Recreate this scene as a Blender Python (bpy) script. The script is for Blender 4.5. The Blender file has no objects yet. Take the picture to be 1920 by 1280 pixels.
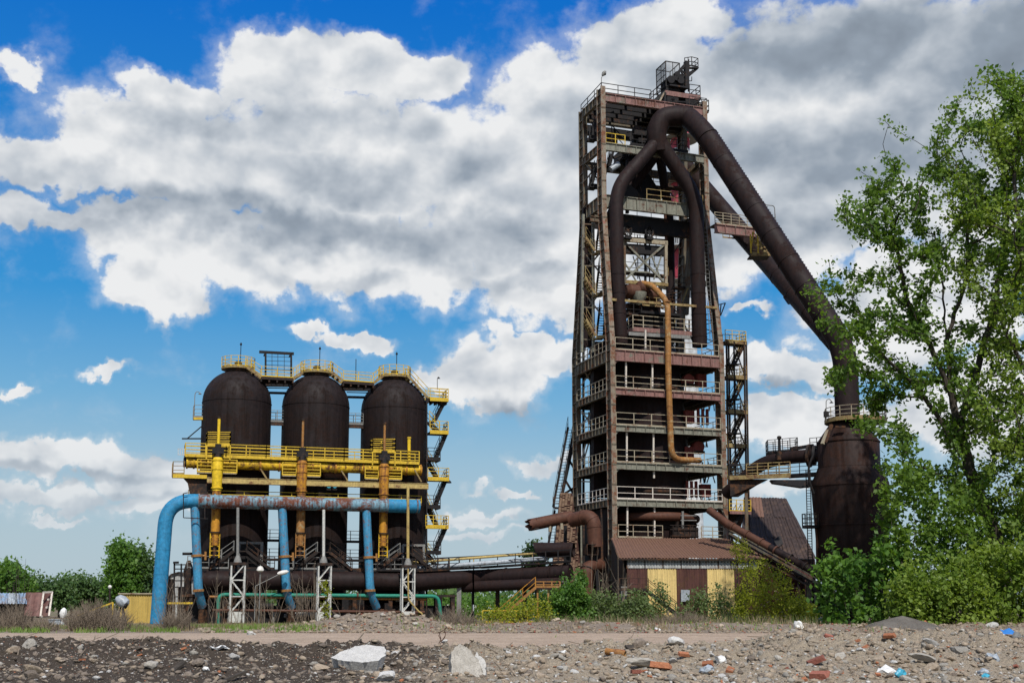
import bpy, math, random
import numpy as np
from mathutils import Vector, Matrix

random.seed(7)
RNG = np.random.default_rng(7)
scene = bpy.context.scene
COL = scene.collection

# ------------------------------------------------------------------ camera
F = 2300.0            # focal length in pixels of the 1920 px wide photograph
PITCH = math.radians(8.2)
CX, CY = 960.0, 801.0 # principal point (lens shifted upwards)
EYE = 1.6
cam_data = bpy.data.cameras.new("camera")
cam = bpy.data.objects.new("camera", cam_data)
COL.objects.link(cam)
cam.location = (0, 0, EYE)
cam.rotation_euler = (math.radians(90) + PITCH, 0, 0)
cam_data.sensor_width = 36.0
cam_data.lens = F / 1920.0 * 36.0
cam_data.shift_y = (CY - 640.0) / 1920.0
cam_data.clip_start = 0.3
cam_data.clip_end = 9000
scene.camera = cam

# ------------------------------------------------------------------ light
SUN_EL, SUN_AZ = math.radians(50), math.radians(166)   # azimuth from +Y (view direction) clockwise: behind the camera, right
sun_data = bpy.data.lights.new("sun", 'SUN')
sun_data.energy = 4.6
sun_data.angle = math.radians(0.6)
sun_data.color = (1.0, 0.95, 0.87)
sun = bpy.data.objects.new("sun", sun_data)
COL.objects.link(sun)
sd = Vector((math.sin(SUN_AZ) * math.cos(SUN_EL), math.cos(SUN_AZ) * math.cos(SUN_EL), math.sin(SUN_EL)))
sun.rotation_euler = sd.to_track_quat('Z', 'Y').to_euler()
scene.view_settings.view_transform = 'Standard'
scene.view_settings.look = 'None'
scene.view_settings.exposure = 0.0
scene.view_settings.gamma = 1.0
scene.view_settings.use_curve_mapping = False

# ------------------------------------------------------------------ node helper
class NT:
    def __init__(s, tree):
        s.t = tree; s.n = tree.nodes; s.l = tree.links
    def node(s, typ, ins=None, **kw):
        nd = s.n.new(typ)
        for k, v in kw.items(): setattr(nd, k, v)
        if ins:
            for k, v in ins.items(): s.put(nd.inputs[k], v)
        return nd
    def put(s, sock, v):
        if isinstance(v, bpy.types.NodeSocket): s.l.new(v, sock)
        elif v is not None: sock.default_value = v
    def math(s, op, a, b=None, c=None, clamp=False):
        nd = s.n.new('ShaderNodeMath'); nd.operation = op; nd.use_clamp = clamp
        s.put(nd.inputs[0], a)
        if b is not None: s.put(nd.inputs[1], b)
        if c is not None: s.put(nd.inputs[2], c)
        return nd.outputs[0]
    def vmath(s, op, a, b=None, out=0):
        nd = s.n.new('ShaderNodeVectorMath'); nd.operation = op
        s.put(nd.inputs[0], a)
        if b is not None: s.put(nd.inputs[1], b)
        return nd.outputs[out]
    def ramp(s, v, lo, hi, a=0.0, b=1.0, smooth=True):
        nd = s.n.new('ShaderNodeMapRange'); nd.interpolation_type = 'SMOOTHSTEP' if smooth else 'LINEAR'
        nd.clamp = True
        s.put(nd.inputs[0], v)
        for i, x in zip((1, 2, 3, 4), (lo, hi, a, b)): s.put(nd.inputs[i], x)
        return nd.outputs[0]
    def mix(s, f, a, b, blend='MIX'):
        nd = s.n.new('ShaderNodeMix'); nd.data_type = 'RGBA'; nd.blend_type = blend; nd.clamp_factor = True
        s.put(nd.inputs[0], f)
        s.put(nd.inputs[6], a if isinstance(a, bpy.types.NodeSocket) else (*a, 1.0)[:4])
        s.put(nd.inputs[7], b if isinstance(b, bpy.types.NodeSocket) else (*b, 1.0)[:4])
        return nd.outputs[2]
    def noise(s, vec, scale, detail=4, rough=0.55, dist=0.0, out=0):
        nd = s.node('ShaderNodeTexNoise', {'Vector': vec, 'Scale': scale, 'Detail': detail, 'Roughness': rough, 'Distortion': dist})
        return nd.outputs[out]
    def scalev(s, vec, sc, loc=(0, 0, 0)):
        nd = s.n.new('ShaderNodeMapping'); s.put(nd.inputs[0], vec)
        nd.inputs['Scale'].default_value = sc; nd.inputs['Location'].default_value = loc
        return nd.outputs[0]
# ------------------------------------------------------------------ world: clear-sky model with broken cumulus
def sky_dir(x, y):
    dx, du = (x - CX) / F, (CY - y) / F
    v = Vector((dx, math.cos(PITCH) - du * math.sin(PITCH), math.sin(PITCH) + du * math.cos(PITCH))).normalized()
    return math.atan2(v.x, v.y), math.asin(v.z)

def build_world():
    w = bpy.data.worlds.new("World"); scene.world = w; w.use_nodes = True
    t = NT(w.node_tree); t.n.clear()
    out = t.n.new('ShaderNodeOutputWorld')
    sky = t.n.new('ShaderNodeTexSky'); sky.sky_type = 'NISHITA'; sky.sun_disc = False
    sky.sun_elevation = SUN_EL; sky.sun_rotation = SUN_AZ
    sky.air_density = 1.0; sky.dust_density = 0.6; sky.ozone_density = 2.5; sky.altitude = 100
    tc = t.n.new('ShaderNodeTexCoord'); d = tc.outputs['Generated']
    sep = t.node('ShaderNodeSeparateXYZ', {0: d}); X, Y, Z = sep.outputs
    az = t.math('ARCTAN2', X, Y)
    el = t.math('ARCSINE', Z)
    # domain warp in direction space
    def warp(scale, amp, seed):
        n = t.noise(t.vmath('ADD', d, (seed, seed * .7, seed * 1.3)), scale, 5, .6, out=1)
        n = t.vmath('SUBTRACT', n, (.5, .5, .5))
        return t.vmath('MULTIPLY', n, (amp, amp, 0))
    base = t.node('ShaderNodeCombineXYZ', {0: az, 1: el, 2: 0.0}).outputs[0]
    wv = t.vmath('ADD', warp(9, .10, 3.1), warp(34, .035, 7.7))
    p = t.vmath('ADD', base, wv)
    def blobs(lst, p):
        acc = None
        for (x, y, rx, ry, *rest) in lst:
            k = rest[0] if rest else 1.0
            a, e = sky_dir(x, y)
            q = t.vmath('SUBTRACT', p, (a, e, 0))
            q = t.vmath('MULTIPLY', q, (F / rx, F / ry, 0))
            ln = t.vmath('LENGTH', q, out=1)
            m = t.ramp(ln, 1.35, 0.25, 0.0, k)
            acc = m if acc is None else t.math('MAXIMUM', acc, m)
        return acc
    cover = [(620, 400, 230, 70), (870, 420, 180, 80), (250, 420, 150, 60), (330, 165, 120, 62), (520, 130, 170, 75), (720, 115, 180, 60), (360, 290, 300, 120), (640, 280, 360, 150),
             (130, 310, 200, 62), (420, 470, 330, 95), (700, 490, 330, 100), (950, 330, 330, 170), (110, 420, 150, 42, .85),
             (300, 560, 110, 55), (1010, 480, 240, 130), (1080, 180, 200, 110), (1240, 80, 220, 90), (1350, 250, 330, 220), (1650, 150, 380, 230),
             (1800, 330, 330, 220), (1500, 420, 260, 120), (1250, 480, 260, 120), (1750, 520, 260, 90),
             (935, 690, 120, 95), (1010, 640, 110, 60), (860, 720, 70, 50), (1420, 690, 90, 55), (1470, 800, 170, 60), (1500, 690, 90, 60, .9),
             (590, 625, 66, 17, .8), (700, 635, 85, 19, .85), (195, 693, 55, 15, .8), (15, 725, 35, 18, .9), (1415, 573, 50, 14, .75),
             (110, 855, 190, 40, .95), (290, 890, 140, 45, .95), (80, 925, 200, 34, .8), (112, 968, 70, 13, .8), (280, 940, 120, 20, .6), (50, 140, 60, 22, .55),
             (900, 965, 90, 20, .8), (955, 917, 46, 12, .85), (995, 850, 90, 24, .85), (885, 915, 36, 12, .6), (890, 1000, 120, 14, .7),
             (1450, 920, 120, 26, .8), (1700, 640, 220, 90, .9), (1850, 780, 260, 110, .9),
             (2100, 300, 300, 300), (2300, 700, 350, 160, .9), (-350, 420, 300, 120, .9)]
    cov = blobs(cover, p)
    # beyond the frame: the same kind of broken cloud, from noise
    low = t.noise(t.scalev(d, (1, 1, 1.6)), 2.6, 6, .55)
    offx = t.ramp(t.math('ABSOLUTE', az), .42, .58)
    offy = t.ramp(el, .53, .68)
    off = t.math('MAXIMUM', offx, offy)
    covo = t.math('MULTIPLY', t.ramp(low, .42, .62), off)
    cov = t.math('MAXIMUM', cov, covo)
    n1 = t.noise(t.scalev(d, (1, 1, 1.25)), 17, 9, .57, .15)
    nf = t.noise(t.scalev(d, (1, 1, 1.25)), 50, 6, .62)
    dens = t.math('ADD', cov, t.math('MULTIPLY', t.math('SUBTRACT', n1, .5), 1.45))
    dens = t.math('ADD', dens, t.math('MULTIPLY', t.math('SUBTRACT', nf, .5), .28))
    alpha = t.ramp(dens, .34, .64)
    wispy = t.math('MULTIPLY', t.ramp(dens, .05, .6), .35)
    alpha = t.math('MAXIMUM', alpha, wispy)
    # relief: the same noise sampled towards the light, differenced
    d2 = t.vmath('ADD', d, (-.004, 0, .014))
    n2 = t.noise(t.scalev(d2, (1, 1, 1.25)), 15, 4, .48, .1); n1s = t.noise(t.scalev(d, (1, 1, 1.25)), 15, 4, .48, .1)
    nb1 = t.noise(t.scalev(d, (1, 1, 1.5)), 8, 4, .5)
    d3 = t.vmath('ADD', d, (-.008, 0, .03))
    nb2 = t.noise(t.scalev(d3, (1, 1, 1.5)), 8, 4, .5)
    rel = t.math('MULTIPLY', t.math('SUBTRACT', n1s, n2), 4.2)
    rel = t.math('ADD', rel, t.math('MULTIPLY', t.math('SUBTRACT', nb1, nb2), 1.5))
    grey = [(560, 415, 330, 48, .95), (330, 395, 240, 36, .75), (880, 440, 200, 60, .7), (640, 330, 170, 45, .6), (900, 300, 110, 45, .45), (780, 245, 90, 35, .4),
            (350, 225, 120, 36, .5), (560, 240, 150, 40, .4), (100, 415, 140, 28, .5), (150, 340, 100, 30, .3), (640, 520, 160, 22, .5), (1000, 530, 170, 25, .5),
            (1620, 90, 300, 90, 1.0), (1850, 100, 260, 120, 1.0), (1450, 330, 260, 120, .75), (1400, 450, 240, 60, .75), (1650, 300, 300, 90, .7), (1150, 300, 130, 90, .5), (1250, 150, 120, 50, .5),
            (950, 770, 110, 26, .7), (1480, 750, 80, 16, .5), (1500, 870, 130, 20, .5), (120, 880, 200, 16, .6), (200, 935, 200, 18, .5), (930, 985, 100, 10, .4),
            (1430, 60, 120, 60, .3), (2200, 350, 350, 250, .8), (-300, 560, 300, 70, .7)]
    gp = t.vmath('ADD', base, t.vmath('ADD', warp(7, .10, 1.9), warp(22, .022, 5.2)))
    g = blobs(grey, gp)
    g = t.math('MAXIMUM', g, t.math('MULTIPLY', t.ramp(low, .52, .70), t.math('MULTIPLY', off, .7)))
    thick = t.ramp(dens, .6, 1.5)
    lum = t.math('SUBTRACT', .93, t.math('MULTIPLY', g, .58))
    lum = t.math('ADD', lum, t.math('MULTIPLY', rel, .36))
    lum = t.math('SUBTRACT', lum, t.math('MULTIPLY', thick, .08))
    cr = t.n.new('ShaderNodeValToRGB'); t.put(cr.inputs[0], lum)
    e = cr.color_ramp.elements
    e[0].position = .02; e[0].color = (.20, .24, .295, 1)
    e[1].position = 1.0; e[1].color = (.84, .85, .86, 1)
    m = e.new(.38); m.color = (.30, .355, .425, 1)
    m = e.new(.68); m.color = (.53, .575, .63, 1)
    # sky colour: physical sky, more saturated, paler towards the horizon
    hsv = t.node('ShaderNodeHueSaturation', {'Color': sky.outputs[0], 'Saturation': 1.35, 'Value': 1.0, 'Hue': .497})
    skyc = t.vmath('SCALE', hsv.outputs[0]); skyc.node.inputs['Scale'].default_value = .11
    sr = t.n.new('ShaderNodeValToRGB'); t.put(sr.inputs[0], t.math('MULTIPLY', el, 2.0 / math.pi))
    se = sr.color_ramp.elements
    se[0].position = .0; se[0].color = (.46, .56, .64, 1)
    se[1].position = 1.0; se[1].color = (.0, .09, .40, 1)
    for pos_, c_ in ((.035, (.40, .53, .62)), (.075, (.30, .49, .64)), (.105, (.17, .42, .66)), (.155, (.03, .29, .66)), (.30, (.0, .155, .63))):
        k_ = se.new(pos_); k_.color = (*c_, 1)
    skyc = t.mix(.82, skyc, sr.outputs[0])
    colr = t.mix(alpha, skyc, cr.outputs[0])
    hz2 = t.ramp(el, .16, .0, 0, .6)
    colr = t.mix(hz2, colr, (.42, .53, .61))
    below = t.ramp(el, -.002, -.03)
    colr = t.mix(below, colr, (.16, .15, .13))
    bg = t.node('ShaderNodeBackground', {'Color': colr, 'Strength': 1.0})
    t.l.new(bg.outputs[0], out.inputs[0])
    w.cycles.sampling_method = 'MANUAL'; w.cycles.sample_map_resolution = 512
build_world()
# ------------------------------------------------------------------ materials
def mat_base(name):
    m = bpy.data.materials.new(name); m.use_nodes = True
    t = NT(m.node_tree); b = t.n['Principled BSDF']
    return m, t, b

def weathered(name, base, rust=(.085, .034, .018), amount=.3, second=None, second_amt=.4, streak=.4, rough=.75,
              bump=.25, scale=1.0, vary=.35, rust2=(.16, .075, .035), edge=.06, dark=None, dark_amt=0.0, metallic=0.0, spec=.3):
    """paint or plain metal with rust patches, run-off streaks and fine grain; amount = share of the surface that is rust"""
    m, t, b = mat_base(name)
    tc = t.n.new('ShaderNodeTexCoord'); oc = tc.outputs['Object']
    big = t.noise(oc, .55 * scale, 7, .68, .4)
    mid = t.noise(oc, 3.1 * scale, 6, .7)
    st = t.noise(t.scalev(oc, (3.2 * scale, 3.2 * scale, .22 * scale)), 1.0, 6, .65)
    fine = t.noise(oc, 17 * scale, 4, .7)
    col = t.mix(t.ramp(mid, .2, .8), tuple(c * (1 - vary) for c in base), tuple(min(1, c * (1 + vary)) for c in base))
    if second is not None:
        s = t.noise(t.scalev(oc, (1, 1, 1), (31, 7, 3)), .9 * scale, 7, .7, .5)
        c2 = t.mix(t.ramp(fine, .2, .8), tuple(c * .75 for c in second), tuple(min(1, c * 1.2) for c in second))
        col = t.mix(t.ramp(s, 1 - second_amt - edge, 1 - second_amt + edge), col, c2)
    rc = t.mix(t.ramp(fine, .3, .7), rust, rust2)
    v = t.math('ADD', t.math('MULTIPLY', big, .5), t.math('MULTIPLY', mid, .5 - streak * .25))
    v = t.math('ADD', v, t.math('MULTIPLY', st, streak * .25))
    th = .5 + (.5 - amount) * .42
    rm = t.ramp(v, th - edge, th + edge)
    col = t.mix(rm, col, rc)
    sv = t.ramp(st, .35, .72, 1.0, 1.0 - .55 * streak)
    col = t.mix(1.0, col, t.node('ShaderNodeCombineColor', {0: sv, 1: sv, 2: sv}).outputs[0], 'MULTIPLY')
    if dark is not None:
        dn = t.noise(t.scalev(oc, (1, 1, 1), (3, 17, 9)), 1.3 * scale, 6, .7)
        col = t.mix(t.ramp(dn, 1 - dark_amt - .1, 1 - dark_amt + .1), col, dark)
    t.put(b.inputs['Base Color'], col)
    t.put(b.inputs['Roughness'], t.ramp(rm, 0, 1, rough - .12, min(1, rough + .12)))
    b.inputs['Metallic'].default_value = metallic
    b.inputs['Specular IOR Level'].default_value = spec
    bp = t.node('ShaderNodeBump', {'Strength': bump, 'Distance': .03, 'Height': t.math('ADD', mid, t.math('MULTIPLY', fine, .5))})
    t.put(b.inputs['Normal'], bp.outputs[0])
    return m

def plain(name, base, rough=.8, vary=.25, scale=4.0, bump=.2, spec=.25):
    m, t, b = mat_base(name)
    oc = t.n.new('ShaderNodeTexCoord').outputs['Object']
    n = t.noise(oc, scale, 7, .65)
    t.put(b.inputs['Base Color'], t.mix(t.ramp(n, .25, .75), tuple(c * (1 - vary) for c in base), tuple(min(1, c * (1 + vary)) for c in base)))
    b.inputs['Roughness'].default_value = rough; b.inputs['Specular IOR Level'].default_value = spec
    t.put(b.inputs['Normal'], t.node('ShaderNodeBump', {'Strength': bump, 'Distance': .02, 'Height': n}).outputs[0])
    return m

def leafy(name, c1, c2, trans=.35):
    m, t, b = mat_base(name)
    geo = t.n.new('ShaderNodeNewGeometry')
    rnd = geo.outputs['Random Per Island']
    oc = t.n.new('ShaderNodeTexCoord').outputs['Object']
    cl = t.noise(oc, .35, 3, .5)
    f = t.math('ADD', t.math('MULTIPLY', rnd, .55), t.math('MULTIPLY', t.ramp(cl, .3, .7), .45))
    col = t.mix(f, c1, c2)
    t.put(b.inputs['Base Color'], col); b.inputs['Roughness'].default_value = .5
    b.inputs['Specular IOR Level'].default_value = .3
    tr = t.node('ShaderNodeBsdfTranslucent', {'Color': t.mix(1.0, col, (1.2, 1.25, .55), 'MULTIPLY')})
    mx = t.n.new('ShaderNodeMixShader'); mx.inputs[0].default_value = trans
    t.l.new(b.outputs[0], mx.inputs[1]); t.l.new(tr.outputs[0], mx.inputs[2])
    t.l.new(mx.outputs[0], t.n['Material Output'].inputs[0])
    return m

M = {}
M['stove'] = weathered('stove_rust', (.018, .0125, .0125), rust=(.032, .015, .010), amount=.45, rust2=(.008, .0065, .007), streak=1.0, rough=.74, bump=.3, scale=.8, spec=.16)
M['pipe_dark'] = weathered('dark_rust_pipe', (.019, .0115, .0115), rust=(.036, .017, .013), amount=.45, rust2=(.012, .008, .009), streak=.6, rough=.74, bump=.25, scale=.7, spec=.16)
M['pipe_brown'] = weathered('brown_rust_pipe', (.085, .034, .020), rust=(.14, .055, .028), amount=.35, rust2=(.05, .024, .018), streak=.4, rough=.8, scale=.8)
M['vessel'] = weathered('vessel_rust', (.030, .018, .016), rust=(.052, .022, .014), amount=.45, rust2=(.018, .011, .010), streak=.9, rough=.78, scale=.6, spec=.16)
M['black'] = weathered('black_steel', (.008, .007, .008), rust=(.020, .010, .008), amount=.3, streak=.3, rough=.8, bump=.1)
M['darkrust'] = weathered('dark_rusty_steel', (.018, .012, .010), rust=(.045, .020, .012), amount=.4, streak=.3, rough=.85, bump=.15)
M['tower_green'] = weathered('grey_green_steel', (.205, .205, .165), rust=(.075, .030, .020), amount=.34, rust2=(.13, .06, .035), second=(.27, .10, .085), second_amt=.30, streak=.6, scale=1.6)
M['tower_pink'] = weathered('flaking_red_primer_steel', (.235, .125, .11), rust=(.075, .030, .020), amount=.34, rust2=(.15, .06, .035), second=(.175, .17, .135), second_amt=.40, streak=.6, scale=1.6)
M['tower_col'] = weathered('column_steel', (.24, .205, .155), rust=(.085, .030, .020), amount=.46, rust2=(.24, .10, .045), second=(.30, .10, .085), second_amt=.38, streak=.5, scale=2.2)
M['tower_dull'] = weathered('dull_green_grey_steel', (.135, .118, .085), rust=(.085, .038, .022), amount=.42, streak=.6, scale=1.6)
M['rail_pale'] = weathered('pale_railing_paint', (.33, .29, .21), rust=(.14, .055, .03), amount=.38, second=(.36, .27, .10), second_amt=.3, streak=.2, scale=3, bump=.05)
M['rail_white'] = weathered('white_railing_paint', (.55, .50, .44), rust=(.16, .07, .04), amount=.25, streak=.2, scale=3, bump=.05)
M['rail_yellow'] = weathered('yellow_railing_paint', (.56, .38, .03), rust=(.07, .035, .022), amount=.30, second=(.45, .36, .15), second_amt=.25, streak=.3, scale=3, bump=.05)
M['rail_brass'] = weathered('worn_yellow_railing', (.29, .22, .09), rust=(.085, .042, .025), amount=.45, streak=.3, scale=3, bump=.05)
M['yellow'] = weathered('yellow_pipe_paint', (.70, .44, .015), rust=(.045, .018, .018), amount=.46, rust2=(.20, .08, .03), second=(.50, .25, .03), second_amt=.3, streak=.6, scale=1.4)
M['yellow_clean'] = weathered('clean_yellow_paint', (.68, .46, .02), rust=(.10, .045, .03), amount=.10, streak=.3, scale=1.4)
M['yellow_rusty'] = weathered('orange_rust_yellow_paint', (.52, .24, .02), rust=(.085, .032, .02), amount=.46, rust2=(.30, .12, .04), second=(.55, .38, .03), second_amt=.22, streak=.6, scale=1.6)
M['beam_yellow'] = weathered('pale_yellow_beam_paint', (.44, .33, .12), rust=(.12, .05, .028), amount=.36, streak=.4, scale=1.5)
M['blue'] = weathered('blue_pipe_paint', (.022, .20, .38), rust=(.07, .05, .045), amount=.17, rust2=(.15, .07, .04), second=(.05, .20, .31), second_amt=.4, streak=.4, scale=1.2)
M['blue_rusty'] = weathered('flaking_blue_pipe_paint', (.16, .30, .38), rust=(.12, .04, .028), amount=.52, rust2=(.20, .075, .04), second=(.42, .44, .42), second_amt=.32, streak=.9, scale=1.9)
M['blue_mid'] = weathered('worn_blue_pipe_paint', (.05, .25, .43), rust=(.13, .055, .03), amount=.36, rust2=(.24, .10, .04), second=(.22, .33, .38), second_amt=.3, streak=.5, scale=1.8)
M['green_pipe'] = weathered('green_pipe_paint', (.02, .20, .14), rust=(.12, .07, .05), amount=.2, streak=.2, scale=2)
M['white_steel'] = weathered('white_painted_steel', (.50, .50, .47), rust=(.16, .07, .04), amount=.14, streak=.4, scale=2)
M['grey_steel'] = weathered('grey_painted_steel', (.20, .20, .19), rust=(.08, .04, .025), amount=.25, streak=.4, scale=2)
M['lamp_white'] = plain('lamp_housing', (.62, .60, .56), .5)
M['orange_rust'] = weathered('orange_rust', (.32, .15, .040), rust=(.085, .032, .02), amount=.42, rust2=(.28, .13, .045), second=(.36, .26, .13), second_amt=.42, streak=.4, scale=2.4)
M['red_machine'] = weathered('faded_red_paint', (.26, .055, .045), rust=(.09, .03, .02), amount=.3, streak=.4, scale=2)
M['corr_yellow'] = weathered('yellow_sheet', (.70, .53, .22), rust=(.28, .19, .10), amount=.20, streak=.55, rough=.6, scale=1.3, vary=.14, bump=.05)
M['corr_brown'] = weathered('brown_sheet', (.100, .044, .037), rust=(.055, .03, .022), amount=.38, streak=.8, rough=.6, scale=1, vary=.2, bump=.05)
M['corr_grey'] = weathered('grey_sheet', (.42, .43, .42), rust=(.20, .17, .15), amount=.35, streak=.7, rough=.6, scale=2, bump=.05)
M['corr_white'] = weathered('pale_blue_grey_sheet', (.34, .38, .42), rust=(.2, .18, .16), amount=.25, streak=.6, rough=.5, scale=2, bump=.05)
M['roof_rust'] = weathered('rusty_roof_sheet', (.155, .085, .060), rust=(.085, .038, .027), amount=.46, rust2=(.22, .13, .085), streak=.0, scale=1.2, bump=.1)
M['roof_dark'] = weathered('dark_roof_sheet', (.044, .029, .025), rust=(.075, .040, .028), amount=.38, rust2=(.12, .085, .065), streak=.5, scale=.9)
M['wood'] = plain('weathered_wood', (.19, .165, .135), .9, .4, 9)
M['bark'] = plain('bark', (.050, .042, .034), .95, .4, 8)
M['twig'] = plain('dry_twig', (.17, .135, .10), .95, .3, 6)
M['leaf'] = leafy('green_leaf', (.045, .125, .022), (.15, .27, .040), .45)
M['leaf_deep'] = leafy('deep_green_leaf', (.055, .125, .020), (.17, .265, .038), .5)
M['leaf_yellow'] = leafy('yellow_green_leaf', (.085, .16, .020), (.25, .33, .050), .45)
M['leaf_olive'] = leafy('olive_leaf', (.19, .23, .018), (.36, .38, .035), .5)
M['leaf_dull'] = leafy('dull_green_leaf', (.075, .12, .045), (.19, .25, .09), .45)
M['leaf_far'] = leafy('distant_leaf', (.04, .09, .03), (.11, .18, .05), .35)
M['grass'] = leafy('green_grass', (.09, .16, .03), (.20, .30, .05), .25)
M['drygrass'] = leafy('dry_grass_blade', (.16, .12, .07), (.34, .27, .17), .2)
M['plaster_white'] = plain('white_plastic', (.62, .62, .60), .5)
M['plastic_blue'] = plain('blue_plastic', (.03, .17, .48), .4, .15)
M['plastic_teal'] = plain('teal_plastic', (.05, .30, .42), .4, .15)

def stone_mat(name, c1, c2, scale=6, speck=.15):
    m, t, b = mat_base(name)
    oc = t.n.new('ShaderNodeTexCoord').outputs['Object']
    info = t.n.new('ShaderNodeObjectInfo')
    n = t.noise(oc, scale, 8, .7)
    n2 = t.noise(oc, scale * 6, 4, .7)
    col = t.mix(t.ramp(n, .3, .7), c1, c2)
    col = t.mix(t.math('MULTIPLY', t.ramp(n2, .52, .62), .6), col, tuple(c * speck * 3 for c in c1))
    rv = t.ramp(info.outputs['Random'], 0, 1, .75, 1.2, False)
    col = t.mix(1.0, col, t.node('ShaderNodeCombineColor', {0: rv, 1: rv, 2: rv}).outputs[0], 'MULTIPLY')
    t.put(b.inputs['Base Color'], col); b.inputs['Roughness'].default_value = .92
    b.inputs['Specular IOR Level'].default_value = .15
    t.put(b.inputs['Normal'], t.node('ShaderNodeBump', {'Strength': .7, 'Distance': .03, 'Height': t.math('ADD', n, t.math('MULTIPLY', n2, .4))}).outputs[0])
    return m
M['concrete'] = stone_mat('broken_concrete', (.27, .25, .215), (.42, .395, .35))
M['concrete_tan'] = stone_mat('tan_concrete', (.27, .215, .16), (.43, .355, .27))
M['concrete_pale'] = stone_mat('pale_concrete', (.42, .41, .39), (.56, .55, .52))
M['concrete_dark'] = stone_mat('dark_concrete', (.12, .098, .078), (.23, .19, .155))
M['brick'] = stone_mat('orange_brick', (.30, .115, .06), (.42, .18, .095))
M['brick_red'] = stone_mat('red_brick', (.24, .085, .06), (.32, .13, .095))

# ------------------------------------------------------------------ geometry helpers
def tag(o, label=None, cat=None, group=None, kind=None):
    if label: o['label'] = label
    if cat: o['category'] = cat
    if group: o['group'] = group
    if kind: o['kind'] = kind
    return o

def thing(name, base, label, cat, group=None):
    o = bpy.data.objects.new(name, None); COL.objects.link(o)
    o.location = base; o.empty_display_size = .3
    return tag(o, label, cat, group)

def V(*a): return Vector(a)
UP = Vector((0, 0, 1))

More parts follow.
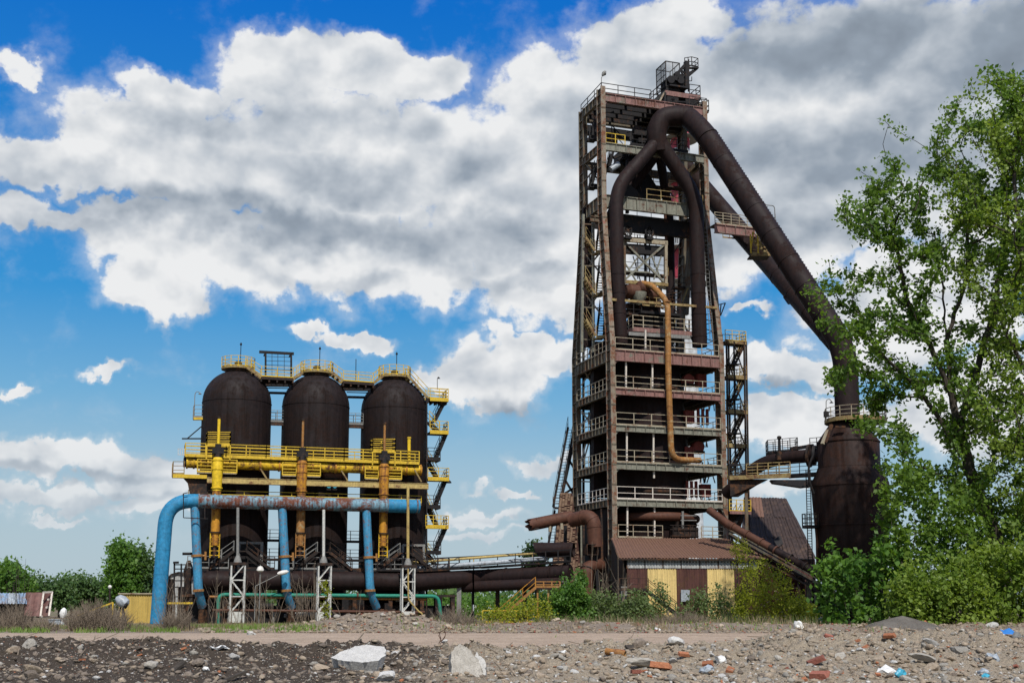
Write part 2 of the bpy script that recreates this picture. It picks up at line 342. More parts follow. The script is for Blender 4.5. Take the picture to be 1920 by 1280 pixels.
class MB:
    """collects shapes in world coordinates; build() links them as one mesh object"""
    def __init__(s): s.v = []; s.f = []
    def add(s, vs, fs):
        o = len(s.v); s.v += [tuple(v) for v in vs]; s.f += [tuple(i + o for i in f) for f in fs]; return s
    def hexa(s, c8):   # bottom 4 then top 4
        return s.add(c8, [(3, 2, 1, 0), (4, 5, 6, 7), (0, 1, 5, 4), (1, 2, 6, 5), (2, 3, 7, 6), (3, 0, 4, 7)])
    def box(s, c, dx, dy, dz, ux=V(1, 0, 0), uy=V(0, 1, 0), uz=UP):
        c = Vector(c); a, b, d = ux * dx / 2, uy * dy / 2, uz * dz / 2
        return s.hexa([c - a - b - d, c + a - b - d, c + a + b - d, c - a + b - d, c - a - b + d, c + a - b + d, c + a + b + d, c - a + b + d])
    def bar(s, p, q, w, h=None, up=UP):
        p, q = Vector(p), Vector(q); h = h or w
        d = (q - p)
        if d.length < 1e-5: return s
        d.normalize()
        r = d.cross(up)
        if r.length < 1e-3: r = d.cross(V(1, 0, 0))
        r.normalize(); u = r.cross(d).normalized()
        a, b = r * w / 2, u * h / 2
        return s.hexa([p - a - b, p + a - b, q + a - b, q - a - b, p - a + b, p + a + b, q + a + b, q - a + b])
    def tube(s, pts, r, n=14, caps=True):
        pts = [Vector(p) for p in pts]; m = len(pts)
        rs = r if isinstance(r, (list, tuple)) else [r] * m
        t0 = (pts[1] - pts[0]).normalized()
        nrm = t0.cross(UP)
        if nrm.length < 1e-2: nrm = t0.cross(V(0, 1, 0))
        nrm.normalize(); vs = []; prev = t0
        for i, p in enumerate(pts):
            if i == 0: t = t0
            elif i == m - 1: t = (pts[i] - pts[i - 1]).normalized()
            else: t = ((pts[i] - pts[i - 1]).normalized() + (pts[i + 1] - pts[i]).normalized()).normalized()
            nrm = (nrm - t * nrm.dot(t)).normalized()
            bi = t.cross(nrm)
            for k in range(n):
                a = 2 * math.pi * k / n
                vs.append(p + (nrm * math.cos(a) + bi * math.sin(a)) * rs[i])
        fs = [(i * n + k, i * n + (k + 1) % n, (i + 1) * n + (k + 1) % n, (i + 1) * n + k) for i in range(m - 1) for k in range(n)]
        if caps: fs += [tuple(reversed(range(n))), tuple((m - 1) * n + k for k in range(n))]
        return s.add(vs, fs)
    def hollow(s, p, q, r, th=.06, n=20, jag=0, bevel=0):
        """open pipe with wall thickness, end q may be ragged"""
        p, q = Vector(p), Vector(q); d = (q - p).normalized()
        a = d.cross(UP).normalized(); b = a.cross(d)
        vs = []
        for k in range(n):
            an = 2 * math.pi * k / n
            e = a * math.cos(an) + b * math.sin(an)
            j = d * (random.uniform(-jag, jag) + bevel * math.sin(an))
            vs += [p + e * r, q + e * r + j, q + e * (r - th) + j, p + e * (r - th)]
        fs = []
        for k in range(n):
            o, w = 4 * k, 4 * ((k + 1) % n)
            fs += [(o, w, w + 1, o + 1), (o + 1, w + 1, w + 2, o + 2), (o + 2, w + 2, w + 3, o + 3)]
        return s.add(vs, fs)
    def lathe(s, c, prof, n=40, a0=0.0, a1=2 * math.pi):
        c = Vector(c); full = abs(a1 - a0 - 2 * math.pi) < 1e-4
        k_n = n if full else n + 1; vs = []
        for (r, z) in prof:
            for k in range(k_n):
                a = a0 + (a1 - a0) * k / n
                vs.append((c.x + r * math.cos(a), c.y + r * math.sin(a), c.z + z))
        fs = []
        for i in range(len(prof) - 1):
            for k in range(n):
                k2 = (k + 1) % k_n
                fs.append((i * k_n + k, i * k_n + k2, (i + 1) * k_n + k2, (i + 1) * k_n + k))
        return s.add(vs, fs)
    def prism(s, poly, ext):
        poly = [Vector(p) for p in poly]; ext = Vector(ext); n = len(poly)
        vs = poly + [p + ext for p in poly]
        fs = [tuple(range(n)), tuple(reversed(range(n, 2 * n)))] + [(i, i + n, (i + 1) % n + n, (i + 1) % n) for i in range(n)]
        return s.add(vs, fs)
    def corrugated(s, a, b, c, d, pitch=.2, depth=.04, th=.01):
        """sheet a-b along the bottom, d-c along the top; ridges run from bottom to top"""
        a, b, c, d = map(Vector, (a, b, c, d))
        nrm = (b - a).cross(d - a).normalized()
        L = max((b - a).length, (c - d).length); k = max(4, int(L / pitch) * 4)
        vs = []
        for i in range(k + 1):
            f = i / k; o = nrm * (depth / 2 * (1 if (i % 4) in (1, 2) else -1))
            lo, hi = a.lerp(b, f) + o, d.lerp(c, f) + o
            vs += [lo, hi]
        fs = [(2 * i, 2 * i + 2, 2 * i + 3, 2 * i + 1) for i in range(k)]
        n0 = len(vs)
        vs += [v - nrm * th for v in vs[:]]
        fs += [(n0 + 2 * i + 1, n0 + 2 * i + 3, n0 + 2 * i + 2, n0 + 2 * i) for i in range(k)]
        fs += [(0, 1, n0 + 1, n0), (2 * k + 1, 2 * k, n0 + 2 * k, n0 + 2 * k + 1)]
        fs += [(2 * i, n0 + 2 * i, n0 + 2 * i + 2, 2 * i + 2) for i in range(k)] + [(2 * i + 3, n0 + 2 * i + 3, n0 + 2 * i + 1, 2 * i + 1) for i in range(k)]
        return s.add(vs, fs)
    def build(s, name, mat, parent=None, smooth=False, base=None):
        me = bpy.data.meshes.new(name)
        off = Vector(parent_base(parent)) if parent is not None else Vector(base or (0, 0, 0))
        vs = [(v[0] - off.x, v[1] - off.y, v[2] - off.z) for v in s.v]
        me.from_pydata(vs, [], s.f)
        if isinstance(mat, str): mat = M[mat]
        me.materials.append(mat)
        if smooth:
            me.shade_smooth()
            me.set_sharp_from_angle(angle=math.radians(38))
        o = bpy.data.objects.new(name, me); COL.objects.link(o)
        if parent is not None: o.parent = parent
        else: o.location = off
        return o

def parent_base(p):
    b = Vector((0, 0, 0))
    while p is not None:
        b += p.location; p = p.parent
    return b

def fillet(pts, r, n=6):
    pts = [Vector(p) for p in pts]; rs = r if isinstance(r, (list, tuple)) else [r] * len(pts)
    out = [pts[0]]
    for i in range(1, len(pts) - 1):
        a, b, c = pts[i - 1], pts[i], pts[i + 1]
        d1, d2 = (a - b), (c - b); l = min(rs[i], d1.length * .49 if i > 1 else d1.length, d2.length * .49 if i < len(pts) - 2 else d2.length)
        p, q = b + d1.normalized() * l, b + d2.normalized() * l
        for k in range(n + 1):
            f = k / n; out.append(p * (1 - f) ** 2 + b * 2 * f * (1 - f) + q * f * f)
    out.append(pts[-1]); return out

def P(x, y, Y):
    """world point seen at photo pixel (x, y) at distance Y"""
    dx, du = (x - CX) / F, (CY - y) / F
    c, s_ = math.cos(PITCH), math.sin(PITCH)
    d = Vector((dx, c - du * s_, s_ + du * c))
    return Vector((0, 0, EYE)) + d * (Y / d.y)

def G(x, Y, z=0.0):
    """world point at photo column x (near the horizon), distance Y, height z"""
    depth = Y * math.cos(PITCH) + (z - EYE) * math.sin(PITCH)
    return Vector(((x - CX) / F * depth, Y, z))

class Frame:
    def __init__(s, o, deg):
        a = math.radians(deg); s.o = Vector((o[0], o[1], 0)); s.u = V(math.cos(a), math.sin(a), 0); s.v = V(-math.sin(a), math.cos(a), 0)
    def w(s, u, v, z): return s.o + s.u * u + s.v * v + UP * z
    def hit(s, x, y, v):
        dx, du = (x - CX) / F, (CY - y) / F
        d = Vector((dx, math.cos(PITCH) - du * math.sin(PITCH), math.sin(PITCH) + du * math.cos(PITCH)))
        e = Vector((0, 0, EYE)) - s.o
        k = (v - e.dot(s.v)) / d.dot(s.v)
        q = e + d * k
        return q.dot(s.u), q.z
    def hu(s, x, y, u):
        """ray against the plane u = const: returns (v, z)"""
        dx, du = (x - CX) / F, (CY - y) / F
        d = Vector((dx, math.cos(PITCH) - du * math.sin(PITCH), math.sin(PITCH) + du * math.cos(PITCH)))
        e = Vector((0, 0, EYE)) - s.o
        k = (u - e.dot(s.u)) / d.dot(s.u)
        q = e + d * k
        return q.dot(s.v), q.z
    def p(s, x, y, v):
        u, z = s.hit(x, y, v); return s.w(u, v, z)

def railing(pts, parent, mat='rail_pale', h=1.1, post=1.5, rails=3, r=.045, toe=True, name='railing', end_posts=True):
    """posts, rails and toe board along a polyline of floor points, one joined mesh"""
    m = MB(); pts = [Vector(p) for p in pts]
    for i in range(len(pts) - 1):
        a, b = pts[i], pts[i + 1]; L = (b - a).length
        for k in range(rails):
            z = UP * (h * (k + 1) / rails)
            m.bar(a + z, b + z, r, r)
        n = max(1, round(L / post))
        for k in range(n + 1):
            if k == n and i < len(pts) - 2: continue
            q = a.lerp(b, k / n)
            m.bar(q, q + UP * (h + .02), r * 1.25, r * 1.25)
        if toe: m.bar(a + UP * .07, b + UP * .07, .02, .16)
    return m.build(name, mat, parent)

def flight(a, b, wv, parent, mat='black', railmat=None, h=1.0, sides=(1, -1), tread=.27, sw=.05):
    """stair flight between centre points a and b, wv = half width vector: stringers + treads, handrails"""
    a, b, wv = Vector(a), Vector(b), Vector(wv); m = MB()
    for s_ in (1, -1): m.bar(a + wv * s_, b + wv * s_, sw, .24)
    n = max(2, int(abs(a.z - b.z) / tread)); run = (b - a); run.z = 0; run = run.normalized()
    for k in range(1, n):
        c = a.lerp(b, k / n)
        m.box(c, wv.length * 2, .24, .04, wv.normalized(), run)
    tag(m.build('stair_flight', mat, parent), kind='stuff')
    for s_ in sides:
        r = MB(); A, B = a + wv * s_, b + wv * s_
        for z in (h * .5, h): r.bar(A + UP * z, B + UP * z, .045)
        k_n = max(2, int((b - a).length / 1.4))
        for k in range(k_n + 1):
            q = A.lerp(B, k / k_n); r.bar(q, q + UP * h, .05)
        r.build('handrail', railmat or mat, parent)

def deck(poly, th, parent, mat='black', name='deck'):
    m = MB(); m.prism(poly, (0, 0, -th)); return m.build(name, mat, parent)

def ring_pts(c, r, a0, a1, n):
    return [Vector((c[0] + r * math.cos(a0 + (a1 - a0) * k / n), c[1] + r * math.sin(a0 + (a1 - a0) * k / n), c[2])) for k in range(n + 1)]

def raw_mesh(name, co, faces_flat, nper, mat, parent=None, base=(0, 0, 0), smooth=False):
    """fast mesh from numpy arrays: all faces have nper corners"""
    me = bpy.data.meshes.new(name); nv, nf = len(co), len(faces_flat) // nper
    me.vertices.add(nv); me.vertices.foreach_set('co', (np.asarray(co, dtype=np.float32) - np.array(base, dtype=np.float32)).ravel())
    me.loops.add(nf * nper); me.loops.foreach_set('vertex_index', np.asarray(faces_flat, dtype=np.int32))
    me.polygons.add(nf); me.polygons.foreach_set('loop_start', np.arange(nf, dtype=np.int32) * nper)
    me.update(calc_edges=True)
    if smooth: me.shade_smooth()
    me.materials.append(M[mat] if isinstance(mat, str) else mat)
    o = bpy.data.objects.new(name, me); COL.objects.link(o)
    if parent is not None: o.parent = parent
    else: o.location = base
    return o
M['chimney_red'] = weathered('chimney_red_paint', (.40, .05, .075), rust=(.26, .13, .14), amount=.25, streak=.4, scale=.4)
M['chimney_white'] = weathered('chimney_white_paint', (.52, .54, .55), rust=(.30, .26, .24), amount=.2, streak=.5, scale=.4)
M['brick_wall_dark'] = plain('dark_brickwork', (.055, .026, .02), .95, .5, 5)
M['brick_speckle'] = stone_mat('speckled_brick', (.12, .075, .05), (.34, .23, .16), 5)
M['brick_red_dark'] = stone_mat('dark_red_brick', (.060, .022, .017), (.105, .038, .028), 4)
M['brick_pale'] = stone_mat('limed_brick', (.20, .15, .13), (.36, .31, .28), 4)
M['corr_brown2'] = weathered('faded_brown_sheet', (.15, .075, .065), rust=(.09, .05, .04), amount=.3, streak=.4, scale=1)
M['corr_yellow2'] = weathered('pale_yellow_sheet', (.50, .36, .10), rust=(.2, .1, .05), amount=.08, streak=.4, scale=1, vary=.1)
M['blue_stripe'] = weathered('blue_grey_sheet', (.22, .32, .45), rust=(.35, .36, .38), amount=.45, streak=.3, scale=3)
# ------------------------------------------------------------------ hot blast stoves (left group)
o_ = P(443, 800, 110.0)
S = Frame((o_.x, o_.y), 17.0)
SU = [0.0, S.hit(591.5, 800, 0)[0], S.hit(738.5, 800, 0)[0]]
SR = 3.08
VF = -SR          # plane touching the stove fronts
def zs(x, y, v=0.0): return S.hit(x, y, v)[1]
z_seam = zs(443, 757); z_apex = zs(443, 695); z_mid = zs(443, 845, VF)
z_top = zs(443, 692) + .05

def stove_prof():
    pr = [(SR, 1.2), (SR, z_mid), (SR, z_seam)]
    hh = z_apex - z_seam
    for k in range(1, 17):
        a = k / 16 * math.pi / 2
        pr.append((SR * math.cos(a) ** .97 + .001, z_seam + hh * math.sin(a) ** 1.0))
    return pr

names = ['left', 'middle', 'right']
for i, u in enumerate(SU):
    b = S.w(u, 0, 0)
    t_ = thing('hot_blast_stove', b, ['dark rust domed stove on the left, left of the black portal frame',
               'dark rust domed stove in the middle, between the two gaps of sky',
               'dark rust domed stove on the right, next to the zigzag stair tower'][i], 'stove', 'three domed hot blast stoves')
    MB().lathe(b, stove_prof(), 56).build('shell', 'stove', t_, True)
    # weld seams: shell rings standing slightly proud
    for z in [z_seam]:
        m = MB(); m.lathe(b, [(SR + .005, z - .04), (SR + .03, z - .03), (SR + .03, z + .03), (SR + .005, z + .04)], 56); m.build('seam_ring', 'stove', t_, True)
    MB().lathe(b, [(SR + .3, 0), (SR + .3, 1.2), (SR + .02, 1.3)], 40).build('foundation_ring', 'darkrust', t_, True)
    # manhole on the dome front and nozzle ring at the top
    MB().lathe(b + UP * (z_apex - .15), [(1.15, 0), (1.15, .22), (.2, .22)], 24).build('crown_collar', 'darkrust', t_, True)
    # tapering air ducts / frame panels at the foot
    f = MB()
    for du_ in (.35, 2.3):
        q = S.w(u + du_, VF - .05, 0)
        f.bar(q + UP * 3.4, q + UP * 6.9, .22, .22)
    f.bar(S.w(u + .3, VF - .05, 6.9), S.w(u + 2.4, VF - .05, 6.9), .2, .2)
    f.build('door_frame', 'grey_steel' if i != 1 else 'darkrust', t_)
    m = MB(); m.box(S.w(u + 1.3, VF + .15, 5.1), 1.7, .3, 3.3, S.u, S.v); m.build('service_door', 'black', t_)
    # round railed platform on the crown
    c = S.w(u, 0, z_top)
    rp = 1.50
    MB().lathe(c, [(.2, -.14), (rp, -.14), (rp, .1), (.2, .1)], 28).build('crown_platform', 'rail_brass', t_, False)
    railing(ring_pts(c, rp, 0, 2 * math.pi, 14), t_, 'rail_yellow', .95, 1.0, 3, .045, True)
    m = MB(); m.lathe(c, [(.35, 0), (.35, .55), (.2, .7), (0.01, .72)], 14); m.build('crown_valve', 'darkrust', t_, True)
    # lightning rod
    rx, ry = [(452, 642), (600, 650), (744, 660)][i]
    q = S.p(rx, ry + 22, .3); q2 = S.w(*[S.hit(rx, ry, .3)[0], .3, S.hit(rx, ry, .3)[1]])
    base_ = Vector((q2.x, q2.y, z_top))
    m = MB(); m.tube([base_, q2], .035, 6); m.lathe(q2 - UP * .25, [(.09, 0), (.11, .1), (.02, .25)], 8)
    tag(m.build('lightning_rod', 'black', None, base=base_), f'thin dark rod with a small head standing on the {names[i]} stove crown', 'lightning rod', 'rods on the stove tops')

def top_bridge(label, pts_px, v=-1.3, w=.6):
    """walkway of flats and stairs along pixel points, in the plane v"""
    pts = [S.p(x, y, v) for x, y in pts_px]
    t_ = thing('top_walkway', (pts[0] + pts[-1]) / 2, label, 'walkway', 'yellow walkways between the stove domes')
    wv = S.v * w
    for k in range(len(pts) - 1):
        a, b = pts[k], pts[k + 1]
        if abs(a.z - b.z) < .35:
            m = MB(); m.prism([a + wv, a - wv, b - wv, b + wv], (0, 0, -.12)); m.build('deck', 'black', t_)
            m = MB(); m.bar(a - wv - UP * .1, b - wv - UP * .1, .08, .26); m.bar(a + wv - UP * .1, b + wv - UP * .1, .08, .26)
            for s_ in np.linspace(0, 1, 5): q = a.lerp(b, s_); m.bar(q - wv - UP * .3, q + wv - UP * .3, .14, .3)
            m.build('edge_beam', 'darkrust' if k else 'rail_brass', t_)
            for sg in (-1, 1): railing([a + wv * sg, b + wv * sg], t_, 'rail_yellow', .95, 1.3, 3, .045)
        else:
            flight(a, b, wv, t_, 'rail_brass', 'rail_yellow', .95)
    # girders below the flats
    return t_
top_bridge('yellow railed walkway dipping between the left and middle domes, below the black portal frame', [(462, 691), (489, 708), (548, 711), (566, 700)])
top_bridge('yellow railed walkway dipping between the middle and right domes', [(618, 698), (642, 716), (698, 720), (716, 706)])
top_bridge('long yellow stair running down from the right dome to the stair tower', [(762, 706), (800, 748), (834, 751)])
# dark trusses under the bridges
for (x0, x1, y, lab) in [(496, 540, 716, 'left'), (646, 690, 724, 'right')]:
    a, b = S.p(x0 - 6, y, 0), S.p(x1 + 8, y + 1, 0)
    t_ = thing('bridge_girder', (a + b) / 2, f'black twin girder tying the stoves together under the {lab} dome walkway', 'girder', 'girders between stove tops')
    for dv in (-.8, .8):
        m = MB(); m.bar(a + S.v * dv, b + S.v * dv, .2, .55); m.build('chord', 'black', t_)
    a2, b2 = S.p(x0 + 4, y + 20, 0), S.p(x1, y + 21, 0)
    m = MB(); m.tube([a2, b2], .12, 8); m.tube([a2 + UP * .45, b2 + UP * .45], .05, 6); m.build('tie_pipe', 'black', t_)

# portal frame on the first bridge
t_ = thing('portal_frame', S.p(518, 708, -1), 'black steel portal frame above the walkway between the left and middle stoves', 'frame')
for vv in (-1.7, -.2):
    m = MB()
    a0, a1, b0, b1 = S.p(498, 709, vv), S.p(498, 661, vv), S.p(546, 711, vv), S.p(546, 663, vv)
    m.bar(a0, a1, .16); m.build('post', 'black', t_)
    m = MB(); m.bar(b0, b1, .16); m.build('post', 'black', t_)
    m = MB(); m.bar(S.p(486, 659.5, vv), S.p(551, 663, vv), .16, .24); m.build('lintel', 'black', t_)
m = MB()
for x, yy in ((498, 661), (546, 663)): m.bar(S.p(x, yy, -1.7), S.w(S.hit(x, yy, -1.7)[0], -.2, S.hit(x, yy, -1.7)[1]), .1)
for y in (668, 676, 684, 692): m.bar(S.p(499, y, -.2), S.p(545, y + 1.5, -.2), .04)
for x in (510, 521, 533): m.bar(S.p(x, 662, -.2), S.p(x, 709, -.2), .04)
m.build('bracing', 'black', t_)

# small bridges and brackets halfway up the shells
for (x0, y0, x1, y1, lab) in [(505, 790, 534, 791, 'small dark railed bridge in the gap between the left and middle stoves'),
                              (652, 795, 681, 796, 'small dark railed bridge in the gap between the middle and right stoves')]:
    a, b = S.p(x0, y0, -.6), S.p(x1, y1, -.6)
    t_ = thing('gap_bridge', (a + b) / 2, lab, 'walkway', 'bridges in the gaps between stoves')
    deck([a, b, b + S.v * 1.2, a + S.v * 1.2], .15, t_)
    m = MB(); m.bar(a - UP * .2, b - UP * .2, .1, .3); m.build('edge_beam', 'darkrust', t_)
    railing([a, b], t_, 'grey_steel', 1.05, .75, 4, .04); railing([a + S.v * 1.2, b + S.v * 1.2], t_, 'black', 1.05, .75, 3, .04)
a, b = S.p(363, 782, -.6), S.p(383, 782, -.6)
t_ = thing('bracket_platform', (a + b) / 2, 'small yellow edged platform bracketed to the left side of the left stove', 'platform')
deck([a, b, b + S.v * 1.2, a + S.v * 1.2], .1, t_, 'darkrust')
m = MB(); m.bar(a - UP * .12, b - UP * .12, .1, .22); m.build('edge_beam', 'rail_yellow', t_)
railing([b, a, a + S.v * 1.2], t_, 'grey_steel', 1.1, .7, 3, .04)
p0 = S.p(364, 780, -.5); p1 = S.p(365.5, 738, -.5); p2 = S.p(369, 733, -.5); p3 = S.p(375, 736, -.5)
t_ = thing('platform_lamp', p0, 'thin curved lamp post on the small platform left of the left stove', 'lamp post')
MB().tube(fillet([p0, p1, p2, p3], .3, 4), .035, 6).build('pole', 'grey_steel', t_)
m = MB(); m.lathe(p3 - UP * .12, [(.02, .12), (.16, .0), (.13, -.02)], 8); m.build('lamp_shade', 'grey_steel', t_)
a = S.p(341, 822, -.3); b = S.p(378, 799, -.3)
t_ = thing('wall_bracket', a, 'black triangular bracket arm sticking out left of the left stove', 'bracket')
m = MB(); m.bar(a, S.p(380, 822, -.3), .1, .12); m.build('arm', 'black', t_)
m = MB(); m.bar(S.p(351, 822, -.3), b, .1); m.build('strut', 'black', t_)

# ------------------------------------------------------------------ middle gallery (yellow) in front of the stoves
VG = -4.9         # front edge plane of the gallery
def gal(x, y): return S.p(x, y, VG)
gl, gr = gal(347, 856), gal(786, 866)
zg = (gl.z + gr.z) / 2; gl.z = gr.z = zg
t_ = thing('upper_gallery', (gl + gr) / 2, 'long yellow railed gallery running across all three stoves above the yellow gas main', 'walkway')
uL, uR = S.hit(347, 856, VG)[0], S.hit(786, 866, VG)[0]
GD = 1.75
deck([gl, gr, gr + S.v * GD, gl + S.v * GD], .12, t_, 'darkrust')
m = MB(); m.bar(gl - UP * .05, gr - UP * .05, .06, .12); m.build('edge_beam', 'rail_yellow', t_)
sub = 6
for k in range(sub):
    a, b = gl.lerp(gr, k / sub), gl.lerp(gr, (k + 1) / sub)
    railing([a, b], t_, 'rail_yellow', 1.08, 1.9, 4, .062)
railing([gl, gl + S.v * GD], t_, 'rail_pale', 1.08, .9, 3, .05)
railing([gl + S.v * GD, gr + S.v * GD], t_, 'rail_yellow', 1.08, 1.9, 3, .05)
m = MB()
for x in (334, 338, 342, 346): m.bar(gal(x, 853), gal(x, 841), .04)
for y in (841, 852): m.bar(gal(333, y), gal(348, y), .04)
m.build('end_gate', 'rail_white', t_)
m = MB()
for u in np.arange(uL + .8, uR, 2.4): m.bar(S.w(u, VG + .1, zg - .2), S.w(u, VF + .3, zg - .2), .12, .2)
m.build('cross_beams', 'darkrust', t_)
# upper cages above the two burners
for (x0, x1, yt, yb, lab) in [(388, 432, 811, 857, 'left'), (699, 741, 824, 862, 'right')]:
    c_ = S.p((x0 + x1) / 2, yb, VG - .1)
    k_ = thing('burner_cage', c_, f'raised yellow railed box around the {lab} burner stack above the gallery', 'railed cage', 'raised cages on the gallery')
    A, B = S.p(x0, 834 if x0 < 400 else 846, VG - .1), S.p(x1, 834 if x0 < 400 else 846, VG - .1)
    for p_ in ([A, B], [A + S.v * 1.3, B + S.v * 1.3], [A, A + S.v * 1.3], [B, B + S.v * 1.3]): railing(p_, k_, 'rail_yellow', 1.12, 1.1, 3, .06)
    m = MB()
    for q in (A, B): m.bar(q, Vector((q.x, q.y, zg - .3)), .1)
    m.bar(A - UP * .05, B - UP * .05, .12); m.build('legs', 'rail_yellow', k_)

# yellow gas main under the gallery
zp = zs(360, 867, VG + .6)
a, b = S.w(uL + .2, VG + .65, zp), S.w(S.hit(790, 876, VG + .65)[0], VG + .65, zp - .02)
t_ = thing('yellow_gas_main', (a + b) / 2, 'thick horizontal yellow pipe blotched with rust under the upper gallery', 'pipe')
MB().tube([a.lerp(b, s_) for s_ in np.linspace(0, 1, 12)], .46, 20).build('pipe', 'yellow', t_, True)
for s_ in list(np.linspace(.0, .14, 6)) + [.3, .38, .52, .62, .74, .86, .93, .995]:
    q = a.lerp(b, s_); m = MB(); m.tube([q - S.u * .07, q + S.u * .07], .53, 20); m.build('flange', 'yellow_rusty' if s_ > .2 else 'yellow', t_, True)
MB().tube([a - S.u * .3, a], .40, 18).build('end_cap', 'black', t_, True)

# burner pipes
for i, (x, yt, ytop, mat1, mat2, pm) in enumerate([(407.5, 854, 783, 'yellow_clean', 'yellow_rusty', 'yellow_clean'), (566, 860, 787, 'yellow_rusty', 'orange_rust', 'orange_rust'), (720, 866, 794, 'yellow_rusty', 'yellow_rusty', 'orange_rust')]):
    vv = VG - .35
    base_ = S.p(x, 1010, vv)
    t_ = thing('burner_pipe', base_, ['bright yellow upright burner pipe in front of the left stove', 'rust streaked orange burner pipe in front of the middle stove', 'yellow and orange burner pipe in front of the right stove'][i], 'pipe', 'upright burner pipes')
    z0, z1 = zs(x, yt + 2, vv), zs(x, yt + 66, vv)
    z2, z3 = zs(x, 1000 + i, vv), zs(x, 1045, vv)
    u = S.hit(x, yt + 30, vv)[0]
    def q(z, du_=0.0, dv_=0.0): return S.w(u + du_, vv + dv_, z)
    MB().tube([q(z0 - .0), q(z0 - .25), q((z0 + z1) / 2), q(z1)], [.3, .44, .44, .40], 20).build('upper_pipe', mat1, t_, True)
    MB().tube([q(z1), q((z1 + z2) / 2), q(z2)], [.37, .38, .38], 20).build('lower_pipe', mat2, t_, True)
    for z in (z0 - .3, (z0 + z1) / 2 + .4, z1 + .25, z2 + .1):
        m = MB(); m.tube([q(z - .05), q(z + .05)], .49 if z > z1 else .45, 20); m.build('flange', mat1 if z > z1 else 'darkrust', t_, True)
    m = MB(); m.tube([q(z0 - .05), q(z0 + .75)], [.34, .26], 14); m.box(q(z0 + .5), .95, .5, .5, S.u, S.v); m.box(q(z0 + .85), .5, .4, .5, S.u, S.v); m.build('gland', 'black', t_)
    zt = zs(x, ytop, vv)
    MB().tube([q(z0 + .5), q(zt)], .13 if i == 0 else .11, 10).build('stem', pm, t_, True)
    m = MB(); m.tube([q(zt - .05), q(zt + .12)], .17, 10); m.build('stem_cap', 'darkrust', t_, True)
    # lower valve spindle cage
    m = MB(); m.tube([q(z2), q(z2 - 1.0)], [.34, .28], 14); m.build('valve_body', 'yellow_rusty' if i != 1 else 'orange_rust', t_, True)
    m = MB()
    for du_ in (-.38, .38): m.bar(q(z2 + .1, du_, -.1), q(z3, du_, -.1), .09)
    for z in np.linspace(z2 - .3, z3 + .2, 5): m.bar(q(z, -.38, -.1), q(z, .38, -.1), .07)
    m.build('spindle_cage', 'yellow' if i != 1 else 'orange_rust', t_)
    MB().tube([q(z2 - 1.0), q(z3)], .14, 10).build('spindle', 'darkrust', t_, True)
    # cages left and right of the pipe below the gallery
    dz = zs(x, yt + 31, vv); 
    for du_, sg in ((-1.55, 0), (.55, 1)):
        A, B = q(dz, du_ - .1, .25), q(dz, du_ + 1.1, .25)
        railing([A, B], t_, 'rail_yellow', 1.12, 1.2, 4, .065, name='side_railing')
        m = MB(); m.prism([A, B, B + S.v * .9, A + S.v * .9], (0, 0, -.08)); m.build('side_deck', 'rail_pale', t_)
# thin extra stack at the right
a = S.p(767, 866, VG + .2); b = S.p(767, 822, VG + .2)
t_ = thing('vent_stack', a, 'thin clean yellow vent stack standing on the gallery near its right end', 'vent pipe')
MB().tube([a, b], .15, 10).build('pipe', 'yellow_clean', t_, True); MB().tube([b, b + UP * .15], .19, 10).build('cap', 'rail_yellow', t_, True)

# lower left bracket gallery and pale yellow beam
vv = VG - .1
a, b = S.p(324, 889, vv), S.p(388, 890, vv); b.z = a.z
t_ = thing('corner_platform', (a + b) / 2, 'yellow edged platform jutting out at the lower left of the gas main', 'platform')
deck([a, b, b + S.v * 2.2, a + S.v * 2.2], .1, t_, 'darkrust')
m = MB(); m.bar(a - UP * .12, b - UP * .12, .1, .32); m.build('edge_beam', 'rail_yellow', t_)
railing([S.p(345, 889, vv), a, a + S.v * 2.2], t_, 'rail_brass', 1.1, .8, 3, .05)
m = MB(); m.prism([S.p(343, 895, vv + .3), S.p(390, 895, vv + .3), S.p(390, 930, vv + .3), S.p(356, 925, vv + .3), S.p(352, 905, vv + .3)], S.v * .25); m.build('gusset', 'darkrust', t_)
a, b = S.p(388, 903, vv - .1), S.p(803, 908, vv - .1)
zz = (a.z + b.z) / 2; a.z = b.z = zz
t_ = thing('long_beam', (a + b) / 2, 'long pale yellow box beam with rust spots between the gas main and the blue main', 'beam')
m = MB(); m.bar(a, b, .25, .42); m.build('beam', 'beam_yellow', t_)
m = MB(); m.bar(a + UP * .24, b + UP * .24, .34, .05); m.bar(a - UP * .24, b - UP * .24, .34, .05); m.build('flanges', 'rail_brass', t_)
for (x0, y0, x1, y1) in ((488, 878, 500, 897), (640, 882, 652, 901), (777, 880, 790, 903)):
    m = MB(); m.bar(S.p(x0, y0, vv), S.p(x1, y1, vv), .18, .12); m.build('brace', 'rail_brass', t_)
# dark drum and teal motor behind the beam near the middle stove
a, b = S.p(605, 888, VF - .6), S.p(642, 890, VF - .6)
t_ = thing('hanging_drum', (a + b) / 2, 'dark rusty horizontal drum under the gas main right of the middle burner', 'drum')
MB().tube([a - S.u * .0, a + S.u * .15, b - S.u * .15, b], [.25, .42, .42, .25], 16).build('drum', 'pipe_brown', t_, True)
t_ = thing('drive_motor', S.p(621, 912, VF - .9), 'small teal drive motor pair below the long beam by the middle stove', 'motor')
for x in (616, 627):
    c_ = S.p(x, 911, VF - .9)
    m = MB(); m.tube([c_ - S.v * .3, c_ + S.v * .3], .2, 12); m.build('motor_body', 'plastic_teal', t_, True)
    m = MB(); m.box(c_ - UP * .3, .4, .5, .14, S.u, S.v); m.build('motor_foot', 'black', t_)

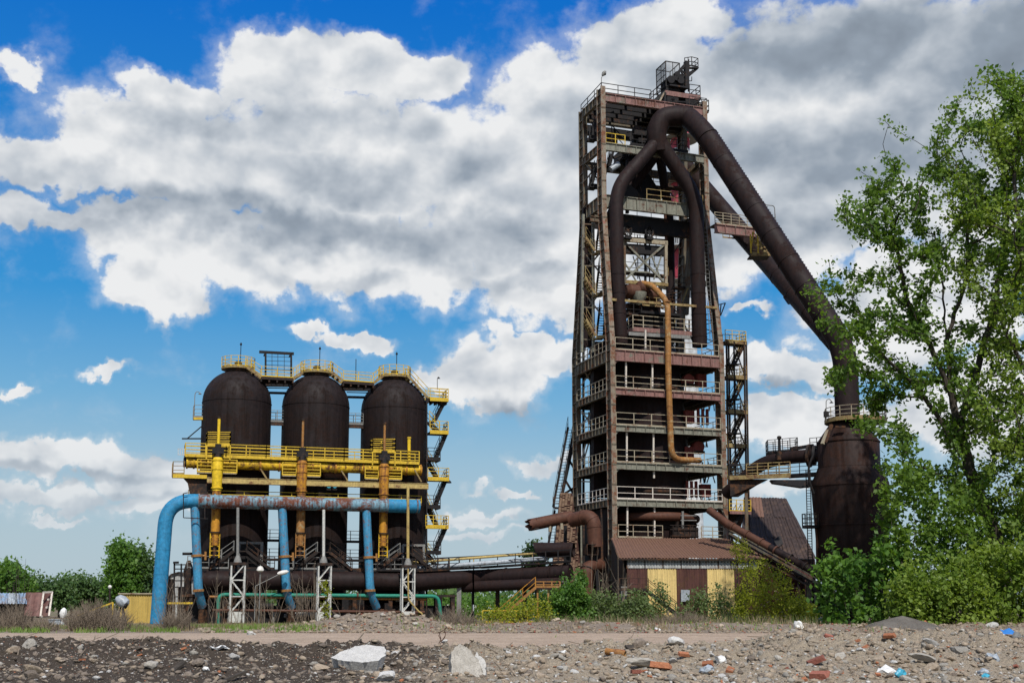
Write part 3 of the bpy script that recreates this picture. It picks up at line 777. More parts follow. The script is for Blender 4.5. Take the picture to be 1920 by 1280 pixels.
# lower gallery behind the blue main
VB = VG - .6
a, b = S.p(353, 932, VG + .3), S.p(790, 942, VG + .3); zz = (a.z + b.z) / 2; a.z = b.z = zz
t_ = thing('lower_gallery', (a + b) / 2, 'low yellow railed gallery whose rail shows just above the blue main', 'walkway')
deck([a, b, b + S.v * 1.5, a + S.v * 1.5], .12, t_, 'black')
m = MB(); m.bar(a - UP * .1, b - UP * .1, .08, .25); m.build('edge_beam', 'rail_brass', t_)
for k in range(5):
    if k == 0: railing([a.lerp(b, .0), a.lerp(b, .12)], t_, 'rail_brass', .62, 1.6, 2, .05); continue
    railing([a.lerp(b, (k) / 5 - .07), a.lerp(b, (k + 1) / 5 - (.07 if k < 4 else 0))], t_, 'rail_yellow', .62, 1.9, 2, .055)

# ------------------------------------------------------------------ blue main
VBm = VG - 1.15
za = zs(345, 938.5, VBm); ub = S.hit(786, 947, VBm)[0]
ua = S.hit(352, 938.5, VBm)[0]
zb = za
foot = S.p(295, 1168, VBm - .4); foot.z = 0.0
t_ = thing('blue_main', foot, 'large blue pipe running across the stoves and bending down to the ground at the left', 'pipe')
elb0 = S.w(ua, VBm, za); corner = S.w(S.hit(313, 939, VBm)[0], VBm, za)
down = foot
path = fillet([S.w(ua + .9, VBm, za), corner, down], [0, 2.1, 0], 12)
MB().tube(path, .60, 26).build('downleg', 'blue', t_, True)
A = S.w(ua + .9, VBm, za); B = S.w(ub - 2.9, VBm, zb)
MB().tube([A.lerp(B, s_) for s_ in np.linspace(0, 1, 14)], .58, 26).build('main_run', 'blue_rusty', t_, True)
MB().tube([B, S.w(ub, VBm, zb)], .60, 26).build('end_section', 'blue', t_, True)
for u in (ua + .9, ua + 2.2, ua + 6.4, ua + 9.5, ub - 2.9, ub - .25):
    m = MB(); q = S.w(u, VBm, za); m.tube([q - S.u * .06, q + S.u * .06], .66, 26); m.build('seam_flange', 'blue_rusty', t_, True)
q = path[-1].lerp(path[-2], .05)
dleg = (path[-2] - path[-1]).normalized()
for s_ in (.25, .5, .75):
    q = path[-1].lerp(path[-2], s_); m = MB(); m.tube([q - dleg * .025, q + dleg * .025], .612, 26); m.build('weld_ring', 'blue', t_, True)
# access frame on the elbow
m = MB(); vv = VBm - .75
for (x0, y0, x1, y1) in ((344, 925, 344, 970), (344, 970, 390, 972), (344, 925, 352, 923), (384, 950, 384, 972)): m.bar(S.p(x0, y0, vv), S.p(x1, y1, vv), .07)
m.bar(S.p(344, 925, vv), S.p(344, 925, vv) + S.v * 1.5, .07); m.build('access_frame', 'black', t_)
for i, (xt, xb, xk, yk) in enumerate([(365, 372, 379, 1136), (529, 537, 547, 1138), (687, 694, 706, 1138)]):
    pt = S.w(S.hit(xt, 950, VBm)[0], VBm, za - .4); pb = S.p(xb, 1108, VBm - .1); pk = S.p(xk, yk, VBm + .8)
    t2 = thing('blue_branch_pipe', pb, ['blue upright branch pipe with rusty collars, leftmost of three under the blue main', 'blue upright branch pipe between the left and middle stoves', 'blue upright branch pipe with long rust scars between the middle and right stoves'][i], 'pipe', 'blue uprights under the blue main')
    MB().tube(fillet([pt, pb, pk], [0, .7, 0], 6), .37, 20).build('pipe', ['blue_mid', 'blue_mid', 'blue_mid'][i], t2, True)
    d_ = (pb - pt).normalized()
    for s_ in (.585, .99):
        c_ = pt.lerp(pb, s_); m = MB(); m.tube([c_ - d_ * .10, c_ + d_ * .10], .47, 20); m.build('collar', 'orange_rust', t2, True)
    m = MB(); c_ = pt.lerp(pb, .585); m.tube([c_, c_ + S.u * .75], .09, 8); m.tube([c_ + S.u * .7 - UP * .35, c_ + S.u * .7 + UP * .35], .1, 8); m.build('side_cock', 'orange_rust', t2, True)
    pf = Vector((pk.x, pk.y, 0)) + S.v * .2
    m = MB(); m.tube([pk, pf], .3, 14); m.build('foot_stub', 'darkrust', t2, True)

# ------------------------------------------------------------------ dark duct in front of the stoves, running on to the furnace
VD = -4.9
pD = [(376, 1088, VD), (560, 1087.5, VD), (780, 1090, VD)]
pts = [S.p(*q) for q in pD]
e1 = P(900, 1083, 113.5); e2 = P(1000, 1077, 111.5); e3 = P(1070, 1072, 110)
t_ = thing('black_duct', pts[0], 'very wide dark rusty duct low in front of the stoves, sweeping right to the furnace', 'duct')
allp = [pts[0], pts[1], pts[2], e1, e2, e3]
dense = []
for k in range(len(allp) - 1):
    for s_ in np.linspace(0, 1, 6, endpoint=False): dense.append(allp[k].lerp(allp[k + 1], s_))
dense.append(e3)
MB().tube(dense, [.82] * 11 + list(np.linspace(.82, .70, len(dense) - 11)), 26).build('duct_shell', 'pipe_dark', t_, True)
for k in range(1, len(dense) - 1, 2):
    d_ = (dense[k + 1] - dense[k - 1]).normalized(); m = MB(); m.tube([dense[k] - d_ * .06, dense[k] + d_ * .06], .875 if k < 12 else .80, 26); m.build('stiffener_ring', 'pipe_dark', t_, True)
for k in (2, 7, 12, 16, 20, 23):
    q = dense[k]; m = MB(); m.bar(Vector((q.x, q.y, 0)), q - UP * .6, .4, .4); m.build('support', 'darkrust' if k != 16 else 'grey_steel', t_)
# second thin pipe under it
a, b = P(868, 1100, 112.8), P(1060, 1092, 109.7)
t_ = thing('under_duct', (a + b) / 2, 'second dark duct showing below the wide duct near the furnace', 'duct')
MB().tube([a, b], .5, 18).build('duct_shell', 'pipe_dark', t_, True)
for s_ in (.1, .9):
    q = a.lerp(b, s_); m = MB(); m.bar(Vector((q.x, q.y, 0)), q, .25); m.build('support', 'black', t_)
# railing along the duct top
top = [d_ + UP * .9 for d_ in dense[10:]]
t_ = thing('duct_walkway', (top[0] + top[-1]) / 2, 'narrow dark walkway with rails on top of the wide duct', 'walkway')
m = MB()
for k in range(len(top) - 1): m.bar(top[k], top[k + 1], 1.0, .08)
m.build('deck', 'darkrust', t_)
for dv in (-.55, .6):
    railing([q + V(0, dv, 0) for q in top[::2]] , t_, 'black', 1.1, 1.25, 2, .055)
# pipes running along behind the duct rail
for (col, dz, r_, lab) in (('beam_yellow', .95, .12, 'thin pale yellow pipe behind the duct walkway rails'), ('corr_white', .4, .22, 'pale silver pipe behind the duct walkway rails')):
    A, B = top[1] + V(0, 2.2, dz - .2), top[-1] + V(-2, 2.2, dz)
    mm = MB(); mm.tube([A, B], r_, 10)
    for s_ in (.1, .5, .9):
        q = A.lerp(B, s_); mm.bar(q - UP * 4.2, q, .1)
    tag(mm.build('service_pipe', col, None, True, base=A), lab, 'pipe')

# ------------------------------------------------------------------ ground-level clutter under the stoves
# machinery plinth, its black standing in for the shaded void under the stoves
t_ = thing('stove_plinth', S.w(7.5, -3, 0), 'concrete plinth and machinery bed, black for the shaded void under the stoves', 'plinth')
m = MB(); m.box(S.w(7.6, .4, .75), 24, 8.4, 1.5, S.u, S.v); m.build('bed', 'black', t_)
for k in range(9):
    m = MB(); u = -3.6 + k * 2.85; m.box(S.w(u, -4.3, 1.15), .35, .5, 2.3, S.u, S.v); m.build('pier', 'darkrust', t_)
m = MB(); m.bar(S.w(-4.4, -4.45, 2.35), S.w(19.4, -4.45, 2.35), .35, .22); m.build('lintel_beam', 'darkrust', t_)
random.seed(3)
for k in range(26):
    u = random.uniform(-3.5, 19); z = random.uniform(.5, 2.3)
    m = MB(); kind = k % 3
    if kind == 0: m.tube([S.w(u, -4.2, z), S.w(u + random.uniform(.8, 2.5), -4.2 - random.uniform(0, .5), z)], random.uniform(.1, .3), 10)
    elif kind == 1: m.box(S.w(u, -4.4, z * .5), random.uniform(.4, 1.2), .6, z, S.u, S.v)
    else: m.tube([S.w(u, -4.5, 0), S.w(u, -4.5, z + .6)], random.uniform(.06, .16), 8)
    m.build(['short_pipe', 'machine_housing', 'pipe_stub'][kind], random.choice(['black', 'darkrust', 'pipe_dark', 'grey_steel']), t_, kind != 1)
# walkway level at the stove feet with rails and stairs
t_ = thing('foot_walkway', S.w(7.5, -4, 3.5), 'dark working platform with handrails and stile stairs at the feet of the stoves', 'walkway')
zf = zs(440, 1066, VF - .8)
deck([S.w(-4.2, VF - .2, zf), S.w(19.0, VF - .2, zf), S.w(19.0, VF - 1.3, zf), S.w(-4.2, VF - 1.3, zf)], .2, t_, 'black')
for k in range(6): railing([S.w(-4 + k * 3.9, VF - 1.25, zf), S.w(-.6 + k * 3.9, VF - 1.25, zf)], t_, 'darkrust' if k % 2 else 'grey_steel', 1.05, 1.2, 2, .05)
for u in SU:
    flight(S.w(u - .2, VF - 1.0, zf + 1.5), S.w(u - 2.2, VF - 1.0, zf), S.v * .45, t_, 'darkrust', 'grey_steel', .9)
    flight(S.w(u + .9, VF - 1.0, zf + 1.5), S.w(u + 2.9, VF - 1.0, zf), S.v * .45, t_, 'darkrust', 'darkrust', .9)
    m = MB(); m.box(S.w(u + .35, VF - 1.0, zf + 1.5), 1.2, .9, .1, S.u, S.v); m.build('stile_deck', 'darkrust', t_)
for i in (0, 1):
    uu = (SU[i] + SU[i + 1]) / 2
    for z in (zf + .9, zf + 2.6):
        A, B = S.w(uu - 1.2, -1, z), S.w(uu + 1.2, -1, z)
        m = MB(); m.bar(A, B, .5, .14); m.build('cross_deck', 'black', t_); railing([A, B], t_, 'black', 1.0, .8, 3, .045)
# rust rail on short posts along the front
t_ = thing('rust_pipe_rail', S.w(7.5, -6.4, 0), 'long thin rusty pipe on short posts along the stove fronts', 'pipe')
a, b = S.p(398, 1143, -6.2), S.p(796, 1147, -6.2)
MB().tube([a, b], .11, 8).build('pipe', 'pipe_brown', t_, True)
for s_ in np.linspace(0.02, 1, 9):
    q = a.lerp(b, s_); m = MB(); m.bar(Vector((q.x, q.y, 0)), q, .14); m.build('post', 'darkrust', t_)
a, b = S.p(392, 1118, -5.8), S.p(800, 1123, -5.8)
t_ = thing('rust_upper_pipe', (a + b) / 2, 'thin rusty pipe just below the green pipe', 'pipe')
MB().tube([a, b], .10, 8).build('pipe', 'orange_rust', t_, True)
for s_ in (0, .35, .7, 1):
    q = a.lerp(b, s_); m = MB(); m.bar(Vector((q.x, q.y, 0)), q, .1); m.build('post', 'darkrust', t_)
# green pipe
pp = [S.p(409, 1166, -6.0), S.p(409, 1114, -6.0), S.p(822, 1117, -6.0), S.p(828, 1150, -6.0)]
pp[0].z = 0; pp[3].z = 0
t_ = thing('green_pipe', pp[0], 'slim green pipe crossing in front of the dark duct and bending down at both ends', 'pipe')
MB().tube(fillet(pp, [0, .6, .6, 0], 6), .16, 12).build('pipe', 'green_pipe', t_, True)
for s_ in (.3, .62):
    q = pp[1].lerp(pp[2], s_); m = MB(); m.tube([q - S.u * .08, q + S.u * .08], .24, 12); m.build('flange', 'pipe_brown', t_, True)

# white lattice posts with tall poles
for i, (x0, x1, yt, xm, ytop, pmat) in enumerate([(432, 456, 1056, 446, 951, 'grey_steel'), (596, 619, 1057, 607, 955, 'white_steel'), (754, 777, 1061, 765, 912, 'beam_yellow')]):
    vv = -6.9
    base_ = S.p((x0 + x1) / 2, 1160, vv); base_.z = 0
    zt = zs((x0 + x1) / 2, yt, vv); hw = (x1 - x0) / 2 / 21.6
    t_ = thing('lattice_post', base_, ['white lattice post in front of the left stove carrying a tall grey pole', 'white lattice post in front of the middle stove, with a leafy vine at its foot', 'white lattice post in front of the right stove carrying a tall pale yellow pole'][i], 'lattice post', 'white lattice posts')
    def q(a_, z, b_=0.0): return base_ + S.u * a_ + S.v * b_ + UP * z
    for a_ in (-hw, hw):
        for b_ in (0, .7):
            m = MB(); m.bar(q(a_, 0, b_), q(a_, zt, b_), .14, .12); m.build('leg', 'white_steel', t_)
    m = MB(); n = 3
    for b_ in (0, .7):
        for k in range(n):
            za_, zb_ = .9 + (zt - .9) * k / n, .9 + (zt - .9) * (k + 1) / n
            if k % 2: m.bar(q(-hw, zb_, b_), q(hw, za_, b_), .09)
            else: m.bar(q(-hw, za_, b_), q(hw, zb_, b_), .09)
            m.bar(q(-hw, za_, b_), q(hw, za_, b_), .09)
    m.build('lacing', 'white_steel', t_)
    m = MB(); m.box(q(0, zt, .35), 2 * hw + .3, .95, .22, S.u, S.v); m.build('cap_plate', 'darkrust', t_)
    m = MB(); m.box(q(-.1, .55, -.06), hw * 1.6, .05, .9, S.u, S.v); m.build('base_panel', 'white_steel', t_)
    pz = zs(xm, ytop, vv + .3)
    pb_ = S.w(S.hit(xm, 1040, vv + .3)[0], vv + .3, zt + .1); pt_ = S.w(S.hit(xm, ytop, vv + .3)[0], vv + .3, pz)
    MB().tube([pb_, pt_], .13, 10).build('pole', pmat, t_, True)
    m = MB(); m.tube([pb_, pb_ + UP * .3, pb_ + UP * .6], [.35, .28, .14], 12); m.build('pole_foot', 'grey_steel', t_, True)
    if i == 2:
        m = MB(); m.tube(fillet([q(-.1, zt - .2, -.15), q(-.05, 2.0, -.2), q(.9, .95, -.3), q(1.15, .85, -.3), q(1.2, .3, -.3)], .3, 4), .07, 8); m.build('hanging_cable', 'beam_yellow', t_, True)
# two street lamp heads on short leaning arms
for i, (xh, yh_, xb_, yb_) in enumerate([(488, 1067, 487, 1105), (530, 1073, 479, 1098)]):
    vv = -7.4
    h_, b_ = S.p(xh, yh_, vv), S.p(xb_, yb_, vv)
    g_ = Vector((b_.x, b_.y, 0))
    t_ = thing('fallen_lamp', g_, ['street lamp with round white head among bare stems', 'street lamp with long white head pointing right before the blue branch pipe'][i], 'street lamp')
    MB().tube([g_, b_, h_], .04, 6).build('arm', 'grey_steel', t_)
    if i == 0: MB().lathe(h_ - UP * .2, [(.02, .5), (.2, .42), (.3, .22), (.3, .1), (.15, 0), (.02, -.02)], 16).build('lamp_head', 'lamp_white', t_, True)
    else:
        d_ = (S.u + UP * .22).normalized(); MB().tube([h_ - d_ * .45, h_ - d_ * .3, h_, h_ + d_ * .35, h_ + d_ * .5], [.08, .16, .2, .17, .04], 12).build('lamp_head', 'lamp_white', t_, True)

# ------------------------------------------------------------------ stair tower right of the stoves
VT = -1.2
def q_(x, y, v=VT): return S.p(x, y, v)
t_ = thing('stove_stair_tower', q_(818, 1110), 'zigzag steel stair tower with yellow railed landings on the right of the stoves', 'stair tower')
WV = S.v * .5
lands = [(802, 836, 750, 1), (802, 836, 811, 1), (798, 821, 861, 0), (798, 837, 898, 1), (796, 821, 950, 0), (794, 836, 987, 1), (795, 822, 1035, 0)]
for (x0, x1, y, yel) in lands:
    A, B = q_(x0, y), q_(x1, y); B.z = A.z
    deck([A - WV * 1.9, B - WV * 1.9, B + WV * 1.9, A + WV * 1.9], .12, t_, 'darkrust', 'landing')
    m = MB(); m.bar(A - WV * 1.9 - UP * .08, B - WV * 1.9 - UP * .08, .08, .26); m.bar(B - WV * 1.9 - UP * .08, B + WV * 1.9 - UP * .08, .08, .26); m.build('landing_edge', 'rail_yellow' if yel else 'black', t_)
    railing([A - WV * 1.9, B - WV * 1.9, B + WV * 1.9], t_, 'rail_yellow' if yel else 'black', 1.0, .8, 3, .05)
fl = [((833, 753), (814, 790), .0), ((836, 813), (816, 861), .0), ((800, 863), (820, 898), 1), ((835, 900), (815, 949), 0), ((797, 940), (818, 985), 1), ((835, 989), (815, 1035), 0), ((800, 1037), (818, 1062), 1), ((803, 790), (822, 811), 1)]
for (a, b, yel) in fl:
    flight(q_(*a), q_(*b), WV, t_, 'black', 'rail_yellow' if yel == 1 else 'black', .95)
m = MB()
for x in (800,):
    for vv in (VT - .9, VT + .9): m.bar(q_(x, 745, vv), Vector((*q_(x, 1110, vv).xy, 0)), .14)
m.build('corner_posts', 'black', t_)
# cross ties to the stove
m = MB()
for y in (815, 865, 902, 954, 990, 1038): m.bar(q_(797, y), q_(797, y) - S.u * 1.3 + S.v * 1, .12)
m.build('wall_ties', 'black', t_)
p0 = q_(820, 730); 
t_ = thing('landing_lamp', p0, 'small lamp pole on the top landing of the stove stair', 'lamp post')
MB().tube(fillet([p0, q_(820, 708), q_(823, 706)], .1, 3), .035, 6).build('pole', 'grey_steel', t_)
m = MB(); m.lathe(q_(823, 707) - UP * .12, [(.02, .12), (.14, .0)], 8); m.build('lamp_shade', 'black', t_)
p0 = q_(840, 900, VT - .6)
t_ = thing('floodlight', p0, 'dark bell shaped floodlight hanging off the stair landing at the right', 'floodlight')
MB().tube([p0 - S.u * .3 + UP * .5, p0 + UP * .5, p0 + UP * .1], .04, 6).build('bracket', 'black', t_)
MB().lathe(p0 - UP * .25, [(.34, 0), (.3, .12), (.12, .3), (.06, .42)], 14).build('shade', 'black', t_, True)
# rod behind middle bridge
b_ = S.p(667, 716, .4)
m = MB(); m.tube([b_, S.p(667.5, 673, .4)], .035, 6); tag(m.build('lightning_rod', 'black', None, base=b_), 'thin dark rod rising from the walkway between the middle and right domes', 'lightning rod', 'rods on the stove tops')
# machinery left of the first blue branch
t_ = thing('valve_rack', S.p(352, 1150, -3), 'dark steel rack with valves between the blue downleg and first branch pipe', 'valve rack')
vv = -4.0
m = MB()
for x in (327, 340): m.bar(S.p(x, 1056, vv), Vector((*S.p(x, 1150, vv).xy, 0)), .14)
for y in (1058, 1066, 1078, 1088, 1100, 1118): m.bar(S.p(326, y, vv), S.p(352, y, vv), .09)
m.build('rack_frame', 'black', t_)
MB().tube([S.p(342, 1037.5, vv), S.p(362, 1037.5, vv)], .12, 10).build('stub_pipe', 'black', t_, True)
m = MB(); m.tube([S.p(354, 1050, vv), S.p(354, 1070, vv), S.p(352, 1085, vv), S.p(352, 1150, vv)], [.15, .45, .3, .4], 12); m.build('valve_body', 'darkrust', t_, True)
m = MB(); m.tube([S.p(330, 1052, vv), S.p(330, 1056, vv)], .25, 10); m.build('hand_wheel', 'black', t_, True)
m = MB(); m.bar(S.p(312, 1130, vv - 1), S.p(362, 1130, vv - 1), .1, .16); m.build('yellow_bar', 'rail_yellow', t_)
for (x, y0, y1, r_) in ((318, 1085, 1150, .35), (345, 1100, 1150, .5), (365, 1115, 1150, .3), (385, 1112, 1150, .35)):
    a = S.p(x, y0, -3.6); m = MB(); m.tube([a, Vector((a.x, a.y, 0))], r_, 12); m.build('short_drum', 'darkrust', t_, True)
# ------------------------------------------------------------------ blast furnace tower
n_ = P(1148.5, 1000, 115.0)
T = Frame((n_.x, n_.y), 19.3)
TW = T.hit(1366, 1000, 0)[0]
TD = T.hu(1074.5, 1000, 0)[0]
AI, BI = .15, 1.95
Z1, Z2 = T.hit(1158, 640, 0)[1], T.hit(1158, 398, 1.9)[1]
def inset(z):
    k = min(1, max(0, (z - Z1) / (Z2 - Z1))); return AI * k, BI * k
def zt(y, x=1160):
    b = 0
    for _ in range(4): z = T.hit(x, y, b)[1]; b = inset(z)[1]
    return z
def corner(cu, cv, z):
    a, b = inset(z); return T.w(TW - a if cu else a, TD - b if cv else b, z)
ZTOP = zt(176)
CWU, CWV = .5, 1.15
tower = thing('furnace_tower', T.w(TW / 2, TD / 2, 0), 'tall tapering four column steel tower with floors and railings around the blast furnace', 'industrial tower')

def column(cu, cv, mat_front, mat_side):
    zz = [0, Z1, Z2, ZTOP + (.6 if not cv else .1)]
    su, sv = (1 if cu == 0 else -1), (1 if cv == 0 else -1)
    m = MB(); web = MB(); st = MB()
    for i in range(3):
        z0, z1 = zz[i], zz[i + 1]; p, q = corner(cu, cv, z0), corner(cu, cv, z1)
        for mm, c1, c2, d1, d2 in ((m, 0, CWU, 0, .12), (m, 0, CWU, CWV - .12, CWV), (web, CWU / 2 - .05, CWU / 2 + .05, .12, CWV - .12)):
            L = []
            for r_ in (p, q):
                for (a, b) in ((c1, d1), (c2, d1), (c2, d2), (c1, d2)): L.append(r_ + T.u * a * su + T.v * b * sv)
            mm.hexa(L)
    o = m.build('column', mat_front, tower)
    web.build('web', mat_side, o)
    z = 1.0
    while z < ZTOP:
        p = corner(cu, cv, z); c = p + T.u * (CWU / 2) * su + T.v * (CWV / 2) * sv
        st.box(c, CWU - .06, CWV - .26, .09, T.u, T.v); z += .95
    # rivet straps on the front flange
    z = 1.4
    while z < ZTOP:
        p = corner(cu, cv, z); st.box(p + T.u * (CWU / 2) * su - T.v * .012 * sv, CWU - .04, .05, .14, T.u, T.v); z += 1.9
    tag(st.build('stiffeners', mat_side, o), kind='stuff')
column(0, 0, 'tower_col', 'tower_dull'); column(1, 0, 'tower_col', 'tower_dull')
column(0, 1, 'tower_dull', 'tower_dull'); column(1, 1, 'tower_dull', 'tower_dull')

def girder(p, q, h, nrm, mat, name='girder', step=1.0, haunch=.0, fl=.34, web=.10):
    """plate girder between end points on its top edge; stiffeners on the outer side"""
    m = MB(); c = UP * (-h / 2)
    m.bar(p + c + nrm * .12, q + c + nrm * .12, web, h - .1)
    o = m.build(name, mat, tower)
    m = MB()
    m.bar(p - UP * .035 + nrm * .12, q - UP * .035 + nrm * .12, fl, .07); m.bar(p - UP * (h - .035) + nrm * .12, q - UP * (h - .035) + nrm * .12, fl, .07)
    m.build('flange', mat, o)
    m = MB(); L = (q - p).length; n = max(2, int(L / step))
    for k in range(1, n):
        r_ = p.lerp(q, k / n) + c; m.box(r_ - nrm * .0 + nrm * .02, .05, .2, h - .12, (q - p).normalized(), nrm)
    tag(m.build('stiffeners', mat, o), kind='stuff')
    if haunch:
        d = (q - p).normalized(); m = MB()
        for e, s_ in ((p, 1), (q, -1)):
            b = e - UP * h; pr = [b, b + d * s_ * haunch]
            for a_ in (.25, .5, .75): pr.append(b + d * s_ * haunch * (1 - a_) ** 1.7 - UP * haunch * .8 * a_ ** 1.7)
            pr.append(b - UP * haunch * .8)
            m.prism([r_ + nrm * .07 for r_ in pr], nrm * .1); m.build('haunch', mat, o); m = MB()
    return o

LEV = [(935, 948, 'tower_green', 1), (866, 879, 'tower_green', 1), (796, 808, 'tower_green', 1), (727, 739.5, 'tower_pink', 1), (655, 676, 'tower_pink', 1),
       (367, 391, 'tower_green', 2), (270, 284.5, 'tower_green', 0), (178, 193, 'tower_pink', 0)]
lz = []
for (y0, y1, gm, dk) in LEV:
    z0, z1 = zt(y0), zt(y1); h = z0 - z1; lz.append(z0)
    a, b = inset(z0 - h / 2)
    wu = CWU
    girder(T.w(a + wu, b, z0), T.w(TW - a - wu, b, z0), h, T.v, gm, 'front_girder', 1.0, .55)
    girder(T.w(a, b + CWV, z0), T.w(a, TD - b - CWV, z0), h, T.u, 'tower_dull', 'side_girder', .8, .45)
    girder(T.w(TW - a, b + CWV, z0), T.w(TW - a, TD - b - CWV, z0), h, -T.u, 'tower_dull', 'side_girder', 1.2, .45)
    girder(T.w(a + wu, TD - b, z0), T.w(TW - a - wu, TD - b, z0), h, -T.v, 'tower_dull', 'back_girder', 1.2, .5)
    if dk == 1:
        deck([T.w(a + .2, b + .2, z0 - .05), T.w(TW - a - .2, b + .2, z0 - .05), T.w(TW - a - .2, TD - b - .2, z0 - .05), T.w(a + .2, TD - b - .2, z0 - .05)], .12, tower, 'black', 'floor')
        rm = {935: 'rail_white', 866: 'rail_pale', 796: 'rail_pale', 727: 'rail_pale', 655: 'rail_pale'}[y0]
        n = 3 if y0 != 655 else 2
        for k in range(n):
            c0, c1 = a + wu + .05, TW - a - wu - .05
            railing([T.w(c0 + (c1 - c0) * k / n, b + .08, z0), T.w(c0 + (c1 - c0) * (k + (.995 if k < n - 1 else 1)) / n, b + .08, z0)], tower, rm if k != 1 or y0 == 935 else 'rail_pale', 1.2, 1.8, 2, .058, True)
        railing([T.w(a + .1, b + CWV, z0), T.w(a + .1, TD - b - CWV, z0)], tower, rm, 1.15, .95, 2, .058)
        railing([T.w(TW - a - .1, b + CWV, z0), T.w(TW - a - .1, TD - b - CWV, z0)], tower, 'rail_brass', 1.15, 1.2, 2, .05)
        railing([T.w(a + wu, TD - b - .1, z0), T.w(TW - a - wu, TD - b - .1, z0)], tower, 'rail_brass', 1.15, 1.8, 2, .05)
# floor joists under each deck
for z0 in lz[:5]:
    a, b = inset(z0); m = MB()
    for u in np.linspace(a + 1.5, TW - a - 1.5, 6): m.bar(T.w(u, b + .3, z0 - .4), T.w(u, TD - b - .3, z0 - .4), .12, .4)
    tag(m.build('joists', 'darkrust', tower), kind='stuff')
# hangers: pale vertical rods between levels
for (x, y0, y1) in ((1173.5, 678, 727), (1223, 682, 727), (1175, 809, 866), (1225, 811, 868), (1226, 880, 896), (1176, 950, 1006), (1227, 951, 1006), (1210, 632, 655), (1210, 618, 655)):
    vv = inset(zt((y0 + y1) / 2))[1] + .35; m = MB(); m.bar(T.p(x, y0, vv), T.p(x, y1, vv), .15); m.build('hanger_rod', 'rail_white', tower)
# lowest working floor with its own rails above the shed roof
zl = zt(1007)
deck([T.w(.3, .3, zl), T.w(TW - .3, .3, zl), T.w(TW - .3, TD - .3, zl), T.w(.3, TD - .3, zl)], .2, tower, 'black', 'floor')
u0, u1 = T.hit(1160, 1004, 0)[0], T.hit(1243, 1004, 0)[0]
railing([T.w(u0, .05, zl), T.w(u1, .05, zl)], tower, 'rail_pale', 1.2, 1.4, 2, .06)
u0, u1 = T.hit(1316, 1004, 0)[0], TW - .5
railing([T.w(u0, .05, zl), T.w(u1, .05, zl)], tower, 'rail_pale', 1.2, 1.1, 3, .07)
# transverse tie at mid height and slim ladder by the right column
m = MB(); m.bar(T.p(1147, 561.5, .6), T.p(1344, 577, .6), .16, .24); m.build('tie_beam', 'rail_brass', tower)
# lateral girder black mass under level 0
zA, zB = zt(392), zt(421)
a, b = inset(zA)
m = MB(); m.bar(T.w(a + .6, b + 1.6, (zA + zB) / 2), T.w(TW - a - .5, b + 1.6, (zA + zB) / 2), .3, zA - zB); m.build('inner_girder', 'black', tower)
m = MB()
for v_ in (b + 3, b + 4.4): m.bar(T.w(a + .6, v_, zA - .5), T.w(TW - a - .5, v_, zA - .5), .3, .55)
m.build('inner_girder', 'black', tower)
zc = zt(405)
girder(T.w(TW - a, .9, zc), T.w(T.hit(1416, 416, .9)[0], .9, zc), zc - zt(421), T.v, 'tower_pink', 'cantilever_girder', 1.0)
girder(T.w(a - .9, b + .8, zc), T.w(a, b + .8, zc), .55, T.v, 'tower_dull', 'side_stub', .6)
ue = T.hit(1416, 416, .9)[0]
deck([T.w(TW - a, 1.1, zc), T.w(ue, 1.1, zc), T.w(ue, 2.2, zc), T.w(TW - a, 2.2, zc)], .1, tower, 'darkrust', 'cantilever_deck')
railing([T.w(TW - a, .9, zc), T.w(ue, .9, zc)], tower, 'rail_pale', 1.2, .9, 4, .05)
ur = T.hit(1454, 417, b + 3)[0]
railing([T.w(ue - 1.5, b + 3, zc), T.w(ur, b + 3, zc)], tower, 'rail_brass', 1.2, .8, 3, .05)
m = MB(); m.tube(fillet([T.p(1454, 416, b + 3), T.p(1452, 386, b + 3), T.p(1432, 384, b + 3)], .3, 3), .05, 6); m.build('stay_pipe', 'grey_steel', tower, True)
z0 = zt(367); a, b = inset(z0)
railing([T.w(TW * .42, b + .2, z0), T.w(TW - .8, b + .2, z0)], tower, 'rail_brass', 1.15, 1.5, 2, .06)
railing([T.w(TW * .40, TD - b - .4, z0), T.w(TW - .8, TD - b - .4, z0)], tower, 'black', 1.15, 1.8, 2, .045)
z0 = zt(270); a, b = inset(z0)
railing([T.w(a + .6, b + .25, z0), T.w(a + 2.7, b + .25, z0)], tower, 'rail_yellow', 1.1, 1.0, 2, .06)
# ladder by the right column
m = MB(); xs0 = [(1322, 428), (1329, 560), (1335, 640)]
for k in range(2):
    p, q = [T.p(xs0[k + j][0], xs0[k + j][1], .8) for j in (0, 1)]
    for s_ in (-.2, .2): m.bar(p + T.u * s_, q + T.u * s_, .04)
    for f_ in np.linspace(0, 1, 18): r_ = p.lerp(q, f_); m.bar(r_ - T.u * .2, r_ + T.u * .2, .03)
m.build('ladder', 'grey_steel', tower)
m = MB()
for (x0, y0, x1, y1) in ((1340, 573, 1360, 568), (1352, 570, 1350, 590), (1360, 568, 1351, 592)): m.bar(T.p(x0, y0, 2.0), T.p(x1, y1, 2.0), .09)
for k in range(8):
    y = 590 + k * 9; m.bar(T.p(1324, y, 3.5), T.p(1336, y + (4 if k % 2 else -4), 3.5), .07)
m.build('side_bracing', 'black', tower)

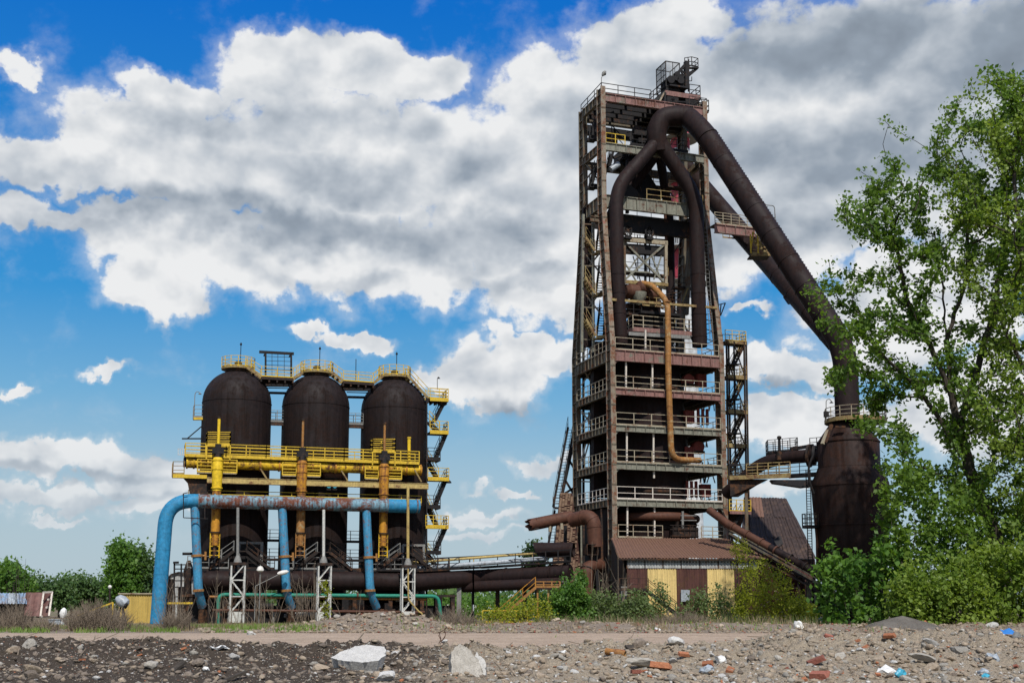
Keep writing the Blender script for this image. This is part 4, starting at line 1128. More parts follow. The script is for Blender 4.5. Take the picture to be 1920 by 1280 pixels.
# top deck: joists with gaps, rails, flood lamp
a, b = inset(ZTOP); z0 = lz[-1]
m = MB()
for v_ in np.linspace(b + .7, TD - b - .7, 5): m.bar(T.w(a + .4, v_, z0 - .45), T.w(TW - a - .4, v_, z0 - .45), .22, .5)
tag(m.build('roof_joists', 'black', tower), kind='stuff')
m = MB()
for u in np.linspace(a + 1, TW - a - 1, 5): m.bar(T.w(u, b + .3, z0 - .25), T.w(u, TD - b - .3, z0 - .25), .28, .14)
tag(m.build('roof_purlins', 'black', tower), kind='stuff')
m = MB(); random.seed(5)
for k in range(5):
    u, v_ = random.uniform(a + 1, TW - 4), random.uniform(b + .8, TD - b - 1.2); m.bar(T.w(u, v_, z0 - .2), T.w(u + random.uniform(1, 3), v_ + random.uniform(-1, 1), z0 - .2), .16)
m.box(T.w(TW - 3.2, TD / 2, z0 - .1), 5.2, TD - 2 * b - 1, .08, T.u, T.v)
m.build('roof_plates', 'darkrust', tower)
m = MB(); m.box(T.w(3.6, TD - b - .9, zt(214)), 6.6, .5, 1.0, T.u, T.v); m.build('rear_box_girder', 'black', tower)
railing([T.w(a + .3, TD - b, z0), T.w(a + .1, b + .1, z0), T.w(a + 5.6, b + .1, z0)], tower, 'black', 1.05, 1.9, 2, .06, True, 'roof_railing')
railing([T.w(a + 1.5, TD - b, z0), T.w(TW - a, TD - b, z0), T.w(TW - a, b + .1, z0), T.w(TW - a - 2, b + .1, z0)], tower, 'black', 1.05, 1.6, 2, .05, True, 'roof_railing')
lp = T.w(a + .15, b + .15, z0)
t_ = thing('flood_lamp', lp, 'small grey flood lamp on a bent pole at the top left corner of the tower', 'lamp')
MB().tube([lp, lp + UP * 1.6, lp + UP * 1.9 + T.u * .15], .04, 6).build('pole', 'grey_steel', t_)
MB().tube([lp + UP * 1.85 + T.u * .1, lp + UP * 2.1 + T.u * .3, lp + UP * 2.35 + T.u * .42], [.1, .24, .12], 10).build('lamp_head', 'grey_steel', t_, True)

# ------------------------------------------------------------------ head gear on the tower top
hv = 2.6
def H(x, y, v=hv): return T.p(x, y, v)
t_ = thing('head_gear', H(1280, 172), 'black head gear with mesh cage, jib and small railed platform on the tower top', 'machinery')
A, B = H(1247, 171), H(1313, 181); A.z = B.z = (A.z + B.z) / 2 + .02
m = MB(); m.prism([A, B, B + T.v * 3.6, A + T.v * 3.6], (0, 0, -.18)); m.build('platform', 'darkrust', t_)
m = MB(); m.bar(A - UP * .2, B - UP * .2, .14, .5); m.build('edge_girder', 'tower_pink', t_)
m = MB(); m.bar(A - UP * .2, A + T.v * 3.6 - UP * .2, .14, .4); m.bar(B - UP * .2, B + T.v * 3.6 - UP * .2, .14, .4); m.build('side_beam', 'tower_dull', t_)
m = MB()
for (p, q) in ((A, H(1246, 196)), (B, H(1300, 205)), (A + T.v * 3.4, H(1252, 200, 5)), (B + T.v * 3.4, H(1305, 205, 5))): m.bar(p - UP * .2, q, .2)
m.bar(H(1247, 195), A - UP * .3 + T.u * 1.2, .1); m.build('support_legs', 'black', t_)
m = MB(); m.prism([H(1246, 176), H(1236, 196), H(1234, 193), H(1245, 173)], T.v * .2); m.build('stair_stringer', 'rail_pale', t_)
for k, (p, q) in enumerate([(H(1293, 178), B), (B, B + T.v * 3.6), (A + T.v * 3.6, B + T.v * 3.6), (A, A + T.v * 3.6), (A, H(1256, 172.5))]):
    railing([p, q], t_, 'black', 1.15, 1.0, 2, .06)
# mesh cage
c0, c1 = H(1249, 163), H(1275, 166)
hgt = H(1249, 115).z - c0.z
m = MB(); quad = [c0, c1, c1 + T.v * 1.7, c0 + T.v * 1.7]
quad = [c0, H(1275, 165), H(1275, 165) + T.v * 2.2, c0 + T.v * 2.2]
for q in quad: m.bar(q, Vector((q.x, q.y, c0.z + hgt)), .09)
for h_ in (0.02, .28, 1.0):
    for k in range(4): p, q = quad[k].copy(), quad[(k + 1) % 4].copy(); p.z = q.z = c0.z + hgt * h_; m.bar(p, q, .08)
for h_ in (.5, .75):
    p, q = quad[3].copy(), quad[0].copy(); p.z = q.z = c0.z + hgt * h_; m.bar(p, q, .06)
for k in range(4): p = (quad[k] + quad[(k + 1) % 4]) / 2; m.bar(Vector((p.x, p.y, c0.z)), Vector((p.x, p.y, c0.z + hgt)), .06)
m.build('cage_frame', 'black', t_)
m = MB()
for k in (3,):
    p, q = quad[3], quad[0]
    for f_ in np.linspace(0, 1, 14): r_ = p.lerp(q, f_); m.bar(Vector((r_.x, r_.y, c0.z + hgt * .25)), Vector((r_.x, r_.y, c0.z + hgt)), .022)
    for h_ in np.linspace(.25, 1, 24): a_, b_ = p.copy(), q.copy(); a_.z = b_.z = c0.z + hgt * h_; m.bar(a_, b_, .022)
p, q = quad[0], quad[1]
for f_ in np.linspace(0, 1, 12): r_ = p.lerp(q, f_); m.bar(Vector((r_.x, r_.y, c0.z + hgt * .28)), Vector((r_.x, r_.y, c0.z + hgt)), .014)
for h_ in np.linspace(.28, 1, 20): a_, b_ = p.copy(), q.copy(); a_.z = b_.z = c0.z + hgt * h_; m.bar(a_, b_, .014)
m.build('wire_mesh', 'grey_steel', t_)
# jib lattice, curved
m = MB(); J = [(1262, 152), (1268, 141), (1276, 131), (1284, 122), (1287, 116)]; K = [(1275, 153), (1281, 143), (1287, 140), (1291, 126), (1290, 117)]
for k in range(4):
    m.bar(H(*J[k]), H(*J[k + 1]), .28); m.bar(H(*K[k]), H(*K[k + 1]), .2); m.bar(H(*J[k]), H(*K[k + 1]), .14); m.bar(H(*K[k]), H(*J[k + 1]), .14)
for k in range(5): m.bar(H(*J[k]), H(*K[k]), .14); 
m.build('jib_lattice', 'black', t_)
m = MB(); m.bar(H(1287, 166), H(1287, 116), .45); m.bar(H(1291, 172), H(1291, 112), .12); m.build('mast', 'black', t_)
m = MB(); m.prism([H(1275, 143), H(1288, 150), H(1288, 165), H(1281, 160)], T.v * .5); m.prism([H(1288, 137), H(1309, 126), H(1309, 130), H(1290, 146)], T.v * 1.2); m.build('jib_web', 'black', t_)
p, q = H(1291, 133), H(1309, 127)
railing([H(1284, 126), H(1297, 124) , q], t_, 'black', 1.0, .5, 2, .06); railing([q, q + T.v * 1.3], t_, 'black', 1.0, .6, 2, .05)
m = MB(); m.bar(H(1284, 128), H(1309, 128) , .3, .14); m.bar(H(1297, 144), H(1297, 152), .06); m.bar(H(1292, 152), H(1297, 152), .06); m.build('jib_platform', 'black', t_)
m = MB()
for (x, y, r_) in ((1256, 151, .42), (1268, 141, .3), (1266, 148, .3), (1274, 152, .4)): c_ = H(x, y); m.tube([c_ - T.v * .3, c_ + T.v * .4], r_, 12)
m.build('winch_drums', 'black', t_, True)
m = MB()
for (x, y, w, h_) in ((1257, 158, .9, .9), (1268, 160, 1.3, .7), (1280, 160, .8, .9), (1262, 166, 1.6, .5)): m.box(H(x, y) + T.v * .6, w, 1.2, h_, T.u, T.v)
m.box(H(1270, 164.5), 2.1, .8, .16, T.u, T.v)
m.build('machine_boxes', 'black', t_)
MB().tube([H(1269, 172, 4), H(1269, 206, 4)], .85, 16).build('vent_neck', 'pipe_dark', t_, True)
m = MB(); random.seed(11)
for k in range(9): m.bar(H(1250 + random.uniform(0, 55), 182 + random.uniform(0, 16), random.uniform(2, 5)), H(1250 + random.uniform(0, 55), 182 + random.uniform(0, 16), random.uniform(2, 5)), .16)
m.box(H(1255, 192, 3.4), 1.3, 1.6, 1.2, T.u, T.v); m.box(H(1291, 193, 3.4), 1.5, 1.6, 1.3, T.u, T.v)
m.build('under_framing', 'black', t_)
a, b = inset(ZTOP)
t_ = thing('corner_stage', T.w(TW - a - 1, b, lz[-1]), 'small railed stage with a pale panel at the top right corner of the tower', 'platform')
A, B = H(1303, 205, b + .3), H(1329, 209, b + .3); A.z = B.z
deck([A, B, B + T.v * 3, A + T.v * 3], .15, t_, 'darkrust')
for p_ in ([A, B], [B, B + T.v * 3], [A + T.v * 3, B + T.v * 3]): railing(p_, t_, 'black', 1.2, .8, 2, .06)
m = MB()
for x in (1307, 1312, 1317): m.box(H(x, 201, b + .6), .18, .1, 1.0, T.u, T.v)
m.build('pale_panels', 'rail_pale', t_)

# ------------------------------------------------------------------ furnace shaft
fc = T.w(TW / 2 - .1, TD / 2, 0)
fz = lambda y: zt(y)
t_ = thing('blast_furnace', fc, 'huge dark furnace shaft hidden behind the tower floors', 'furnace')
prof = [(3.9, 0), (3.9, fz(1010)), (4.15, fz(1000)), (4.1, fz(940)), (3.7, fz(930)), (4.0, fz(880)), (4.05, fz(800)), (3.6, fz(700)), (3.2, fz(640)), (2.6, fz(612)), (1.7, fz(570)), (1.5, fz(540)), (1.5, fz(530)), (.1, fz(529))]
MB().lathe(fc, prof, 48).build('shaft', 'pipe_dark', t_, True)
for y in (985, 915, 850, 790, 715, 695, 650):
    z = fz(y); r_ = np.interp(z, [p[1] for p in prof], [p[0] for p in prof]); m = MB(); m.lathe(fc, [(r_, z - .12), (r_ + .18, z - .1), (r_ + .18, z + .1), (r_, z + .12)], 40); m.build('shell_band', 'darkrust', t_, True)
m = MB(); m.tube(ring_pts(fc + UP * fz(965), 4.7, 0, 2 * math.pi, 30), .42, 12, False); m.build('bustle_pipe', 'pipe_brown', t_, True)
for k in range(12):
    an = k / 12 * 2 * math.pi; d_ = V(math.cos(an), math.sin(an), 0)
    m = MB(); m.tube([fc + d_ * 4.7 + UP * (fz(965) - .4), fc + d_ * 4.5 + UP * fz(990), fc + d_ * 3.9 + UP * fz(996)], [.2, .16, .12], 8); m.build('tuyere_pipe', 'darkrust', t_, True)

# throat machinery at the furnace top
t_ = thing('throat_machinery', T.w(5, 3.5, fz(560)), 'rusty jumble of hoppers and valves on the furnace throat behind the orange pipe', 'machinery')
m = MB()
for (x, y, r_, l) in ((1187, 547, .75, 1.6), (1205, 540, .7, 1.4), (1222, 553, .55, 1.2)): c_ = T.p(x, y, 2.8); m.tube([c_ - T.u * l / 2, c_ - T.u * l * .3, c_ + T.u * l * .3, c_ + T.u * l / 2], [r_ * .6, r_, r_, r_ * .6], 14)
m.build('hoppers', 'pipe_brown', t_, True)
m = MB(); c_ = T.p(1198, 560, 2.6); m.lathe(c_ - UP * .5, [(.8, 1.1), (.75, .6), (.3, -.1), (.05, -.1)], 16); m.build('pale_cone', 'tower_green', t_, True)
m = MB(); random.seed(21)
for k in range(14): m.box(T.p(random.uniform(1172, 1240), random.uniform(535, 590), random.uniform(3, 5)), random.uniform(.4, 1.4), .6, random.uniform(.3, 1.0), T.u, T.v)
m.build('valve_blocks', 'darkrust', t_)
m = MB()
for k in range(16): m.bar(T.p(random.uniform(1172, 1290), random.uniform(545, 600), 3), T.p(random.uniform(1172, 1290), random.uniform(545, 600), 4.5), .08)
tag(m.build('small_pipes', 'darkrust', t_), kind='stuff')
# stage with pinkish rails around it
zst = zt(621); 
A, B = T.p(1187, 620, 1.4), T.p(1302, 625, 1.4); A.z = B.z
deck([A, B, B + T.v * 5, A + T.v * 5], .1, t_, 'black', 'stage_deck')
m = MB(); m.bar(A - UP * .05, B - UP * .05, .1, .42); m.bar(A - UP * .05, A + T.v * 4 - UP * .05, .1, .42); m.build('stage_edge', 'tower_pink', t_)
m = MB(); m.bar(A - UP * .55 - T.u * .5, B - UP * .45 - T.u * .5, .2, .35); m.build('stage_girder', 'grey_steel', t_)
for k in range(3): railing([A.lerp(B, k / 3), A.lerp(B, (k + 1) / 3)], t_, 'rail_pale', 1.35, 1.3, 3, .065)
railing([A, A + T.v * 4], t_, 'rail_pale', 1.35, 1.0, 3, .06)
C_, D_ = T.p(1205, 574, 2.4), T.p(1244, 576, 2.4); C_.z = D_.z
railing([C_, D_], t_, 'rail_brass', .9, .9, 2, .06)
m = MB(); m.box((A + B) / 2 + T.v * 2 + UP * 1.9, 4.5, 3.0, .25, T.u, T.v); m.box((A + B) / 2 + T.v * 2.4 + UP * .9, 3.6, 2.2, 1.7, T.u, T.v); m.build('canopy', 'black', t_)

# hoist frame with cross bracing and two rope sheaves
hv2 = 3.6
def Q(x, y, v=hv2): return T.p(x, y, v)
t_ = thing('hoist_frame', Q(1210, 530), 'pale steel hoist frame with crossed braces and two black rope wheels inside the tower', 'hoist frame')
m = MB(); m.bar(Q(1166, 449), Q(1251, 456), .3, .42); m.build('top_beam', 'rail_pale', t_)
m = MB(); m.bar(Q(1168, 528), Q(1252, 534), .25, .35); m.build('bottom_beam', 'rail_brass', t_)
m = MB(); m.bar(Q(1248, 454), Q(1248, 532), .3, .3); m.build('right_post', 'rail_pale', t_)
m = MB(); m.bar(Q(1170, 451), Q(1170, 532), .3, .3); m.build('left_post', 'tower_dull', t_)
m = MB()
for (x0, y0, x1, y1, w) in ((1170, 453, 1244, 528, .2), (1246, 458, 1172, 524, .2), (1170, 490, 1196, 532, .12), (1196, 482, 1180, 505, .12), (1222, 480, 1240, 526, .12), (1240, 480, 1226, 524, .12), (1172, 508, 1218, 511, .14)): m.bar(Q(x0, y0), Q(x1, y1), w)
m.build('cross_bracing', 'tower_green', t_)
m = MB(); m.bar(Q(1166, 466, 4), Q(1250, 472, 4), .6, .95); m.bar(Q(1210, 440, 4), Q(1210, 530, 4), .2); m.bar(Q(1218, 440, 4.2), Q(1218, 530, 4.2), .1); m.bar(Q(1200, 440, 4.2), Q(1200, 480, 4.2), .06); m.build('dark_beam', 'black', t_)
for x, y in ((1177, 433), (1217.5, 435)):
    m = MB(); c_ = Q(x, y, 3.2)
    ring = [c_ + (T.u * math.cos(k / 16 * 2 * math.pi) + UP * math.sin(k / 16 * 2 * math.pi) * 1.35) * .42 for k in range(17)]
    m.tube(ring, .12, 6, False)
    for k in range(4): m.bar(ring[k * 2], ring[k * 2 + 8], .09)
    m.build('rope_wheel', 'black', t_)
    m = MB(); m.box(c_ - UP * .72, .7, .5, .25, T.u, T.v); m.build('wheel_block', 'black', t_)
railing([Q(1170, 446, 5), Q(1250, 451, 5)], t_, 'black', 1.2, 1.1, 3, .04)

# inner struts and posts of the tower
t_ = thing('strut_frame', T.w(8, 5, fz(600)), 'dark posts and leaning struts between the two great uptake pipes', 'frame')
def bar2(x0, y0, x1, y1, w, v0, v1, mat, name, h=None):
    m = MB(); m.bar(T.p(x0, y0, v0), T.p(x1, y1, v1), w, h or w); return m.build(name, mat, t_)
bar2(1295, 424, 1286, 590, .45, 4.6, 4.6, 'tower_dull', 'leaning_strut')
bar2(1272, 590, 1300, 640, .15, 4, 4, 'tower_dull', 'brace'); bar2(1290, 540, 1262, 610, .12, 4, 4, 'rail_brass', 'brace')
bar2(1284, 240, 1286, 400, .35, 5, 5, 'tower_dull', 'upper_post'); bar2(1176, 285, 1176, 400, .3, 5.5, 5.5, 'black', 'upper_post')
bar2(1293, 322, 1325, 290, .4, 5, 3, 'tower_dull', 'diagonal'); bar2(1165, 335, 1150, 365, .4, 4, 4, 'tower_dull', 'diagonal')
# charging chute: dark cone and hoppers behind the Y pipes
t_ = thing('charging_hopper', T.w(5, 6, fz(330)), 'black hopper and conveyor head between the arms of the Y shaped uptake', 'hopper')
m = MB(); m.prism([T.p(1162, 283, 6), T.p(1205, 283, 6), T.p(1200, 300, 6), T.p(1232, 350, 6), T.p(1245, 370, 6), T.p(1205, 372, 6), T.p(1185, 345, 6), T.p(1180, 318, 6), T.p(1162, 305, 6)], T.v * 1.5); m.build('chute', 'black', t_)
m = MB(); m.prism([T.p(1172, 352, 3), T.p(1180, 346, 3), T.p(1196, 358, 3), T.p(1196, 368, 3), T.p(1170, 368, 3)], T.v * 1.5); m.build('skip', 'black', t_)
m = MB(); m.prism([T.p(1140, 250, 5), T.p(1146, 246, 5), T.p(1158, 262, 5), T.p(1158, 272, 5), T.p(1140, 270, 5)], T.v * 1.2); m.build('rear_housing', 'darkrust', t_)
m = MB(); m.tube([T.p(1145, 318, 3), T.p(1160, 308, 3)], .3, 12); m.build('pale_cylinder', 'corr_white', t_, True)
m = MB()
for (x0, y0, x1, y1, w) in ((1147, 235, 1172, 262, .08), (1147, 235, 1147, 265, .08), (1147, 247, 1168, 270, .06), (1176, 249, 1205, 238, .08), (1180, 262, 1215, 240, .3), (1150, 296, 1165, 290, .3), (1145, 315, 1165, 293, .2)): m.bar(T.p(x0, y0, 4), T.p(x1, y1, 4), w)
m.build('stair_rails', 'black', t_)
A, B = T.p(1182, 262, 2.6), T.p(1290, 266, 2.6); A.z = B.z = zt(262)
deck([A, B, B + T.v * .5, A + T.v * .5], .25, t_, 'black'); railing([A, B], t_, 'black', 1.1, 1.2, 2, .05)
m = MB(); random.seed(8)
for k in range(14): m.box(T.p(random.uniform(1182, 1232), random.uniform(246, 285), random.uniform(3, 6)), random.uniform(.4, 1.3), .6, random.uniform(.4, 1.0), T.u, T.v)
m.build('valve_cluster', 'black', t_)
for k in range(3):
    m = MB(); r_ = T.p([1222, 1240, 1205][k], 480, 4.4); m.bar(T.p([1222, 1238, 1245][k], 300, 5), T.p([1222, 1238, 1245][k], 365, 5), .03); m.build('cable', 'black', t_)

# ------------------------------------------------------------------ pipes, rails and bracing in the open upper half
t_ = thing('pipe_and_rail_clutter', T.w(6, 5, fz(400)), 'rusty jumble of thin pipes, rails and bracing in the open upper half of the tower', 'pipework')
random.seed(61)
for (x0, x1, y, v_) in ((1166, 1215, 300, 6), (1168, 1240, 345, 6.5), (1250, 1300, 352, 4), (1170, 1250, 512, 6), (1262, 1296, 540, 5), (1170, 1200, 590, 3)):
    A, B = T.p(x0, y, v_), T.p(x1, y, v_); B.z = A.z
    m = MB(); m.bar(A, B, .9, .1); m.build('catwalk', 'darkrust', t_); railing([A - T.v * .4, B - T.v * .4], t_, random.choice(['rail_brass', 'black', 'darkrust']), 1.1, 1.1, 2, .05)
for k in range(34):
    y = random.choice([250, 320, 440, 480, 560, 600]); x = random.uniform(1168, 1296); l = random.uniform(15, 60); v_ = random.uniform(4, 7)
    m = MB(); dx = random.choice([0, 0, 1, -1, .5]) * l * .6
    m.bar(T.p(x, y, v_), T.p(x + dx, y + l, v_), random.choice([.06, .08, .12])); m.build('brace', random.choice(['darkrust', 'tower_dull', 'black', 'tower_pink']), t_)
for (x, y0, y1, r_, mt) in ((1200, 560, 640, .16, 'pipe_brown'), (1233, 570, 640, .12, 'grey_steel'), (1274, 560, 640, .2, 'pipe_dark'), (1247, 400, 450, .15, 'pipe_brown'), (1180, 300, 365, .2, 'pipe_dark')):
    m = MB(); m.tube([T.p(x, y0, 3.8), T.p(x + 2, y1, 3.8)], r_, 8); m.build('standpipe', mt, t_, True)
for y in (300, 470, 545):
    m = MB(); m.bar(T.p(1092, y, 7), T.p(1128, y + 45, 3), .12); m.build('brace', 'tower_dull', t_); m = MB(); m.bar(T.p(1128, y, 3), T.p(1092, y + 45, 7), .12); m.build('brace', 'tower_dull', t_)

# ------------------------------------------------------------------ gas uptakes and downcomers
t_ = thing('gas_uptake', T.p(1163, 645, 2.6), 'dark Y shaped gas uptake: two round legs meeting near the tower top', 'gas pipe')
leftp = [T.p(1164, 648, 1.1), T.p(1157, 500, 1.0), T.p(1155.5, 352, 1.0), T.p(1236, 262, 1.5)]
rightp = [T.p(1312, 650, 1.1), T.p(1308, 500, 1.0), T.p(1305, 370, 1.0), T.p(1236, 266, 1.5)]
MB().tube(fillet(leftp, [0, 1, 1.9, 0], 8), .68, 26).build('uptake_leg', 'pipe_dark', t_, True)
MB().tube(fillet(rightp, [0, 1, 1.9, 0], 8), .74, 26).build('uptake_leg', 'pipe_dark', t_, True)
rearl = [T.w(3.0, 6.8, zt(640)), T.w(3.0, 6.8, zt(380)), T.p(1238, 275, 5.0)]
rearr = [T.p(1259, 640, 6.2), T.p(1255, 405, 6.2), T.p(1236, 285, 5.0)]
for nm, pth, rr_ in (('rear_leg', rearl, .66), ('rear_leg', rearr, .48)): MB().tube(fillet(pth, [0, 1.8, 0], 6), rr_, 20).build(nm, 'pipe_dark', t_, True)
for pth, r_ in ((leftp, .68), (rightp, .74)):
    for f_ in (.12, .4, .66, .9):
        q = pth[0].lerp(pth[1], f_); m = MB(); m.tube([q - UP * .05, q + UP * .05], r_ + .03, 26); m.build('weld_ring', 'pipe_dark', t_, True)
CAT = P(1597, 1000, 108.0)
dpath = [T.p(1234, 285, 1.7), T.p(1230, 245, 1.5), T.p(1243, 221, 1.3), T.p(1262, 218, 1.1), T.p(1288, 218, .9), P(1322, 250, 116.6), P(1584, 652, 108.3), P(1590, 800, 108.0)]
fp = fillet(dpath, [0, 1.6, 1.9, 2.0, 2.0, 2.4, 2.2, 0], 10)
t_ = thing('downcomer', dpath[-1], 'huge dark pipe arching over the tower top and running steeply down to the dust catcher', 'gas pipe')
MB().tube(fp, list(np.linspace(1.0, 1.08, len(fp))), 32).build('pipe', 'pipe_dark', t_, True)
for f_ in np.linspace(.02, .98, 9):
    q = dpath[5].lerp(dpath[6], f_); d_ = (dpath[6] - dpath[5]).normalized(); m = MB(); m.tube([q - d_ * .05, q + d_ * .05], 1.09 + .03 * f_, 32); m.build('weld_ring', 'pipe_dark', t_, True)
m = MB(); d_ = (dpath[6] - dpath[5]).normalized(); nn = d_.cross(V(0, 1, 0)).normalized()
if nn.z < 0: nn = -nn
for f_ in np.linspace(.02, .9, 70): q = dpath[5].lerp(dpath[6], f_) + nn * 1.1; m.box(q, .12, .12, .16, d_, V(0, 1, 0), nn)
tag(m.build('ladder_rungs', 'darkrust', t_), kind='stuff')
m = MB(); random.seed(2)
for k in range(26):
    f_ = random.uniform(10, 38); i0 = int(f_); q = fp[i0].lerp(fp[i0 + 1], f_ - i0); m.tube([q + V(0, -.98, 0) * 1.0 + V(random.uniform(-.3, .3), 0, random.uniform(.1, .6)), q + V(0, -1.03, 0) + V(0, 0, .3)], .06, 6)
sd_path = [P(1280, 308, 128), P(1335, 372, 127), P(1430, 482, 123.5), P(1568, 642, 110.3)]
t_ = thing('second_downcomer', sd_path[-1], 'second dark gas pipe behind the great one, joining it low on the right', 'gas pipe')
MB().tube(fillet(sd_path, [0, 1, 3, 0], 6), .96, 26).build('pipe', 'pipe_dark', t_, True)
d_ = (sd_path[3] - sd_path[2]).normalized()
for f_ in np.linspace(.25, .9, 4):
    q = sd_path[2].lerp(sd_path[3], f_); m = MB(); m.tube([q - d_ * .05, q + d_ * .05], .99, 26); m.build('weld_ring', 'pipe_dark', t_, True)
c_ = P(1402, 450, 123.6); m = MB(); m.tube([c_ - V(0, .1, 0), c_ - V(0, .25, 0)], .5, 16); m.build('manhole', 'pipe_dark', t_, True)
m = MB(); a_, b_ = P(1470, 557, 112.3), P(1479, 570, 112)
m.bar(a_, b_, .3, .1); m.bar(a_, P(1474, 556, 112.3), .1); m.build('bottom_hatch', 'darkrust', t_)
# little yellow stage between the two pipes
c_ = P(1410, 473, 115.5); A, B = P(1408, 473, 115), P(1446, 475, 115); A.z = B.z
t_ = thing('pipe_stage', A, 'small yellow railed stage tucked between the two sloping gas pipes', 'platform')
deck([A, B, B + V(0, 2, 0), A + V(0, 2, 0)], .1, t_, 'black')
m = MB(); m.bar(A - UP * .1, B - UP * .1, .1, .3); m.build('edge_beam', 'rail_brass', t_)
railing([A, B], t_, 'rail_brass', 1.1, .8, 3, .06)
flight(P(1412, 448, 115.6), P(1438, 472, 115.6), V(0, .4, 0), t_, 'rail_brass', 'rail_brass', .9)
m = MB(); m.bar(A, A + UP * 1.9, .12); m.bar(A + V(.7, 0, 0), A + V(.7, 0, 1.9), .12); m.bar(P(1412, 435, 115), A + UP * .2, .1); m.build('hangers', 'rail_yellow', t_)

# ------------------------------------------------------------------ orange rust pipe down the front
t_ = thing('orange_pipe', T.p(1253, 855, -.3), 'long thin orange rusty pipe hanging down the front of the tower, bent at both ends', 'pipe')
op = [T.p(1203, 531, 2.6), T.p(1222, 535, 1.8), T.p(1252, 566, -.1), T.p(1253, 700, -.45), T.p(1259, 861, -.45), T.p(1312, 863, .5)]
MB().tube(fillet(op, [0, .5, 1.0, 1, 1.3, 0], 8), .29, 18).build('pipe', 'orange_rust', t_, True)
for k in range(9):
    q = op[2].lerp(op[3], k / 4) if k < 4 else op[3].lerp(op[4], (k - 4) / 5.2); m = MB(); m.tube([q - UP * .04, q + UP * .04], .315, 18); m.build('weld_ring', 'orange_rust', t_, True)

# ------------------------------------------------------------------ machines on the floors
random.seed(31)
for j, (x, y, k) in enumerate([(1290, 724, 0), (1314, 726, 1), (1291, 794, 1), (1318, 796, 2), (1290, 862, 1), (1308, 850, 0), (1297, 932, 2), (1322, 932, 1)]):
    base_ = T.p(x, y, 2.0)
    lab = ['red drum machine', 'red grated machine box', 'red pipe stand'][k]
    floor_ = {724: 'fourth', 726: 'fourth', 794: 'third', 796: 'third', 862: 'second', 850: 'second', 932: 'first'}[y]
    t_ = thing('red_machine', base_, f'faded {lab}, {"left" if j % 2 == 0 else "right"} of a pair on the {floor_} tower floor from below', 'machine')
    if k == 0:
        m = MB(); m.tube([base_ + UP * .6 - T.v * .3, base_ + UP * .6 + T.v * .5], .6, 16); m.build('drum', 'red_machine', t_, True)
        m = MB(); m.box(base_ + UP * .12, 1.2, .8, .24, T.u, T.v); m.build('base_frame', 'darkrust', t_)
    elif k == 1:
        m = MB(); m.box(base_ + UP * .65, 1.0, .7, 1.25, T.u, T.v); m.build('housing', 'red_machine', t_)
        m = MB()
        for s_ in np.linspace(-.4, .4, 5): m.box(base_ + UP * .65 + T.u * s_ - T.v * .38, .07, .08, 1.2, T.u, T.v)
        tag(m.build('ribs', 'red_machine', t_), kind='stuff')
    else:
        for s_ in (-.5, 0, .5):
            m = MB(); m.tube([base_ + T.u * s_, base_ + T.u * s_ + UP * 1.6], .16, 10); m.build('riser', 'red_machine', t_, True)
        m = MB(); m.bar(base_ - T.u * .6 + UP * .9, base_ + T.u * .6 + UP * .9, .12); m.build('cross_bar', 'darkrust', t_)
# dark valve stands in the lower bay
t_ = thing('water_manifold', T.p(1285, 1004, -.1), 'dark water manifold with bent grey pipes at the foot of the tower bay', 'manifold')
m = MB(); m.box(T.p(1283, 998, .1), 2.6, .8, 1.0, T.u, T.v); m.build('cabinet', 'darkrust', t_)
m = MB()
for x in (1262, 1272, 1283, 1294, 1305): m.bar(T.p(x, 1004, -.4), T.p(x, 984, -.4), .06)
for y in (984, 992, 1004): m.bar(T.p(1256, y, -.4), T.p(1310, y + .5, -.4), .06)
m.build('guard_frame', 'darkrust', t_)
MB().tube(fillet([T.p(1280, 990, -.2), T.p(1280, 958, -.2)], 0, 3), .12, 10).build('pipe', 'grey_steel', t_, True)
MB().tube(fillet([T.p(1292, 962, .2), T.p(1297, 962, .0), T.p(1300, 990, -.2)], .3, 5), .16, 10).build('pipe', 'grey_steel', t_, True)
m = MB()
for y in (966, 975): m.bar(T.p(1276, y, -.2), T.p(1306, y, -.2), .08)
m.build('flange', 'grey_steel', t_)
# dark bracing seen inside the left face at each level
t_ = thing('rear_trestle', T.w(2, TD + .5, 0), 'pale cross braced trestle seen through the left side of the tower', 'trestle')
for (x0, y0, x1, y1) in ((1090, 722, 1112, 690), (1112, 722, 1092, 690), (1088, 800, 1112, 770), (1112, 800, 1090, 770), (1104, 772, 1104, 796), (1093, 868, 1104, 830), (1088, 870, 1098, 832), (1090, 775, 1115, 775), (1090, 902, 1140, 904), (1096, 658, 1100, 640), (1104, 665, 1112, 632), (1110, 640, 1118, 665)):
    m = MB(); m.bar(T.p(x0, y0, TD - 1.5), T.p(x1, y1, TD - 1.5), .12); m.build('brace', 'rail_white', t_)
m = MB()
for (x, y0, y1) in ((1094, 640, 1130), (1118, 640, 1130), (1108, 640, 1130)): m.bar(T.p(x, y0, TD - 1.3), T.p(x, y1, TD - 1.3), .2)
m.build('posts', 'black', t_)

# dark plates added to block the sky and darken the left bays
t_ = thing('dark_bay_fill', T.w(1.5, 6, 0), 'black plates added to keep the left tower bays dark next to the near column', 'shaft')
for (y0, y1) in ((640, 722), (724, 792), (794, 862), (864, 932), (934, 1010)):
    m = MB(); m.prism([T.p(1114, y0, 5.6), T.p(1150, y0, 5.6), T.p(1150, y1, 5.6), T.p(1113, y1, 5.6)], T.v * .8); m.build('dark_fill_plate', 'pipe_dark', t_)
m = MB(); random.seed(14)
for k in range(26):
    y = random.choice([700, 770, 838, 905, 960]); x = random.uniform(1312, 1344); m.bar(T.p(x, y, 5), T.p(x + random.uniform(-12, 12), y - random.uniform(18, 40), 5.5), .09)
tag(m.build('rear_bracing', 'black', t_), kind='stuff')

